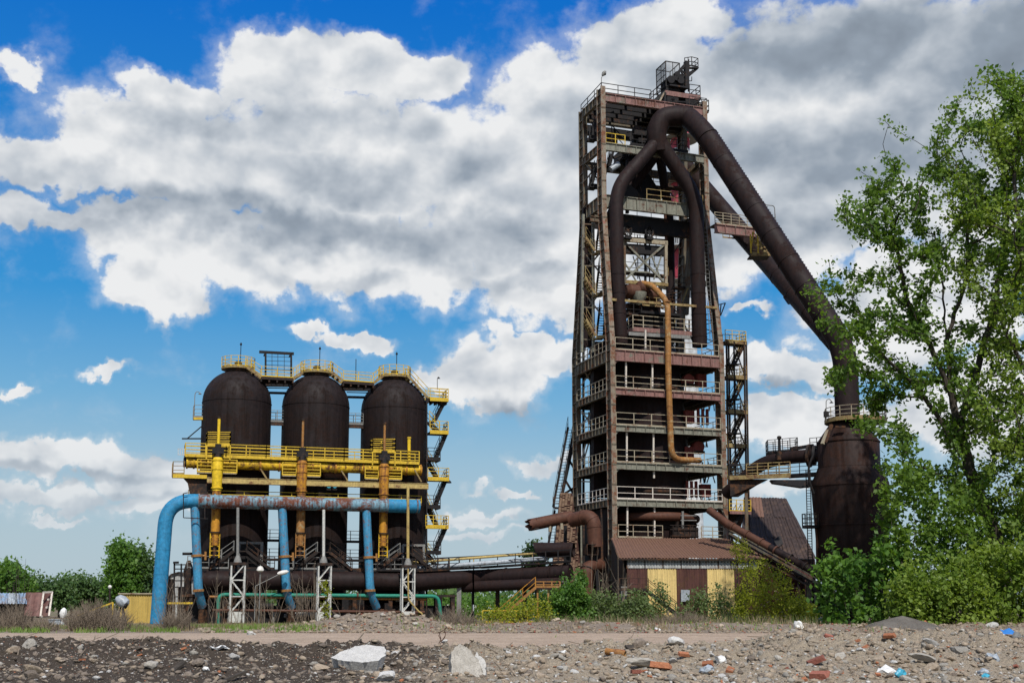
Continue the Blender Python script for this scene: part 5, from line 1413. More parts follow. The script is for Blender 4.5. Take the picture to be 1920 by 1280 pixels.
# zigzag stair in the left bay, upper part
t_ = thing('inner_stair', T.p(1105, 640, 6), 'zigzag stair with worn yellow rails inside the left bay of the tower', 'stair')
m = MB(); 
for x0, x1 in ((1093.5, 1090.5), (1112, 1112.5)): m.bar(T.p(x0, 402, 4.8), T.p(x1, 660, 4.8), .24)
m.build('posts', 'tower_green', t_)
m = MB()
for y in (420, 476, 498, 551, 576, 636): m.bar(T.p(1093, y, 4.8), T.p(1112, y + 1, 4.8), .12); m.bar(T.p(1112, y + 1, 4.8), T.p(1128, y + 1, 3.4), .1)
m.build('ties', 'tower_dull', t_)
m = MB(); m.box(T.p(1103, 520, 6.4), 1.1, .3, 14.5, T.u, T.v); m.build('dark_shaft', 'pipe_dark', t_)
for (xa, ya, xb, yb) in ((1095, 447, 1112, 481), (1094, 521, 1112, 560), (1096, 600, 1113, 640)):
    A, B = T.p(xa, ya, 4.4), T.p(xb, yb - 8, 4.4); flight(A, B, T.v * .5, t_, 'rail_brass', 'rail_brass', 1.1)
    L0, L1 = T.p(xb + 1, yb - 6, 4.4), T.p(xb + 20, yb - 8, 3.6); L1.z = L0.z
    m = MB(); m.prism([L0 - T.v * .6, L1 - T.v * .6, L1 + T.v * .6, L0 + T.v * .6], (0, 0, -.15)); m.build('landing', 'rail_brass', t_)
    railing([L0 - T.v * .6, L1 - T.v * .6], t_, 'rail_brass', 1.1, .8, 2, .06)
    flight(T.p(xb + 18, yb - 62, 6.5), T.p(xb + 12, yb - 10, 6.0), T.u * .35, t_, 'black', 'black', .9)
for (xa, ya, xb, yb) in ((1108, 240, 1116, 256), (1108, 330, 1116, 346)):
    A = T.p(xa - 2, yb, 4.2); B = T.p(xb + 4, yb, 4.2); B.z = A.z
    m = MB(); m.prism([A, B, B + T.v, A + T.v], (0, 0, -.25)); m.build('landing', 'black', t_)
    railing([A, B], t_, 'black', 1.1, .6, 2, .05); flight(T.p(xb + 2, ya - 16, 4.4), T.p(xa, yb, 4.4), T.v * .4, t_, 'black', 'black', .9)
m = MB()
for y in (262, 352): m.bar(T.p(1100, y, 4.5), T.p(1125, y, 4.5), .3)
m.build('dark_ties', 'black', t_)
for (xa, ya, xb, yb) in ((1147, 286, 1138, 325),):
    flight(T.p(xa, ya, 4.8), T.p(xb, yb, 4.8), T.v * .4, t_, 'black', 'black', .8)

# ------------------------------------------------------------------ stair tower right of the tower
sv_ = 3.2
def R_(x, y, v=sv_): return T.p(x, y, v)
t_ = thing('side_stair_tower', Vector((*R_(1382, 940).xy, 0)), 'slim steel stair tower with yellow edged landings on the right of the furnace tower', 'stair tower')
m = MB()
for (x, v) in ((1395, sv_), (1399, sv_ + 2), (1362, sv_), (1366, sv_ + 2)):
    a_ = R_(x, 640, v); m.bar(a_, Vector((*R_(x + 4, 1000, v).xy, 0)), .15)
m.build('posts', 'darkrust', t_)
m = MB(); m.bar(R_(1376, 640), R_(1380, 930), .14); m.build('centre_post', 'black', t_)
ly = [638, 704, 769, 833, 892]
for k, y in enumerate(ly):
    A, B = R_(1360 + k, y), R_(1399 + k * 1.2, y + 1); B.z = A.z
    deck([A, B, B + T.v * 2, A + T.v * 2], .1, t_, 'darkrust', 'landing')
    m = MB(); m.bar(A - UP * .1, B - UP * .1, .1, .36); m.bar(B - UP * .1, B + T.v * 2 - UP * .1, .1, .3); m.build('landing_edge', 'rail_brass', t_)
    railing([A, B, B + T.v * 2], t_, 'rail_brass' if k else 'rail_yellow', 1.1, .75, 3, .05)
    railing([A + T.v * 2, B + T.v * 2], t_, 'black', 1.1, .9, 2, .05)
    if k < 4:
        yb = ly[k + 1]
        flight(R_(1394, y + 6, sv_ + .6), R_(1369, yb - 8, sv_ + .6), T.v * .4, t_, 'darkrust', 'rail_brass', .95, (1, -1), .27, .04)
        m = MB()
        m.bar(R_(1378, y + 12, sv_ + 1.9), R_(1396, yb, sv_ + 1.9), .1); m.bar(R_(1396, y + 6, sv_ + 1.9), R_(1366, yb - 14, sv_ + 1.9), .1); m.bar(R_(1362, y + 30, sv_ + 1.9), R_(1374, yb, sv_ + 1.9), .1)
        m.build('bracing', 'black', t_)
        m = MB(); m.bar(R_(1363, yb - 20, sv_), R_(1384, yb - 20, sv_), .9, .12); m.build('half_landing', 'black', t_)
A, B = R_(1368, 958, 1.0), R_(1408, 959, 1.0); B.z = A.z
deck([A, B, B + T.v * 2, A + T.v * 2], .12, t_, 'darkrust', 'landing')
m = MB(); m.bar(A - UP * .1, B - UP * .1, .1, .3); m.build('landing_edge', 'tower_pink', t_)
railing([A, B], t_, 'rail_yellow', 1.15, .75, 3, .06)
flight(R_(1385, 962, 2), R_(1364, 1000, 2), T.v * .5, t_, 'black', 'black', .9)
m = MB(); m.prism([R_(1368, 960, 2.2), R_(1398, 960, 2.2), R_(1385, 1000, 2.2), R_(1368, 1000, 2.2)], T.v * .3); m.build('dark_plate', 'darkrust', t_)

# long steep stair outside the left face
t_ = thing('outside_stair', P(1041, 956, 124), 'long steep black stair climbing the left outside of the furnace tower', 'stair')
A, B = P(1071, 800, 126), P(1043, 950, 126)
flight(A, B, V(.32, -.1, 0), t_, 'black', 'black', 1.1, (1, -1), .3, .1)
m = MB(); m.bar(P(1040, 952, 126), P(1054, 952, 126), 1.0, .15); m.build('landing', 'black', t_)
railing([P(1037, 952, 125.4), P(1050, 953, 125.4)], t_, 'black', 1.1, .5, 2, .06)
m = MB()
for (x0, y0, x1, y1) in ((1052, 940, 1078, 820), (1057, 960, 1070, 1020), (1058, 925, 1075, 915), (1060, 900, 1075, 925), (1067, 862, 1078, 880)): m.bar(P(x0, y0, 126), P(x1, y1, 126), .22)
m.build('truss', 'black', t_)
flight(P(1046, 956, 126), P(1034, 1020, 126), V(.32, 0, 0), t_, 'black', 'black', 1.0, (1, -1), .3, .08)

# brick pier behind the broken pipes
t_ = thing('brick_pier', P(1058, 1100, 121), 'tapering speckled brick pier left of the furnace tower behind the broken pipes', 'brick pier')
c_ = Vector((*P(1060, 1000, 121).xy, 0)); w0 = 1.9
zt1 = P(1060, 925, 121).z
m = MB(); m.hexa([c_ + V(-w0, -w0, 0), c_ + V(w0, -w0, 0), c_ + V(w0, w0, 0), c_ + V(-w0, w0, 0), c_ + V(-.5, -.7, zt1), c_ + V(.7, -.7, zt1), c_ + V(.7, .7, zt1), c_ + V(-.5, .7, zt1)]); m.build('core', 'brick_wall_dark', t_)
m = MB(); random.seed(9)
zz = .2
while zz < zt1:
    f_ = zz / zt1; l_, r_ = -w0 + (w0 - .5) * f_, w0 + (.7 - w0) * f_; yv = -w0 + (w0 - .7) * f_
    x = l_
    while x < r_ - .2:
        if random.random() < .8: m.box(c_ + V(x + .12, yv - .02, zz), .23, random.uniform(.06, .16), .085, V(1, 0, 0), V(0, 1, 0))
        x += .27
    zz += .115
tag(m.build('bricks', 'brick_speckle', t_), kind='stuff')
# dark wall and posts filling the bay left of the shed
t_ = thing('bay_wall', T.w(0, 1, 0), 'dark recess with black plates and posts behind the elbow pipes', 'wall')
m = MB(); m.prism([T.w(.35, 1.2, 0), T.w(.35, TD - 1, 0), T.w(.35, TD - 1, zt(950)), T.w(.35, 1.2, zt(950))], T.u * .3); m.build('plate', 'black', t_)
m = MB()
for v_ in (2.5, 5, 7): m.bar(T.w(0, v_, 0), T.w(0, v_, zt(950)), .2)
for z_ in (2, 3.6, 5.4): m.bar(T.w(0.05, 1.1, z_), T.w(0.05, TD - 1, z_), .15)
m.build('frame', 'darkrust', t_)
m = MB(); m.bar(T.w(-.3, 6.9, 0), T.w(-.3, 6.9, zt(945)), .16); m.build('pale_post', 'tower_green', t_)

# broken pipes at the left
a_, b_ = P(1072, 968, 114), P(992, 984, 112.5)
t_ = thing('broken_pipe', (a_ + b_) / 2, 'upper brown rusty pipe cut off raggedly at its left end, two pale stubs under it', 'pipe')
MB().hollow(a_, b_, .56, .05, 28, .22).build('pipe', 'pipe_brown', t_, True)
for x in (1031, 1053): m = MB(); q = P(x, 987 - (x - 1031) * .2, 113); m.tube([q + UP * .1, q - UP * .45], .14, 10); m.build('stub', 'rail_pale', t_, True)
m = MB(); m.bar(P(990, 991, 112.3), P(1010, 990, 112.3), .1, .12); m.bar(P(1006, 984, 112.3), P(1006, 972, 112.3), .05); m.build('torn_lip', 'darkrust', t_)
m = MB(); q = P(1060, 985, 113.5); m.bar(Vector((q.x, q.y, 0)), q, .3); m.build('support', 'black', t_)
ep = [P(1072, 975, 112.2), P(1112, 965, 110.9), P(1116, 1025, 110.9)]
t_ = thing('elbow_pipe', ep[2], 'fat brown elbow pipe with square dark mouth turning down at the tower foot', 'pipe')
ep = fillet(ep, [0, 1.1, 0], 9); ep[0] = P(1071, 975, 112.2)
MB().tube([ep[0] - (ep[1] - ep[0]).normalized() * .0] + ep[1:], .66, 26).build('pipe', 'pipe_brown', t_, True)
for k in (1, 7, -2):
    d_ = (ep[k] - ep[k - 1]).normalized(); m = MB(); m.tube([ep[k] - d_ * .04, ep[k] + d_ * .04], .70, 26); m.build('weld_ring', 'pipe_brown', t_, True)
m = MB(); c_ = P(1107, 1030, 110.6)
for s_ in (-1, 1): m.box(c_ + T.u * .52 * s_, .06, 1.0, .95, T.u, T.v)
m.box(c_ + UP * .46, 1.1, 1.0, .06, T.u, T.v); m.box(c_ - UP * .46, 1.1, 1.0, .06, T.u, T.v); m.box(c_ + T.v * .4, 1.0, .05, .9, T.u, T.v); m.build('square_mouth', 'darkrust', t_)
m = MB(); q = ep[-1]; m.bar(Vector((q.x + .4, q.y, 0)), q, .25); m.build('support', 'black', t_)
a_, b_ = P(1076, 1030, 111.5), P(1006, 1030, 112.5)
t_ = thing('open_pipe', (a_ + b_) / 2, 'very dark thick pipe with slanting open left end, below the broken brown pipe', 'pipe')
MB().hollow(a_, b_, .66, .05, 28, 0, .28).build('pipe', 'pipe_dark', t_, True)
m = MB(); q = P(1065, 1040, 111.7); m.bar(Vector((q.x, q.y, 0)), q, .35); m.build('support', 'black', t_)
ep = fillet([P(1125, 1060, 112), P(1100, 1061, 110.3), P(1098, 1160, 110.3)], [0, .9, 0], 7); ep[-1].z = 0
t_ = thing('low_elbow', ep[-1], 'dark orange elbow pipe near the ground just left of the shed', 'pipe')
MB().tube(ep, .6, 22).build('pipe', 'pipe_brown', t_, True)
for k in (0, 5): m = MB(); d_ = (ep[k + 1] - ep[k]).normalized(); m.tube([ep[k] - d_ * .05, ep[k] + d_ * .05], .66, 22); m.build('flange', 'darkrust', t_, True)

# ------------------------------------------------------------------ red and white chimney far behind
CY_ = 205.0
cb = Vector((*P(1282, 600, CY_).xy, 0))
t_ = thing('striped_chimney', cb, 'tall red and white striped chimney seen through the tower', 'chimney')
yb = [222, 282, 345, 407, 468, 533, 600, 670, 745, 830, 920, 1020, 1152]
for k in range(len(yb) - 1):
    z1, z0 = P(1282, yb[k], CY_).z, max(0, P(1282, yb[k + 1], CY_).z)
    r1, r0 = 1.62 + .014 * (84 - z1), 1.62 + .014 * (84 - z0)
    red = k % 2 == 0 and k < 5
    m = MB(); m.lathe(cb, [(r0, z0), (r1, z1)], 32); m.build('red_band' if red else 'white_band', 'chimney_red' if red else 'chimney_white', t_, True)
m = MB(); z1 = P(1282, yb[0], CY_).z; m.lathe(cb, [(1.62, z1), (1.75, z1), (1.75, z1 + .4), (1.4, z1 + .4), (1.4, z1 - 1)], 28); m.build('rim', 'grey_steel', t_, True)
for y in (262, 345, 470, 533): m = MB(); z_ = P(1282, y, CY_).z; m.lathe(cb, [(1.7, z_ - .1), (2.2 + .004 * y, z_ - .1), (2.2 + .004 * y, z_), (1.7, z_)], 24); m.build('gallery_ring', 'grey_steel', t_, True)
# ------------------------------------------------------------------ dust catcher
YC = 108.0
cc = Vector((*P(1597, 1000, YC).xy, 0)); k_ = (P(1668, 912, YC).x - P(1597, 912, YC).x) / 71.0
def zc_(y): return P(1597, y, YC).z
t_ = thing('dust_catcher', cc, 'great dark rust bottle shaped dust catcher behind the trees on the right', 'vessel')
prof = [(.6, zc_(1135)), (56 * k_, zc_(1072)), (63 * k_, zc_(1060)), (71 * k_, zc_(914)), (71 * k_, zc_(906)), (57 * k_, zc_(876)), (57 * k_, zc_(828)), (34 * k_, zc_(796)), (26 * k_, zc_(794))]
MB().lathe(cc, prof, 56).build('vessel_shell', 'vessel', t_, True)
for y, r_ in ((912, 71.4), (878, 57.5), (830, 57.5), (985, 67.8)):
    m = MB(); m.lathe(cc, [(r_ * k_ - .02, zc_(y) - .05), (r_ * k_ + .04, zc_(y) - .05), (r_ * k_ + .04, zc_(y) + .05), (r_ * k_ - .02, zc_(y) + .05)], 48); m.build('seam_ring', 'vessel', t_, True)
for k in range(6):
    an = k / 6 * 2 * math.pi + .3; q = cc + V(math.cos(an), math.sin(an), 0) * 55 * k_
    m = MB(); m.bar(q, q + UP * zc_(1050), .5); m.build('leg', 'darkrust', t_)
for dx, y0, dx2, y1 in ((-38, 796, -50, 830), (-30, 800, -12, 800), (-45, 806, -55, 832)):
    m = MB(); m.bar(P(1597 + dx, y0, YC - 2.2), P(1597 + dx2, y1, YC - 2.6), .28, .2); m.build('bracket', 'rail_pale' if y0 == 806 else 'darkrust', t_)
# platform round the neck
zpl = zc_(789)
pc = Vector((*P(1604, 789, YC).xy, zpl))
m = MB(); m.lathe(pc, [(1.3, -.15), (56 * k_, -.15), (56 * k_, .1), (1.3, .1)], 20); m.build('neck_platform', 'darkrust', t_)
railing(ring_pts(pc, 56 * k_, 0, 2 * math.pi, 16), t_, 'rail_pale', 1.1, 1.0, 3, .05)
m = MB(); m.lathe(pc, [(56 * k_ + .02, -.2), (56 * k_ + .06, -.2), (56 * k_ + .06, .16), (56 * k_ + .02, .16)], 20); m.build('edge_band', 'rail_brass', t_)
q = P(1549, 789, YC - .5)
l_ = thing('neck_lamp', q, 'small hooked lamp on the platform round the dust catcher neck', 'lamp post')
MB().tube(fillet([q, P(1549, 750, YC - .5), P(1555, 747, YC - .5), P(1559, 752, YC - .5)], .2, 3), .04, 6).build('pole', 'grey_steel', l_, True)
m = MB(); m.lathe(P(1559, 753, YC - .5) - UP * .1, [(.02, .14), (.2, 0)], 8); m.build('lamp_shade', 'black', l_)
m = MB(); m.box(q + UP * .6, .35, .3, .5); m.build('switch_box', 'black', l_)
# caged ladder on the left
t_ = thing('caged_ladder', Vector((*P(1518, 1060, YC - .3).xy, 0)), 'black caged ladder and pipe climbing the left side of the dust catcher', 'ladder')
m = MB(); 
for x in (1511, 1519): m.bar(P(x, 880, YC - .5), P(x + 5, 1078, YC - .5), .07)
for y in np.arange(884, 1078, 5.0): m.bar(P(1511 + (y - 880) * .025, y, YC - .5), P(1519 + (y - 880) * .025, y, YC - .5), .05)
m.build('ladder', 'black', t_)
lc = P(1520, 988, YC - .8)
m = MB(); m.lathe(lc, [(.05, -.08), (.75, -.08), (.75, .04), (.05, .04)], 12); m.build('rest_platform', 'black', t_)
railing(ring_pts(lc, .72, 0, 2 * math.pi, 10), t_, 'black', 1.15, .6, 3, .045)
MB().tube([P(1531, 966, YC - .4), P(1533, 1078, YC - .4)], .12, 8).build('standpipe', 'pipe_brown', t_, True)
m = MB(); m.lathe(P(1531, 966, YC - .4), [(.12, -.2), (.25, 0), (.1, .02)], 10); m.build('pipe_flange', 'rail_pale', t_, True)
m = MB(); m.tube(fillet([P(1526, 850, YC - 1), P(1511, 885, YC - 1), P(1526, 925, YC - 1)], 1.2, 6), .1, 8); m.build('bent_pipe', 'black', t_, True)
m = MB(); m.bar(P(1526, 1078, YC - .5), P(1527, 1110, YC - .5), .2); m.build('foot', 'black', t_)

# duct bridge from the furnace tower to the dust catcher
dp = [P(1362, 925, 117), P(1428, 868, 113), P(1470, 858, 111.5), P(1545, 852, 108.5)]
t_ = thing('bridge_duct', (dp[0] + dp[3]) / 2, 'arched black duct joining the furnace tower with the dust catcher', 'duct')
MB().tube(fillet(dp, [0, 2.2, 2, 0], 7), .60, 24).build('duct_shell', 'pipe_dark', t_, True)
m = MB(); m.tube([P(1516, 854, 109.6), P(1520, 854, 109.5)], 1.05, 24); m.build('big_flange', 'darkrust', t_, True)
m = MB(); m.tube([P(1524, 853, 109.4), P(1530, 853, 109.3)], .9, 24); m.build('big_flange', 'black', t_, True)
dk0, dk1 = P(1368, 893, 111.8), P(1482, 893, 110.0); dk1.z = dk0.z
t2 = thing('bridge_walkway', (dk0 + dk1) / 2, 'brass yellow railed footbridge running to the dust catcher below the arched duct', 'walkway')
deck([dk0, dk1, dk1 + V(.2, 1.6, 0), dk0 + V(.2, 1.6, 0)], .15, t2, 'black')
m = MB(); m.bar(dk0 - UP * .12, dk1 - UP * .12, .1, .36); m.build('edge_beam', 'rail_brass', t2)
railing([P(1400, 893, 111.3), dk1], t2, 'rail_brass', 1.15, 1.0, 4, .07)
railing([dk0, P(1398, 893, 111.4)], t2, 'black', 1.15, .7, 3, .05)
railing([dk0 + V(.2, 1.6, 0), dk1 + V(.2, 1.6, 0)], t2, 'black', 1.15, 1.0, 3, .05)
e0, e1 = P(1482, 891, 110.4), P(1535, 888, 108.8); e1.z = e0.z
m = MB(); m.prism([e0, e1, e1 + V(.2, 1.5, 0), e0 + V(.2, 1.5, 0)], (0, 0, -.12)); m.build('dark_deck', 'black', t2); railing([e0, e1], t2, 'black', 1.15, .8, 3, .05)
m = MB(); m.prism([P(1445, 899, 110.8), P(1527, 899, 108.9), P(1527, 910, 108.9), P(1505, 913, 109.2), P(1450, 905, 110.6)], V(.1, 1.2, 0)); m.build('belly_girder', 'black', t2)
m = MB(); m.prism([P(1368, 898, 112), P(1440, 898, 111), P(1420, 908, 111.5), P(1385, 930, 112), P(1370, 930, 112)], V(.1, .8, 0)); m.build('haunch_plate', 'darkrust', t2)
m = MB(); m.bar(P(1399, 900, 112), P(1400, 1010, 112), .28); m.build('post', 'tower_dull', t2)
f0, f1 = P(1440, 849, 112.4), P(1496, 849, 110.6); f1.z = f0.z
t3 = thing('duct_stage', (f0 + f1) / 2, 'dark railed stage with a short stack on top of the arched duct', 'platform')
deck([f0, f1, f1 + V(.2, 1.8, 0), f0 + V(.2, 1.8, 0)], .1, t3, 'black')
for p_ in ([f0, f1], [f0, f0 + V(.2, 1.8, 0)], [f1, f1 + V(.2, 1.8, 0)], [f0 + V(.2, 1.8, 0), f1 + V(.2, 1.8, 0)]): railing(p_, t3, 'black', 1.2, .8, 3, .05)
MB().tube([P(1461, 872, 111.2), P(1461, 817, 111.2)], .12, 10).build('stack', 'black', t3, True)
m = MB(); m.tube([P(1461, 862, 111.2), P(1461, 846, 111.2)], .26, 12); m.tube([P(1461, 822, 111.2), P(1461, 818, 111.2)], .2, 10); m.build('stack_collar', 'darkrust', t3, True)
m = MB(); m.bar(P(1482, 842, 111), P(1525, 835, 109.4), .25, .3); m.build('cantilever_arm', 'black', t3)
g0, g1 = P(1519, 846, 109.3), P(1545, 846, 108.5); g1.z = g0.z
railing([g0, g1], t3, 'black', 1.2, .7, 3, .05)

# ------------------------------------------------------------------ dark roofed building behind
t_ = thing('casting_hall', P(1450, 1060, 126), 'big hall with steep dark rusty sheet roof behind the shed and the furnace tower', 'building')
r0, r1, r2, r3 = P(1395, 932, 132), P(1474, 934, 131), P(1530, 1046, 122), P(1388, 1046, 124)
n = 5
for i in range(n):
    for j in range(3):
        f0_, f1_, g0_, g1_ = i / n - .006, (i + 1) / n + .006, j / 3 - .008, (j + 1) / 3 + .004
        lo = lambda f, g: r3.lerp(r2, f).lerp(r0.lerp(r1, f), g)
        m = MB(); lift = V(0, -.05, .03) * ((i + j) % 2)
        m.corrugated(lo(f0_, g0_) + lift, lo(f1_, g0_) + lift, lo(f1_, g1_) + lift, lo(f0_, g1_) + lift, .34, .06)
        m.build('roof_sheet', 'roof_dark' if (i, j) not in ((1, 2), (0, 2)) else 'roof_rust', t_)
w0, w1 = Vector((*r3.xy, 0)), Vector((*r2.xy, 0))
m = MB(); m.prism([w0 + V(0, .4, 0), w1 + V(0, .4, 0), r2 + V(0, .4, -.1), r3 + V(0, .4, -.1)], (0, .3, 0)); m.build('front_wall', 'corr_brown', t_)
m = MB(); m.prism([w1 + V(0, .7, 0), Vector((*(r2 + V(4, 18, 0)).xy, 0)), r2 + V(4, 18, -.1), r1 + V(0, .6, -.1), r2 + V(0, .5, -.1)], (-.2, 0, 0)); m.build('side_wall', 'corr_brown', t_)
m = MB(); m.prism([r0 + V(0, .2, -.1), r1 + V(0, .2, -.1), r1 + V(5, 20, -6), r0 + V(5, 20, -6)], (0, 0, -.15)); m.build('rear_roof', 'roof_dark', t_)
q = P(1462, 1010, 125); m = MB(); m.prism([P(1450, 1012, 124.7), P(1462, 1003, 125.1), P(1468, 1018, 124.6), P(1458, 1026, 124.3)], V(0, -.12, 0)); m.build('roof_patch', 'black', t_)

# ------------------------------------------------------------------ sloping conveyor pipe
a_, b_, c_ = P(1330, 956, 113), P(1368, 984, 111.2), P(1610, 1118, 103.5)
t_ = thing('sloping_pipe', (b_ + c_) / 2, 'long brown pipe sloping down to the right over the shed on a rusty truss', 'pipe')
MB().tube([a_, b_, b_.lerp(c_, .33)], .36, 18).build('upper_pipe', 'pipe_brown', t_, True)
MB().tube([b_.lerp(c_, .33), c_], .34, 18).build('lower_pipe', 'pipe_dark', t_, True)
d_ = (c_ - b_).normalized()
for f_ in np.linspace(.03, .95, 9): q = b_.lerp(c_, f_); m = MB(); m.tube([q - d_ * .06, q + d_ * .06], .45, 18); m.build('collar', 'pipe_brown' if f_ < .4 else 'darkrust', t_, True)
m = MB(); o1, o2 = V(-.1, -.3, -.75), V(-.1, .5, -.75)
m.bar(b_ + o1, c_ + o1, .16); m.bar(b_ + o1 + UP * .33, c_ + o1 + UP * .33, .1)
m.build('walk_beam', 'tower_dull', t_)
m = MB(); m.bar(b_ + V(0, .2, -.9), c_ + V(0, .2, -.9), .7, .15)
for k in range(14):
    p = b_.lerp(c_, k / 14) + V(0, -.1, -.8); q = b_.lerp(c_, (k + .5) / 14) + V(0, -.1, -1.5); r_ = b_.lerp(c_, (k + 1) / 14) + V(0, -.1, -.8); m.bar(p, q, .08); m.bar(q, r_, .08)
m.bar(b_ + V(0, -.1, -1.5), c_ + V(0, -.1, -1.5), .14)
m.build('truss', 'darkrust', t_)
for f_ in (.55, .8): q = b_.lerp(c_, f_) + V(0, .1, -1.0); m = MB(); m.bar(Vector((q.x, q.y, 0)), q, .22); m.build('trestle_post', 'darkrust', t_)

# ------------------------------------------------------------------ corrugated shed
fs = P(1176, 1100, 107.0)
W_ = Frame((fs.x, fs.y), 6.0)
def wp(x, y, v=0.0): return W_.p(x, y, v)
def on0(p): return Vector((p.x, p.y, 0))
t_ = thing('corrugated_shed', on0(wp(1300, 1100)), 'shed of yellow and brown corrugated panels under a rusty lean-to roof at the tower foot', 'shed')
ze, zw = wp(1300, 1047).z, wp(1300, 1066).z
def hx(x): return W_.hit(x, 1090, 0)[0]
pan = [(1176, 1214, 'corr_brown', 'brown'), (1214.4, 1268.6, 'corr_yellow', 'yellow'), (1269, 1325.6, 'corr_brown', 'brown'), (1326, 1377, 'corr_yellow', 'yellow'), (1377.4, 1425, 'corr_brown', 'brown')]
for x0, x1, mt, cn in pan:
    k = max(1, round((x1 - x0) / 18))
    for j in range(k):
        u0, u1 = hx(x0 + (x1 - x0) * j / k) + .004, hx(x0 + (x1 - x0) * (j + 1) / k) - .004
        m = MB(); o_ = -.012 * (j % 2); m.corrugated(W_.w(u0, o_, 0), W_.w(u1, o_, 0), W_.w(u1, o_, zw), W_.w(u0, o_, zw), .2, .045)
        m.build('wall_sheet', mt, t_)
xs = [1176, 1210, 1244, 1278, 1313, 1348, 1384, 1422]
for j in range(len(xs) - 1):
    u0, u1 = hx(xs[j]) + .03, hx(xs[j + 1]) - .03
    m = MB(); m.corrugated(W_.w(u0, .03, zw + .05), W_.w(u1, .03, zw + .05), W_.w(u1, .03, ze - .02), W_.w(u0, .03, ze - .02), .24, .05); m.build('glazing_sheet', 'corr_grey', t_)
m = MB(); m.bar(W_.w(hx(1176), .03, zw + .02), W_.w(hx(1425), .03, zw + .02), .1, .08); m.bar(W_.w(hx(1176), .05, ze - .28), W_.w(hx(1425), .05, ze - .28), .08, .07)
for x in xs: m.bar(W_.w(hx(x), .08, zw), W_.w(hx(x), .08, ze), .09)
m.build('glazing_frame', 'darkrust', t_)
m = MB(); m.box((W_.w(hx(1176), 2.5, ze / 2 - .05) + W_.w(hx(1425), 2.5, ze / 2 - .05)) / 2, hx(1425) - hx(1176) - .1, 4.6, ze - .15, W_.u, W_.v); m.build('inner_core', 'black', t_)
# doorway left
m = MB(); m.box((wp(1170, 1125, -.08)), .5, .3, 2.4, W_.u, W_.v); m.build('door_post', 'grey_steel', t_)
m = MB(); m.bar(wp(1165, 1103, -.2), wp(1213, 1104, -.2), .2, .15); m.build('door_lintel', 'darkrust', t_)
# small striped plate in front
m = MB(); m.corrugated(wp(1277, 1127, -.25), wp(1293, 1127, -.25), wp(1293, 1105, -.25), wp(1277, 1105, -.25), .16, .04); m.build('loose_sheet', 'corr_white', t_)
# roof: eave line and ridge line
e0, e1 = wp(1160, 1045.5, -.28), wp(1427, 1046.5, -.28); e0.z = e1.z = (e0.z + e1.z) / 2
t0, t1 = T.p(1146, 1008, -.25), T.p(1364, 1009.5, -.25)
e1b = wp(1455, 1047, .6)
n = 7
for j in range(n):
    for r_ in range(1):
        f0_, f1_ = j / n - (.006 if j else 0), (j + 1) / n + (.006 if j < n - 1 else 0)
        lift = UP * .025 * (j % 2)
        m = MB(); m.corrugated(e0.lerp(e1, f0_) + lift, e0.lerp(e1, f1_) + lift, t0.lerp(t1, f1_) + lift, t0.lerp(t1, f0_) + lift, .26, .07)
        m.build('roof_sheet', 'roof_rust', t_)
t1b = T.p(1382, 1020, -.1)
m = MB(); m.corrugated(e1 + UP * .01, e1b, t1b, t1 + UP * .01, .26, .06); m.build('roof_sheet', 'roof_rust', t_)
m = MB(); m.bar(e0 - UP * .1, e1 - UP * .1, .1, .14); m.bar(e0 - UP * .08, t0 - UP * .08, .1, .16); m.bar(t1b + UP * .06, e1b + UP * .06, .16, .08); m.build('roof_edge', 'darkrust', t_)
m = MB(); m.prism([e0 + V(.5, .6, -.2), t0 - UP * .15, T.p(1150, 1165, 0.2) * 1.0, on0(wp(1176, 1150, .1))], T.u * .08); m.build('side_cheek', 'black', t_)
# stair with dark handrail in front of the yellow panel
t_ = thing('shed_stair', on0(wp(1240, 1130, -1)), 'steel stair with thin dark handrail sloping down across the left yellow panel', 'stair')
flight(wp(1214, 1108, -1.1), wp(1269, 1152, -1.1), W_.v * .45, t_, 'black', 'darkrust', 1.0)
m = MB(); a_, b_ = wp(1160, 1106, -1.1), wp(1214, 1108, -1.1); b_.z = a_.z; m.bar(a_, b_, .9, .12)
for x in (1168, 1190, 1212): q = wp(x, 1108, -1.1); m.bar(on0(q), q, .12)
m.build('porch', 'black', t_); railing([a_ - W_.v * .45, b_ - W_.v * .45], t_, 'darkrust', 1.0, 1.0, 2, .04)

# brick annex wall at the right of the shed with single protruding courses
t_ = thing('brick_annex', on0(wp(1468, 1150, .3)), 'dark red brick annex wall right of the shed under the sloping pipe', 'wall')
pa = [on0(wp(1425, 1100, .35)), on0(wp(1509, 1100, .35)), wp(1509, 1082, .35), wp(1455, 1052, .35), wp(1425, 1047, .35)]
m = MB(); m.prism(pa, W_.v * .4); m.build('wall_core', 'brick_wall_dark', t_)
mb = [MB(), MB()]; random.seed(4); z = .06
ua_, ub_ = hx(1426), hx(1508.5)
um = hx(1455); zt0, zt1_ = wp(1455, 1054, .35).z, wp(1509, 1083, .35).z
row = 0
while z < zt0 - .05:
    u = ua_ + (.13 if row % 2 else 0)
    while u < ub_ - .2:
        lim = zt0 if u < um else zt0 + (zt1_ - zt0) * (u - um) / (ub_ - um)
        if z < lim - .1 and random.random() < .9: mb[random.random() < .12].box(W_.w(u + .12, .35 - random.uniform(.0, .03), z), .235, .08, .07, W_.u, W_.v)
        u += .255
    z += .09; row += 1
tag(mb[0].build('bricks', 'brick_red_dark', t_), kind='stuff'); tag(mb[1].build('pale_bricks', 'brick_pale', t_), kind='stuff')
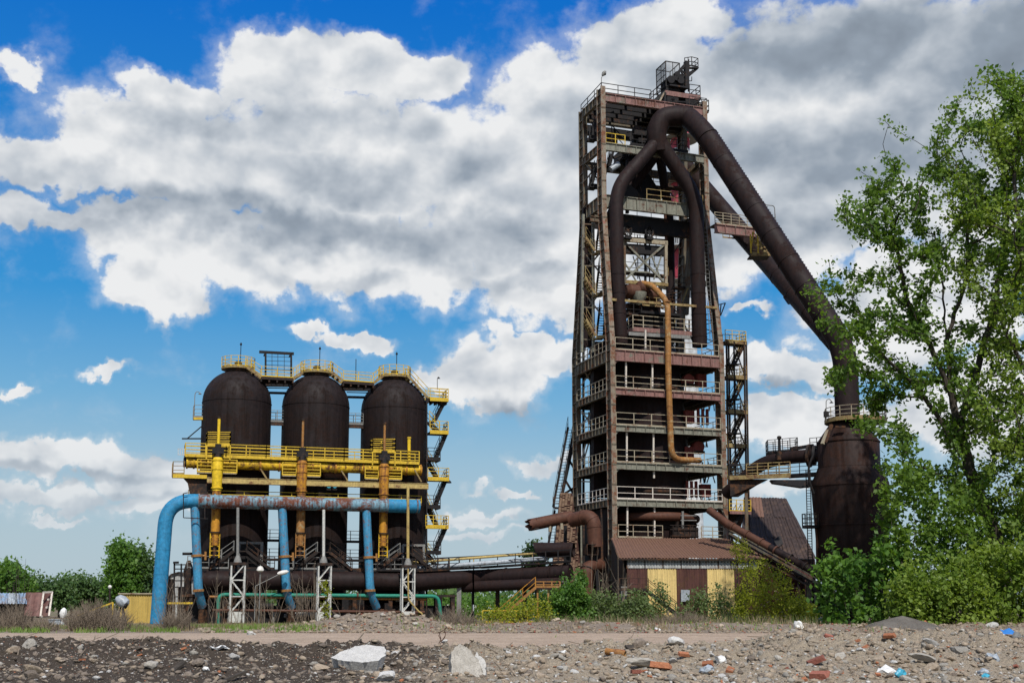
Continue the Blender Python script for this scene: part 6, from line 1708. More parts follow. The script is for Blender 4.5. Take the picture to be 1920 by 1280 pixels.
for x, w_, y0, mt in ((1516, .36, 1085, 'wood'), (1527, .16, 1088, 'grey_steel')):
    q = wp(x, y0, -.2); m = MB(); m.bar(on0(q), q, w_); tag(m.build('post', mt, None, base=on0(q)), 'thick pale weathered post at the right end of the brick annex' if w_ > .3 else 'thin grey post beside the thick one at the brick annex', 'post')
q = on0(wp(1560, 1100, 2)); t_ = thing('dark_lean_to', q, 'dark lean-to wall under the sloping pipe between annex and dust catcher', 'shelter')
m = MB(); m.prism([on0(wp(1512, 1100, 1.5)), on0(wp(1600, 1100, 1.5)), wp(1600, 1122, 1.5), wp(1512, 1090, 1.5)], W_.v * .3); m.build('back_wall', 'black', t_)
for x in (1574, 1588): 
    q = wp(x, 1062, -.5); m = MB(); m.bar(on0(q), q, .12); m.build('frame_post', 'rail_pale', t_)
m = MB()
for y in np.arange(1063, 1170, 6): m.bar(wp(1565, y, -.5), wp(1576, y, -.5), .06)
m.bar(wp(1565, 1060, -.5), on0(wp(1565, 1100, -.5)), .07); m.bar(wp(1576, 1060, -.5), on0(wp(1576, 1100, -.5)), .07); m.build('ladder', 'rail_white', t_)
# small drums by the annex
for x, y0, mt, lab in ((1543, 1158, 'blue_rusty', 'small faded drum lying by the post at the annex corner'), (1560, 1160, 'orange_rust', 'rusty orange upright drum at the corner of the annex')):
    q = G(x, 98); m = MB()
    if mt == 'orange_rust': m.tube([q, q + UP * .05, q + UP * .3, q + UP * .33, q + UP * .6, q + UP * .63, q + UP * .9], [.3, .3, .3, .32, .3, .32, .3], 16)
    else: m.tube([q + V(-.4, 0, .3), q + V(.4, .1, .3)], .28, 14)
    tag(m.build('oil_drum', mt, None, True, base=q), lab, 'drum')

# yellow stair and platform left of the shed
YS = 104.5
t_ = thing('yellow_stair', on0(P(1000, 1140, YS)), 'rusty yellow railed platform and stairs half hidden by bushes under the black duct', 'stair')
A, B = P(1004, 1101, YS), P(1050, 1101, YS); B.z = A.z
deck([A, B, B + V(0, 1.6, 0), A + V(0, 1.6, 0)], .15, t_, 'darkrust'); railing([A, B], t_, 'orange_rust', .5, .6, 2, .08)
railing([P(1050, 1101, YS), P(1066, 1101, YS)], t_, 'grey_steel', .5, .4, 2, .06)
for dy in (0, 1.3):
    flight(P(1004, 1101, YS + dy), P(932, 1164, YS + dy), V(0, .35, 0), t_, 'orange_rust', 'yellow_rusty', .9, (1, -1), .3, .1)
m = MB()
for x in (1008, 1028, 1048): q = P(x, 1102, YS + .3); m.bar(on0(q), q, .14)
m.bar(P(1050, 1140, YS), P(1026, 1166, YS), .14); m.bar(P(1058, 1138, YS), P(1034, 1166, YS), .14)
m.build('legs', 'orange_rust', t_)
C_, D_ = P(905, 1160, YS - 2), P(1010, 1158, YS - 2)
t2 = thing('yellow_guard_rail', on0(C_), 'low worn yellow guard rail among weeds before the yellow stair', 'guard rail')
C_.z = D_.z = .1; railing([C_, D_], t2, 'rail_yellow', 1.0, 1.0, 2, .07)

# ------------------------------------------------------------------ things at the left edge
YL = 100.0
t_ = thing('tipped_container', on0(P(50, 1150, YL)), 'tipped open brown and blue striped container at the left edge of the photo', 'container')
LF = Frame(P(98, 1140, YL).xy, -4)
def lp_(x, y, v=0): return LF.p(x, y, v)
for j in range(5):
    x0, x1 = -40 + j * 18, -22 + j * 18
    m = MB(); m.corrugated(lp_(x0, 1131, 0), lp_(x1, 1131, 0), lp_(x1 + 2, 1111, 1.2), lp_(x0 + 2, 1111, 1.2), .24, .06); m.build('striped_sheet', 'blue_stripe' if j != 3 else 'corr_white', t_)
for j, (x0, x1, xa, xb) in enumerate([(44, 60, 48, 64), (60, 76, 64, 80)]):
    m = MB(); m.corrugated(lp_(x0, 1154, -.2), lp_(x1, 1155, -.2), lp_(xb, 1110, .8), lp_(xa, 1110, .8), .5, .04); m.build('side_sheet', 'corr_brown2', t_)
m = MB(); m.prism([lp_(76, 1155, -.2), lp_(92, 1154, -.1), lp_(98, 1109, .8), lp_(81, 1110, .8)], LF.v * .15); m.build('end_panel', 'corr_brown', t_)
m = MB()
for (x0, y0, x1, y1) in ((92, 1154, 98, 1109), (81, 1110, 98, 1109), (76, 1155, 92, 1154), (76, 1155, 82, 1110), (90, 1123, 96, 1123), (87, 1138, 93, 1137)): m.bar(lp_(x0, y0, -.3), lp_(x1, y1, .6), .14)
m.build('frame', 'rail_white', t_)
m = MB(); m.prism([on0(lp_(-40, 1140, 1)), on0(lp_(44, 1140, 1)), lp_(46, 1130, .4), lp_(-40, 1131, .4)], LF.v * 1.8); m.build('dark_body', 'black', t_)
t_ = thing('yellow_container', on0(P(265, 1150, 107)), 'pale yellow corrugated container or hut standing behind the blue downleg', 'container')
KF = Frame(P(231, 1140, 107).xy, 3)
def kp(x, y, v=0): return KF.p(x, y, v)
uA, uB = KF.hit(223, 1130, 0)[0], KF.hit(312, 1130, 0)[0]; zk = kp(260, 1113).z
for j in range(5):
    u0, u1 = uA + (uB - uA) * j / 5 + .005, uA + (uB - uA) * (j + 1) / 5 - .005
    m = MB(); m.corrugated(KF.w(u0, 0, 0), KF.w(u1, 0, 0), KF.w(u1, 0, zk), KF.w(u0, 0, zk), .19, .05); m.build('wall_sheet', 'corr_yellow2', t_)
m = MB(); m.box(KF.w((uA + uB) / 2, 1.3, zk / 2 - .03), uB - uA - .05, 2.4, zk - .06, KF.u, KF.v); m.build('body', 'corr_yellow2', t_)
m = MB(); m.box(KF.w((uA + uB) / 2, 1.2, zk + .04), uB - uA + .15, 2.7, .1, KF.u, KF.v); m.build('roof_edge', 'rail_pale', t_)
t_ = thing('concrete_mixer', on0(P(229, 1150, 99)), 'grey rounded drum on a dark stand in front of the yellow container', 'mixer')
c_ = P(229, 1127, 99); MB().tube([c_ + V(-.5, 0, .25), c_ + V(-.3, 0, .2), c_, c_ + V(.35, 0, -.2), c_ + V(.45, 0, -.28)], [.15, .38, .48, .38, .2], 18).build('drum', 'corr_white', t_, True)
m = MB(); m.tube([c_ + V(.3, -.2, -.3), c_ + V(.45, -.2, -.35)], .25, 12); m.bar(on0(c_) + V(-.4, 0, 0), c_, .1); m.bar(on0(c_) + V(.4, 0, 0), c_, .1); m.bar(on0(c_) + V(0, .5, 0), c_, .1); m.build('stand', 'black', t_)
a_, b_ = P(147, 1153, 98.5), P(212, 1129, 98.5)
m = MB(); m.bar(a_, b_, .12); m.bar(b_, on0(b_), .1); m.bar(a_, on0(a_), .1); tag(m.build('barrier_pole', 'rail_yellow', None, base=on0(b_)), 'slanting yellow barrier pole left of the mixer', 'barrier')
a_, b_ = P(206, 1158, 100), P(206, 1102, 100)
t_ = thing('white_globe_lamp', on0(a_), 'small white globe lamp on a dark post left of the yellow container', 'lamp post')
m = MB(); m.bar(on0(a_), b_, .12); m.build('pole', 'darkrust', t_)
m = MB(); m.lathe(b_ - UP * .05, [(.02, 0), (.13, .06), (.16, .16), (.1, .28), (.01, .32)], 12); m.build('globe', 'lamp_white', t_, True)
q = G(116, 97); m = MB(); m.tube([q + V(0, 0, .55), q + V(.05, 0, .9), q + V(.1, 0, 1.2), q + V(.1, 0, 1.35)], [.15, .3, .22, .05], 8); m.bar(q, q + V(0, 0, .6), .08); tag(m.build('plastic_bag', 'plaster_white', None, True, base=q), 'white plastic bag caught on a stem left of the barrier', 'bag')
q = G(108, 97.5); m = MB(); m.box(q + UP * .22, 1.2, .7, .35); m.box(q + UP * .42, 1.3, .8, .06); tag(m.build('feed_trough', 'corr_white', None, base=q), 'low pale grey metal box in the grass left of the barrier', 'box')
# grey hut behind branch pipe
t_ = thing('grey_hut', on0(P(335, 1120, 118)), 'small grey hut with arched roof seen left of the stoves behind the valve rack', 'hut')
hx0, hx1 = P(311, 1100, 118), P(362, 1100, 118)
m = MB(); pr = [on0(hx0), on0(hx1), P(362, 1088, 118), P(350, 1077, 118), P(336, 1073, 118), P(322, 1077, 118), P(311, 1088, 118)]; m.prism(pr, (0, 3, 0)); m.build('walls', 'corr_grey', t_)
m = MB(); pr2 = pr[2:]; 
for k in range(len(pr2) - 1): m.bar(pr2[k] + V(0, 1.4, .05), pr2[k + 1] + V(0, 1.4, .05), 3.3, .08)
m.build('roof', 'roof_dark', t_)
# ------------------------------------------------------------------ ground
def vnoise(x, y, seed=0):
    xi, yi = np.floor(x).astype(np.int64), np.floor(y).astype(np.int64); xf, yf = x - xi, y - yi
    def h(a, b):
        n = (a * 374761393 + b * 668265263 + seed * 974634777) & 0x7fffffff
        n = ((n ^ (n >> 13)) * 1274126177) & 0x7fffffff
        return ((n ^ (n >> 16)) & 0xffff) / 65535.0
    u, v = xf * xf * (3 - 2 * xf), yf * yf * (3 - 2 * yf)
    return (h(xi, yi) * (1 - u) + h(xi + 1, yi) * u) * (1 - v) + (h(xi, yi + 1) * (1 - u) + h(xi + 1, yi + 1) * u) * v
def fbm(x, y, o=4, seed=0, g=.5):
    s, a, t = 0, 1, 0
    for i in range(o): s = s + a * vnoise(x * 2 ** i, y * 2 ** i, seed + i * 17); t += a; a *= g
    return s / t
def sstep(a, b, x): t = np.clip((x - a) / (b - a), 0, 1); return t * t * (3 - 2 * t)

def soil_mat(name, c_dark, c_light, peb, scale=1.0, mixx=None, green=None):
    m, t, b = mat_base(name)
    oc = t.n.new('ShaderNodeTexCoord').outputs['Object']
    n1 = t.noise(t.scalev(oc, (.45, 1.3, 1)) if name == 'sandy_road' else oc, .35 * scale * (2 if name == 'sandy_road' else 1), 6, .6); n2 = t.noise(oc, 3.5 * scale, 7, .72); n3 = t.noise(oc, 24 * scale, 4, .7)
    f = t.math('ADD', t.math('MULTIPLY', n1, .45), t.math('MULTIPLY', n2, .55))
    if mixx is not None:
        sx = t.node('ShaderNodeSeparateXYZ', {0: oc})
        f = t.math('ADD', f, t.ramp(sx.outputs[0], mixx[0], mixx[1], -.24, .16))
    col = t.mix(t.ramp(f, .36, .62), c_dark, c_light)
    vo = t.node('ShaderNodeTexVoronoi', {'Vector': oc, 'Scale': 11 * scale, 'Randomness': 1.0})
    d = t.ramp(vo.outputs['Distance'], .22, .34, 1, 0)
    sepc = t.node('ShaderNodeSeparateColor', {0: vo.outputs['Color']})
    keep = t.ramp(sepc.outputs[0], .42, .46)
    pc = t.mix(sepc.outputs[1], tuple(c * .6 for c in peb), peb)
    pc = t.mix(t.ramp(sepc.outputs[2], .86, .9), pc, (.33, .13, .07))
    col = t.mix(t.math('MULTIPLY', d, keep), col, pc)
    col = t.mix(t.ramp(n3, .42, .66, 0, .6), col, tuple(c * .45 for c in c_dark))
    if green is not None:
        gn = t.noise(oc, .22, 5, .65)
        col = t.mix(t.ramp(gn, .5, .62, 0, .8), col, green)
    t.put(b.inputs['Base Color'], col); b.inputs['Roughness'].default_value = .95; b.inputs['Specular IOR Level'].default_value = .1
    hgt = t.math('ADD', t.math('MULTIPLY', n2, .8), t.math('ADD', t.math('MULTIPLY', n3, .35), t.math('MULTIPLY', d, .25)))
    t.put(b.inputs['Normal'], t.node('ShaderNodeBump', {'Strength': .8, 'Distance': .06, 'Height': hgt}).outputs[0])
    return m
M['ground'] = soil_mat('dry_ground', (.13, .10, .07), (.24, .19, .14), (.38, .34, .28), .5, None, (.10, .13, .04))
M['road'] = soil_mat('sandy_road', (.31, .235, .175), (.47, .37, .285), (.42, .37, .31), 1.2)
M['bank'] = soil_mat('rubble_soil', (.060, .048, .038), (.31, .26, .195), (.42, .38, .32), 1.6, (-5.0, 1.5))
M['heap'] = soil_mat('rubble_heap_soil', (.15, .12, .095), (.30, .25, .20), (.46, .41, .35), 1.4)
M['gravel_grey'] = soil_mat('grey_gravel', (.11, .10, .09), (.19, .175, .155), (.25, .23, .21), 2)

m = MB()
xs_ = [-4000, -1200, -400, -150, -60, 0, 60, 150, 400, 1200, 4000]; ys_ = [-600, -100, 0, 40, 80, 120, 200, 400, 900, 2000, 5500]
m.add([(x, y, 0) for y in ys_ for x in xs_], [(j * 11 + i, j * 11 + i + 1, (j + 1) * 11 + i + 1, (j + 1) * 11 + i) for j in range(10) for i in range(10)])
tag(m.build('ground', 'ground'), kind='structure')

def field(name, mat, Y0, Y1, ny, s0, s1, nx, hf, gamma=1.0):
    """height field fanning out from the viewpoint; rows get longer with distance"""
    yy = Y0 + (Y1 - Y0) * np.linspace(0, 1, ny) ** gamma
    ss = np.linspace(s0, s1, nx)
    Yg, Sg = np.meshgrid(yy, ss, indexing='ij'); Xg = Sg * Yg
    Z = hf(Xg, Yg)
    ex = np.minimum(sstep(Y0, Y0 + (Y1 - Y0) * .06, Yg), 1 - sstep(Y1 - (Y1 - Y0) * .06, Y1, Yg)) * np.minimum(sstep(s0, s0 + .03, Sg), 1 - sstep(s1 - .03, s1, Sg))
    Z = .006 + np.maximum(Z, 0) * ex
    co = np.stack([Xg, Yg, Z], -1).reshape(-1, 3)
    i, j = np.meshgrid(np.arange(ny - 1), np.arange(nx - 1), indexing='ij'); a = (i * nx + j).ravel()
    fc_ = np.stack([a, a + 1, a + nx + 1, a + nx], -1).ravel()
    o = raw_mesh(name, co, fc_, 4, mat, None, (0, 0, 0), True)
    return tag(o, kind='structure')

def road_h(X, Y):
    r = .03 + .05 * fbm(X * .25, Y * .9, 3, 5) + .02 * fbm(X * 1.5, Y * 3, 3, 9)
    for yc, w in ((46, 1.1), (49, 1.1), (56, 1.3), (60, 1.3)):
        yv = yc + .8 * (fbm(X * .08, X * 0 + yc, 2, 3) - .5) + .01 * X
        r = r - .05 * np.exp(-((Y - yv) / w) ** 4 * 3)
    return r
field('dirt_road', 'road', 33, 69, 150, -.62, .62, 260, road_h)

def bank_h(X, Y):
    px = CX + X / Y * F
    tops = np.interp(px, [-200, 0, 60, 150, 230, 300, 420, 560, 620, 700, 800, 900, 1000, 1150, 1280, 1400, 1450, 1560, 1750, 1920, 2100],
                     [.58, .60, .62, .58, .50, .56, .45, .40, .40, .40, .30, .36, .44, .42, .40, .50, .70, .74, .68, .74, .8])
    dip = .6 + .6 * fbm(X * .16, Y * .05, 2, 71)
    prof = sstep(19, 30.5, Y) * (1 - sstep(33.0, 37.5, Y + (fbm(X * .3, Y * .0, 3, 4) - .5) * 3))
    z = tops * prof * (.75 + .4 * fbm(X * .35, Y * .35, 3, 11))
    # slope up towards the crest, hollows and hummocks
    z = z + prof * (.42 * (fbm(X * .9, Y * .8, 4, 21) - .5) + .34 * (fbm(X * 2.6, Y * 2.4, 4, 33, .6) - .5))
    z = z + prof * .36 * np.abs(fbm(X * 5, Y * 5, 4, 41, .6) - .5)
    # base level in front of the crest
    z = z + .10 * sstep(37.5, 30, Y) * fbm(X * 1.2, Y * 1.2, 4, 55)
    return z
_yb = 14 + (38.5 - 14) * np.linspace(0, 1, 380) ** .8
field('rubble_bank', 'bank', 14, 38.5, 380, -.47, .47, 760, bank_h, .8)

def heap_h(X, Y):
    px = CX + X / Y * F
    prof = np.exp(-((Y - 76) / 4.2) ** 2)
    h = np.interp(px, [-400, 480, 560, 640, 720, 800, 850, 900, 1000, 1150, 1330, 1500, 1600, 1650, 1690, 1740, 1780, 1830, 1860, 1920, 2300],
                  [.05, .05, .25, .75, .95, .75, .35, .30, .42, .40, .42, .30, .32, .35, .30, .30, .35, .4, .3, .45, .5])
    z = h * prof * (.55 + .9 * fbm(X * .5, Y * .5, 4, 8)) + prof * .25 * h * np.abs(fbm(X * 3, Y * 3, 3, 9) - .5) * 2
    return z + .02
field('rubble_verge', 'heap', 68.2, 86, 70, -.6, .6, 620, heap_h)
def gh(X, Y):
    c = P(1690, 1160, 74)
    r = np.hypot((X - c.x) / 3.0, (Y - 74) / 2.4); return np.clip(1 - r, 0, 1) ** .8 * .95 * (.9 + .2 * fbm(X * 2, Y * 2, 3, 2)) - .02
field('gravel_pile', 'gravel_grey', 71.2, 76.8, 50, .25, .39, 120, gh)
def bank_z(x, y): 
    X, Y = np.array([x], float), np.array([y], float)
    if 14 < y < 38.5:
        ex = np.minimum(sstep(14, 14 + 24.5 * .06, Y), 1 - sstep(38.5 - 24.5 * .06, 38.5, Y)); return float(.006 + np.maximum(bank_h(X, Y), 0)[0] * ex[0])
    if 33 < y < 69: return float(road_h(X, Y)[0])
    if 68.2 < y < 86: return float(heap_h(X, Y)[0])
    return 0.0

# ------------------------------------------------------------------ stones, bricks and slabs
def ico(sub=1):
    import bmesh
    bm = bmesh.new(); bmesh.ops.create_icosphere(bm, subdivisions=sub, radius=1.0)
    v = np.array([list(x.co) for x in bm.verts]); f = np.array([[q.index for q in fc.verts] for fc in bm.faces]); bm.free(); return v, f
I1, I2, I3 = ico(1), ico(2), ico(3)

def chunk_mesh(name, seed, mat, sq=(1, .8, .6), cuts=7, base=I2):
    """broken stone: a ball cut by random planes so that it gets flat fractured faces"""
    r = np.random.default_rng(seed); v = base[0].copy()
    for k in range(cuts):
        n = r.normal(size=3); n /= np.linalg.norm(n); d = r.uniform(.45, .8)
        over = v @ n - d; v -= np.outer(np.clip(over, 0, None), n)
    v += r.normal(size=v.shape) * .035
    v *= np.array(sq)
    me = bpy.data.meshes.new(name); me.from_pydata([tuple(x) for x in v], [], [tuple(int(q) for q in f) for f in base[1]]); me.materials.append(M[mat]); return me

CH = {}
for key, mt, n_ in (('concrete_chunk', 'concrete', 5), ('stone', 'concrete_tan', 5), ('pale_stone', 'concrete_pale', 3), ('clod', 'concrete_dark', 4)):
    CH[key] = [chunk_mesh(key, 100 + i * 7 + len(key), mt, (1, random.uniform(.6, .9), random.uniform(.45, .75))) for i in range(n_)]
def brick_mesh(name, seed, mt, broken):
    r = random.Random(seed); m = MB(); l = .5 * (r.uniform(.5, .8) if broken else 1)
    vs = [(-.5, -.24, -.14), (l, -.24 + r.uniform(-.04, .04), -.14), (l + r.uniform(-.15, .05), .24, -.14), (-.5, .24, -.14), (-.5, -.24, .14), (l + r.uniform(-.18, .03), -.24, .14), (l + r.uniform(-.1, .1), .24, .14), (-.5 + r.uniform(0, .05), .24, .14)]
    m.hexa([Vector(v) for v in vs]); me = bpy.data.meshes.new(name); me.from_pydata(m.v, [], m.f); me.materials.append(M[mt]); return me
CH['brick'] = [brick_mesh('brick', i, 'brick', i % 2) for i in range(4)] + [brick_mesh('brick', 9 + i, 'brick_red', i % 2) for i in range(2)]

MARK = [(40, 1240, 'the photo lower left corner'), (62, 1205, 'the pale block on the left crest'), (155, 1244, 'the lone orange brick in the dark soil'), (290, 1225, 'the wooden stake'), (346, 1222, 'the red brick on the left bank'), (410, 1218, 'the flat white scrap'), (440, 1270, 'the thin dark plank'),
        (500, 1222, 'the dark twig on the road'), (600, 1258, 'the tan stone by the big slab'), (672, 1245, 'the big flat slab'), (760, 1262, 'the hollow between the two slabs'), (832, 1205, 'the wire tangle'), (880, 1262, 'the upright slab'), (950, 1250, 'the dark soil right of the upright slab'), (1008, 1240, 'the squarish pale stone'), (1055, 1228, 'the white strip'), (1115, 1248, 'the upright grey fragment'),
        (1152, 1225, 'the rusty pipe scrap'), (1205, 1250, 'the mottled lump'), (1240, 1260, 'the largest orange brick'), (1285, 1243, 'the brick right of the mottled lump'), (1330, 1265, 'the grey sack piece'), (1352, 1240, 'the white crumpled fragment'), (1400, 1225, 'the foot of the right heap'), (1450, 1200, 'the left shoulder of the right heap'), (1460, 1265, 'the bottom of the right heap'), (1530, 1245, 'the dark red brick slab'), (1600, 1240, 'the middle of the right heap'),
        (1615, 1213, 'the two small bricks'), (1665, 1262, 'the grey white plastic'), (1668, 1204, 'the orange brown brick'), (1690, 1275, 'the pale blue plastic'), (1725, 1247, 'the long flat slab'), (1745, 1210, 'the long whitish slab'), (1800, 1224, 'the rounded concrete block'), (1845, 1268, 'the teal packet'), (1865, 1240, 'the pale crumpled sheet'), (1905, 1206, 'the dark crumpled bag'),
        (600, 1180, 'the grass patch before the middle stove'), (680, 1165, 'the left slope of the rubble mound'), (740, 1155, 'the top of the rubble mound'), (790, 1170, 'the right slope of the rubble mound'), (870, 1172, 'the dry bush by the duct supports'), (960, 1178, 'the guard rail weeds'), (1080, 1178, 'the saplings left of the shed'), (1190, 1178, 'the dark shed doorway'), (1233, 1182, 'the crumpled litter'), (1290, 1175, 'the pale dry bush'), (1360, 1180, 'the right yellow panel'), (1440, 1180, 'the olive shrub'), (1497, 1178, 'the white plastic bag'), (1560, 1178, 'the rusty drum'), (1640, 1180, 'the left of the gravel pile'), (1690, 1168, 'the gravel pile'), (1785, 1168, 'the upright tan block'), (1885, 1168, 'the blue tub')]
def place_words(px, py):
    d, x, y, nm = min((math.hypot(px - x, (py - y) * 1.6), x, y, nm) for x, y, nm in MARK)
    dx, dy = px - x, (py - y) * 1.6
    if d < 9: return 'right at ' + nm
    far_ = 'just ' if d < 24 else ('' if d < 60 else 'well ')
    if abs(dx) > 2.2 * abs(dy): w = ('right of ' if dx > 0 else 'left of ')
    elif abs(dy) > 2.2 * abs(dx): w = ('in front of ' if dy > 0 else 'behind ')
    else: w = ('in front and right of ' if dx > 0 else 'in front and left of ') if dy > 0 else ('behind and right of ' if dx > 0 else 'behind and left of ')
    return far_ + w + nm
SHORT = {'concrete_chunk': 'grey concrete lump', 'stone': 'tan stone', 'pale_stone': 'whitish stone', 'clod': 'dark clod', 'brick': 'orange brick piece'}
LAB = {'concrete_chunk': ('broken grey concrete lump among the rubble', 'concrete lump', 'broken concrete in the rubble'),
       'stone': ('tan broken stone lying in the rubble', 'stone', 'tan stones in the rubble'),
       'pale_stone': ('small pale whitish stone lying in the rubble', 'stone', 'pale stones in the rubble'),
       'clod': ('dark earthy clod on the rubble bank', 'clod', 'dark clods on the bank'),
       'brick': ('loose orange red brick piece lying in the rubble', 'brick', 'loose bricks in the rubble')}
def P_y(g):
    h = g.z - EYE; return CY - F * (h * math.cos(PITCH) - g.y * math.sin(PITCH)) / (g.y * math.cos(PITCH) + h * math.sin(PITCH))
USED = set()
def put(kind, px, Y, size, sink=.3, idx=None, rot=None, label=None, z=None, sc=(1, 1, 1), lab_y=None):
    me = CH[kind][idx if idx is not None else random.randrange(len(CH[kind]))]
    o = bpy.data.objects.new(kind, me); COL.objects.link(o)
    g = G(px, Y, 0); zz = bank_z(g.x, Y) if z is None else z
    g = G(px, Y, zz); o.location = (g.x, g.y, zz + size * .5 * (1 - 2 * sink) if kind != 'brick' else zz + size * .1)
    o.scale = (size * sc[0], size * sc[1], size * sc[2])
    o.rotation_euler = rot or (random.uniform(-.5, .5), random.uniform(-.5, .5), random.uniform(0, 6.28))
    l, c, g_ = LAB[kind]
    if label: tag(o, label, c)
    else:
        if kind == 'brick' and me in CH['brick'][4:]: l = 'dark red brick piece'
        else: l = SHORT[kind]
        wpx = 2 * size / Y * F * (.5 if kind == 'brick' else 1)
        l = ('tiny ' if wpx < 7 else 'small ' if wpx < 12 else 'middling ' if wpx < 17 else 'larger ') + l
        l = l + ' ' + place_words(px, P_y(g))
        if l in USED or len(l.split()) > 16: bpy.data.objects.remove(o); return None
        USED.add(l); tag(o, l, c, g_)
    return o
def surf(px, py, Ymin=20, Ymax=86):
    """distance at which the sight line through a photo pixel meets the rubble surface"""
    for Y in np.arange(Ymin, Ymax, .25):
        q = P(px, py, Y)
        if q.z <= bank_z(q.x, Y): return float(Y)
    return None
random.seed(77)
# the few big ones the photograph singles out
def big(px, py, w, kind, idx, label, sc=(1, 1, 1), rot=None, sink=.25):
    Y = surf(px, py) or 30; s = w / 2 / F * Y; o = put(kind, px, Y, s, sink, idx, rot, label, None, sc); return o
big(218 / 4, 1213, 36, 'concrete_chunk', 0, 'pale rounded concrete block sitting on the bank crest at the far left', (1, 1, 1.2))
big(62, 1262, 44, 'stone', 1, 'half buried tan stone at the lower left of the bank')
big(148, 1202, 26, 'stone', 2, 'dull stone on the dark crest left of the barrier bush', (1, 1, .8))
big(600, 1258, 46, 'stone', 0, 'tan stone lying just left of the big grey concrete slab', (1, .8, .9))
big(637, 1228, 22, 'stone', 3, 'small tan stone touching the upper left of the big slab')
big(722, 1276, 50, 'pale_stone', 0, 'pale rubble lump just below the big concrete slab')
big(285, 1255, 34, 'concrete_chunk', 3, 'dirty grey lump in the dark soil left of centre')
big(1008, 1240, 26, 'pale_stone', 1, 'squarish pale stone at the left of the right hand rubble', (1, 1, 1.1))
big(997, 1256, 24, 'stone', 4, 'round pinkish stone below the squarish pale stone')
big(1014, 1272, 34, 'stone', 2, 'larger dull stone at the photo bottom left of the bricks')
big(1115, 1248, 22, 'concrete_chunk', 1, 'grey upright fragment left of the mottled lump', (.7, .7, 1.6))
big(1205, 1252, 74, 'concrete_chunk', 2, 'mottled black and white concrete lump behind the orange brick', (1, .7, .5), (0, .1, .2))
big(1800, 1224, 40, 'concrete_chunk', 4, 'rounded grey concrete block in the right rubble', (1, .9, .8))
big(1745, 1210, 50, 'pale_stone', 2, 'long whitish slab fragment in the right rubble', (1, .5, .4), (0, .45, .3))
big(1725, 1247, 84, 'concrete_chunk', 0, 'long flat grey slab lying in the right rubble', (1, .45, .25), (0, .25, .25))
big(1545, 1262, 30, 'stone', 3, 'reddish tan block at the bottom right of centre')
big(1785, 1168, 18, 'concrete_dark' if False else 'stone', 0, 'upright tan block at the far verge before the green bushes', (.8, .8, 1.4))
big(1860, 1176, 30, 'pale_stone', 0, 'pale block beside the blue tub at the right edge')
for (px, py, w, idx, lb) in ((1240, 1255, 38, 0, 'largest orange brick lying tilted on the mottled lump'), (1283, 1243, 22, 2, 'orange brick right of the mottled lump'), (1330, 1250, 26, 1, 'orange brick piece standing near the white fragment'), (1195, 1266, 24, 5, 'dark red brick piece below the mottled lump'),
                            (1163, 1229, 18, 2, 'small orange brick under the rusty pipe scrap'), (1605, 1210, 18, 0, 'small orange brick left on the right heap'), (1625, 1217, 18, 3, 'second small orange brick beside it on the right heap'), (1668, 1204, 22, 2, 'orange brown brick in the middle of the right heap'),
                            (154, 1244, 12, 0, 'orange brick piece low in the dark soil at left'), (346, 1222, 14, 1, 'red brick piece on the bank left of the white stone'), (1648, 1272, 14, 1, 'orange brick piece at the bottom of the right heap'), (1530, 1248, 32, 4, 'dark red brick slab in the right heap'), (1540, 1277, 40, 5, 'brown red slab at the bottom edge, right'), (262, 1174, 10, 2, 'orange brick at the foot of the blue downleg'), (1732, 1172, 26, 1, 'pale orange block by the gravel pile')):
    Y = surf(px, py) or 28; o = put('brick', px, Y, w / F * Y, 0, idx, (random.uniform(-.5, .5), random.uniform(-.4, .1), random.uniform(-.5, .5)), lb)
    o.location.z += .03
# the two remarkable slabs
def slab(px, py, wpx, hpx, name, label, outline, thick, mt, tilt, yaw):
    Y = surf(px, py) or 27; s = wpx / F * Y; r = np.random.default_rng(5 + int(px)); m = MB(); n = len(outline)
    top = [Vector((x * s, y * s, 0)) for x, y in outline]
    # triangulated, gently uneven top
    import bmesh
    bm = bmesh.new()
    ring = []
    for k in range(n):
        a, b = top[k], top[(k + 1) % n]
        for j in range(6): q = a.lerp(b, j / 6) + Vector((r.normal() * .006, r.normal() * .006, 0)) * 2; ring.append(q)
    vt = [bm.verts.new(q) for q in ring]; vb = [bm.verts.new(q * (.86 + r.normal() * .02) + Vector((0, 0, -thick * (1 + r.normal() * .05)))) for q in ring]
    bm.faces.new(vt); bm.faces.new(list(reversed(vb)))
    for k in range(len(ring)): bm.faces.new((vt[k], vb[k], vb[(k + 1) % len(ring)], vt[(k + 1) % len(ring)]))
    bmesh.ops.triangulate(bm, faces=[f for f in bm.faces if len(f.verts) > 4])
    bmesh.ops.recalc_face_normals(bm, faces=bm.faces)
    me = bpy.data.meshes.new(name); bm.to_mesh(me); bm.free(); me.materials.append(M[mt])
    o = bpy.data.objects.new(name, me); COL.objects.link(o); g = G(px, Y, 0); o.location = (g.x, Y, bank_z(g.x, Y) + thick * .75)
    o.rotation_euler = (tilt[0], tilt[1], yaw); tag(o, label, 'concrete slab'); return o
slab(672, 1254, 98, 60, 'concrete_slab', 'big pale grey rounded concrete slab with a flat top in the foreground', [(-.5, -.22), (-.25, -.36), (.12, -.40), (.40, -.30), (.5, -.05), (.45, .35), (.1, .42), (-.12, .36), (-.2, .22), (-.34, .10)], .36, 'concrete_pale', (.36, .02), .0)
slab(874, 1262, 66, 70, 'concrete_slab', 'upright grey broken slab leaning on the bank right of the big flat slab', [(-.5, -.5), (-.1, -.62), (.28, -.6), (.5, -.2), (.42, .1), (.1, .5), (-.15, .62), (-.42, .35)], .22, 'concrete', (1.15, .1), .45)
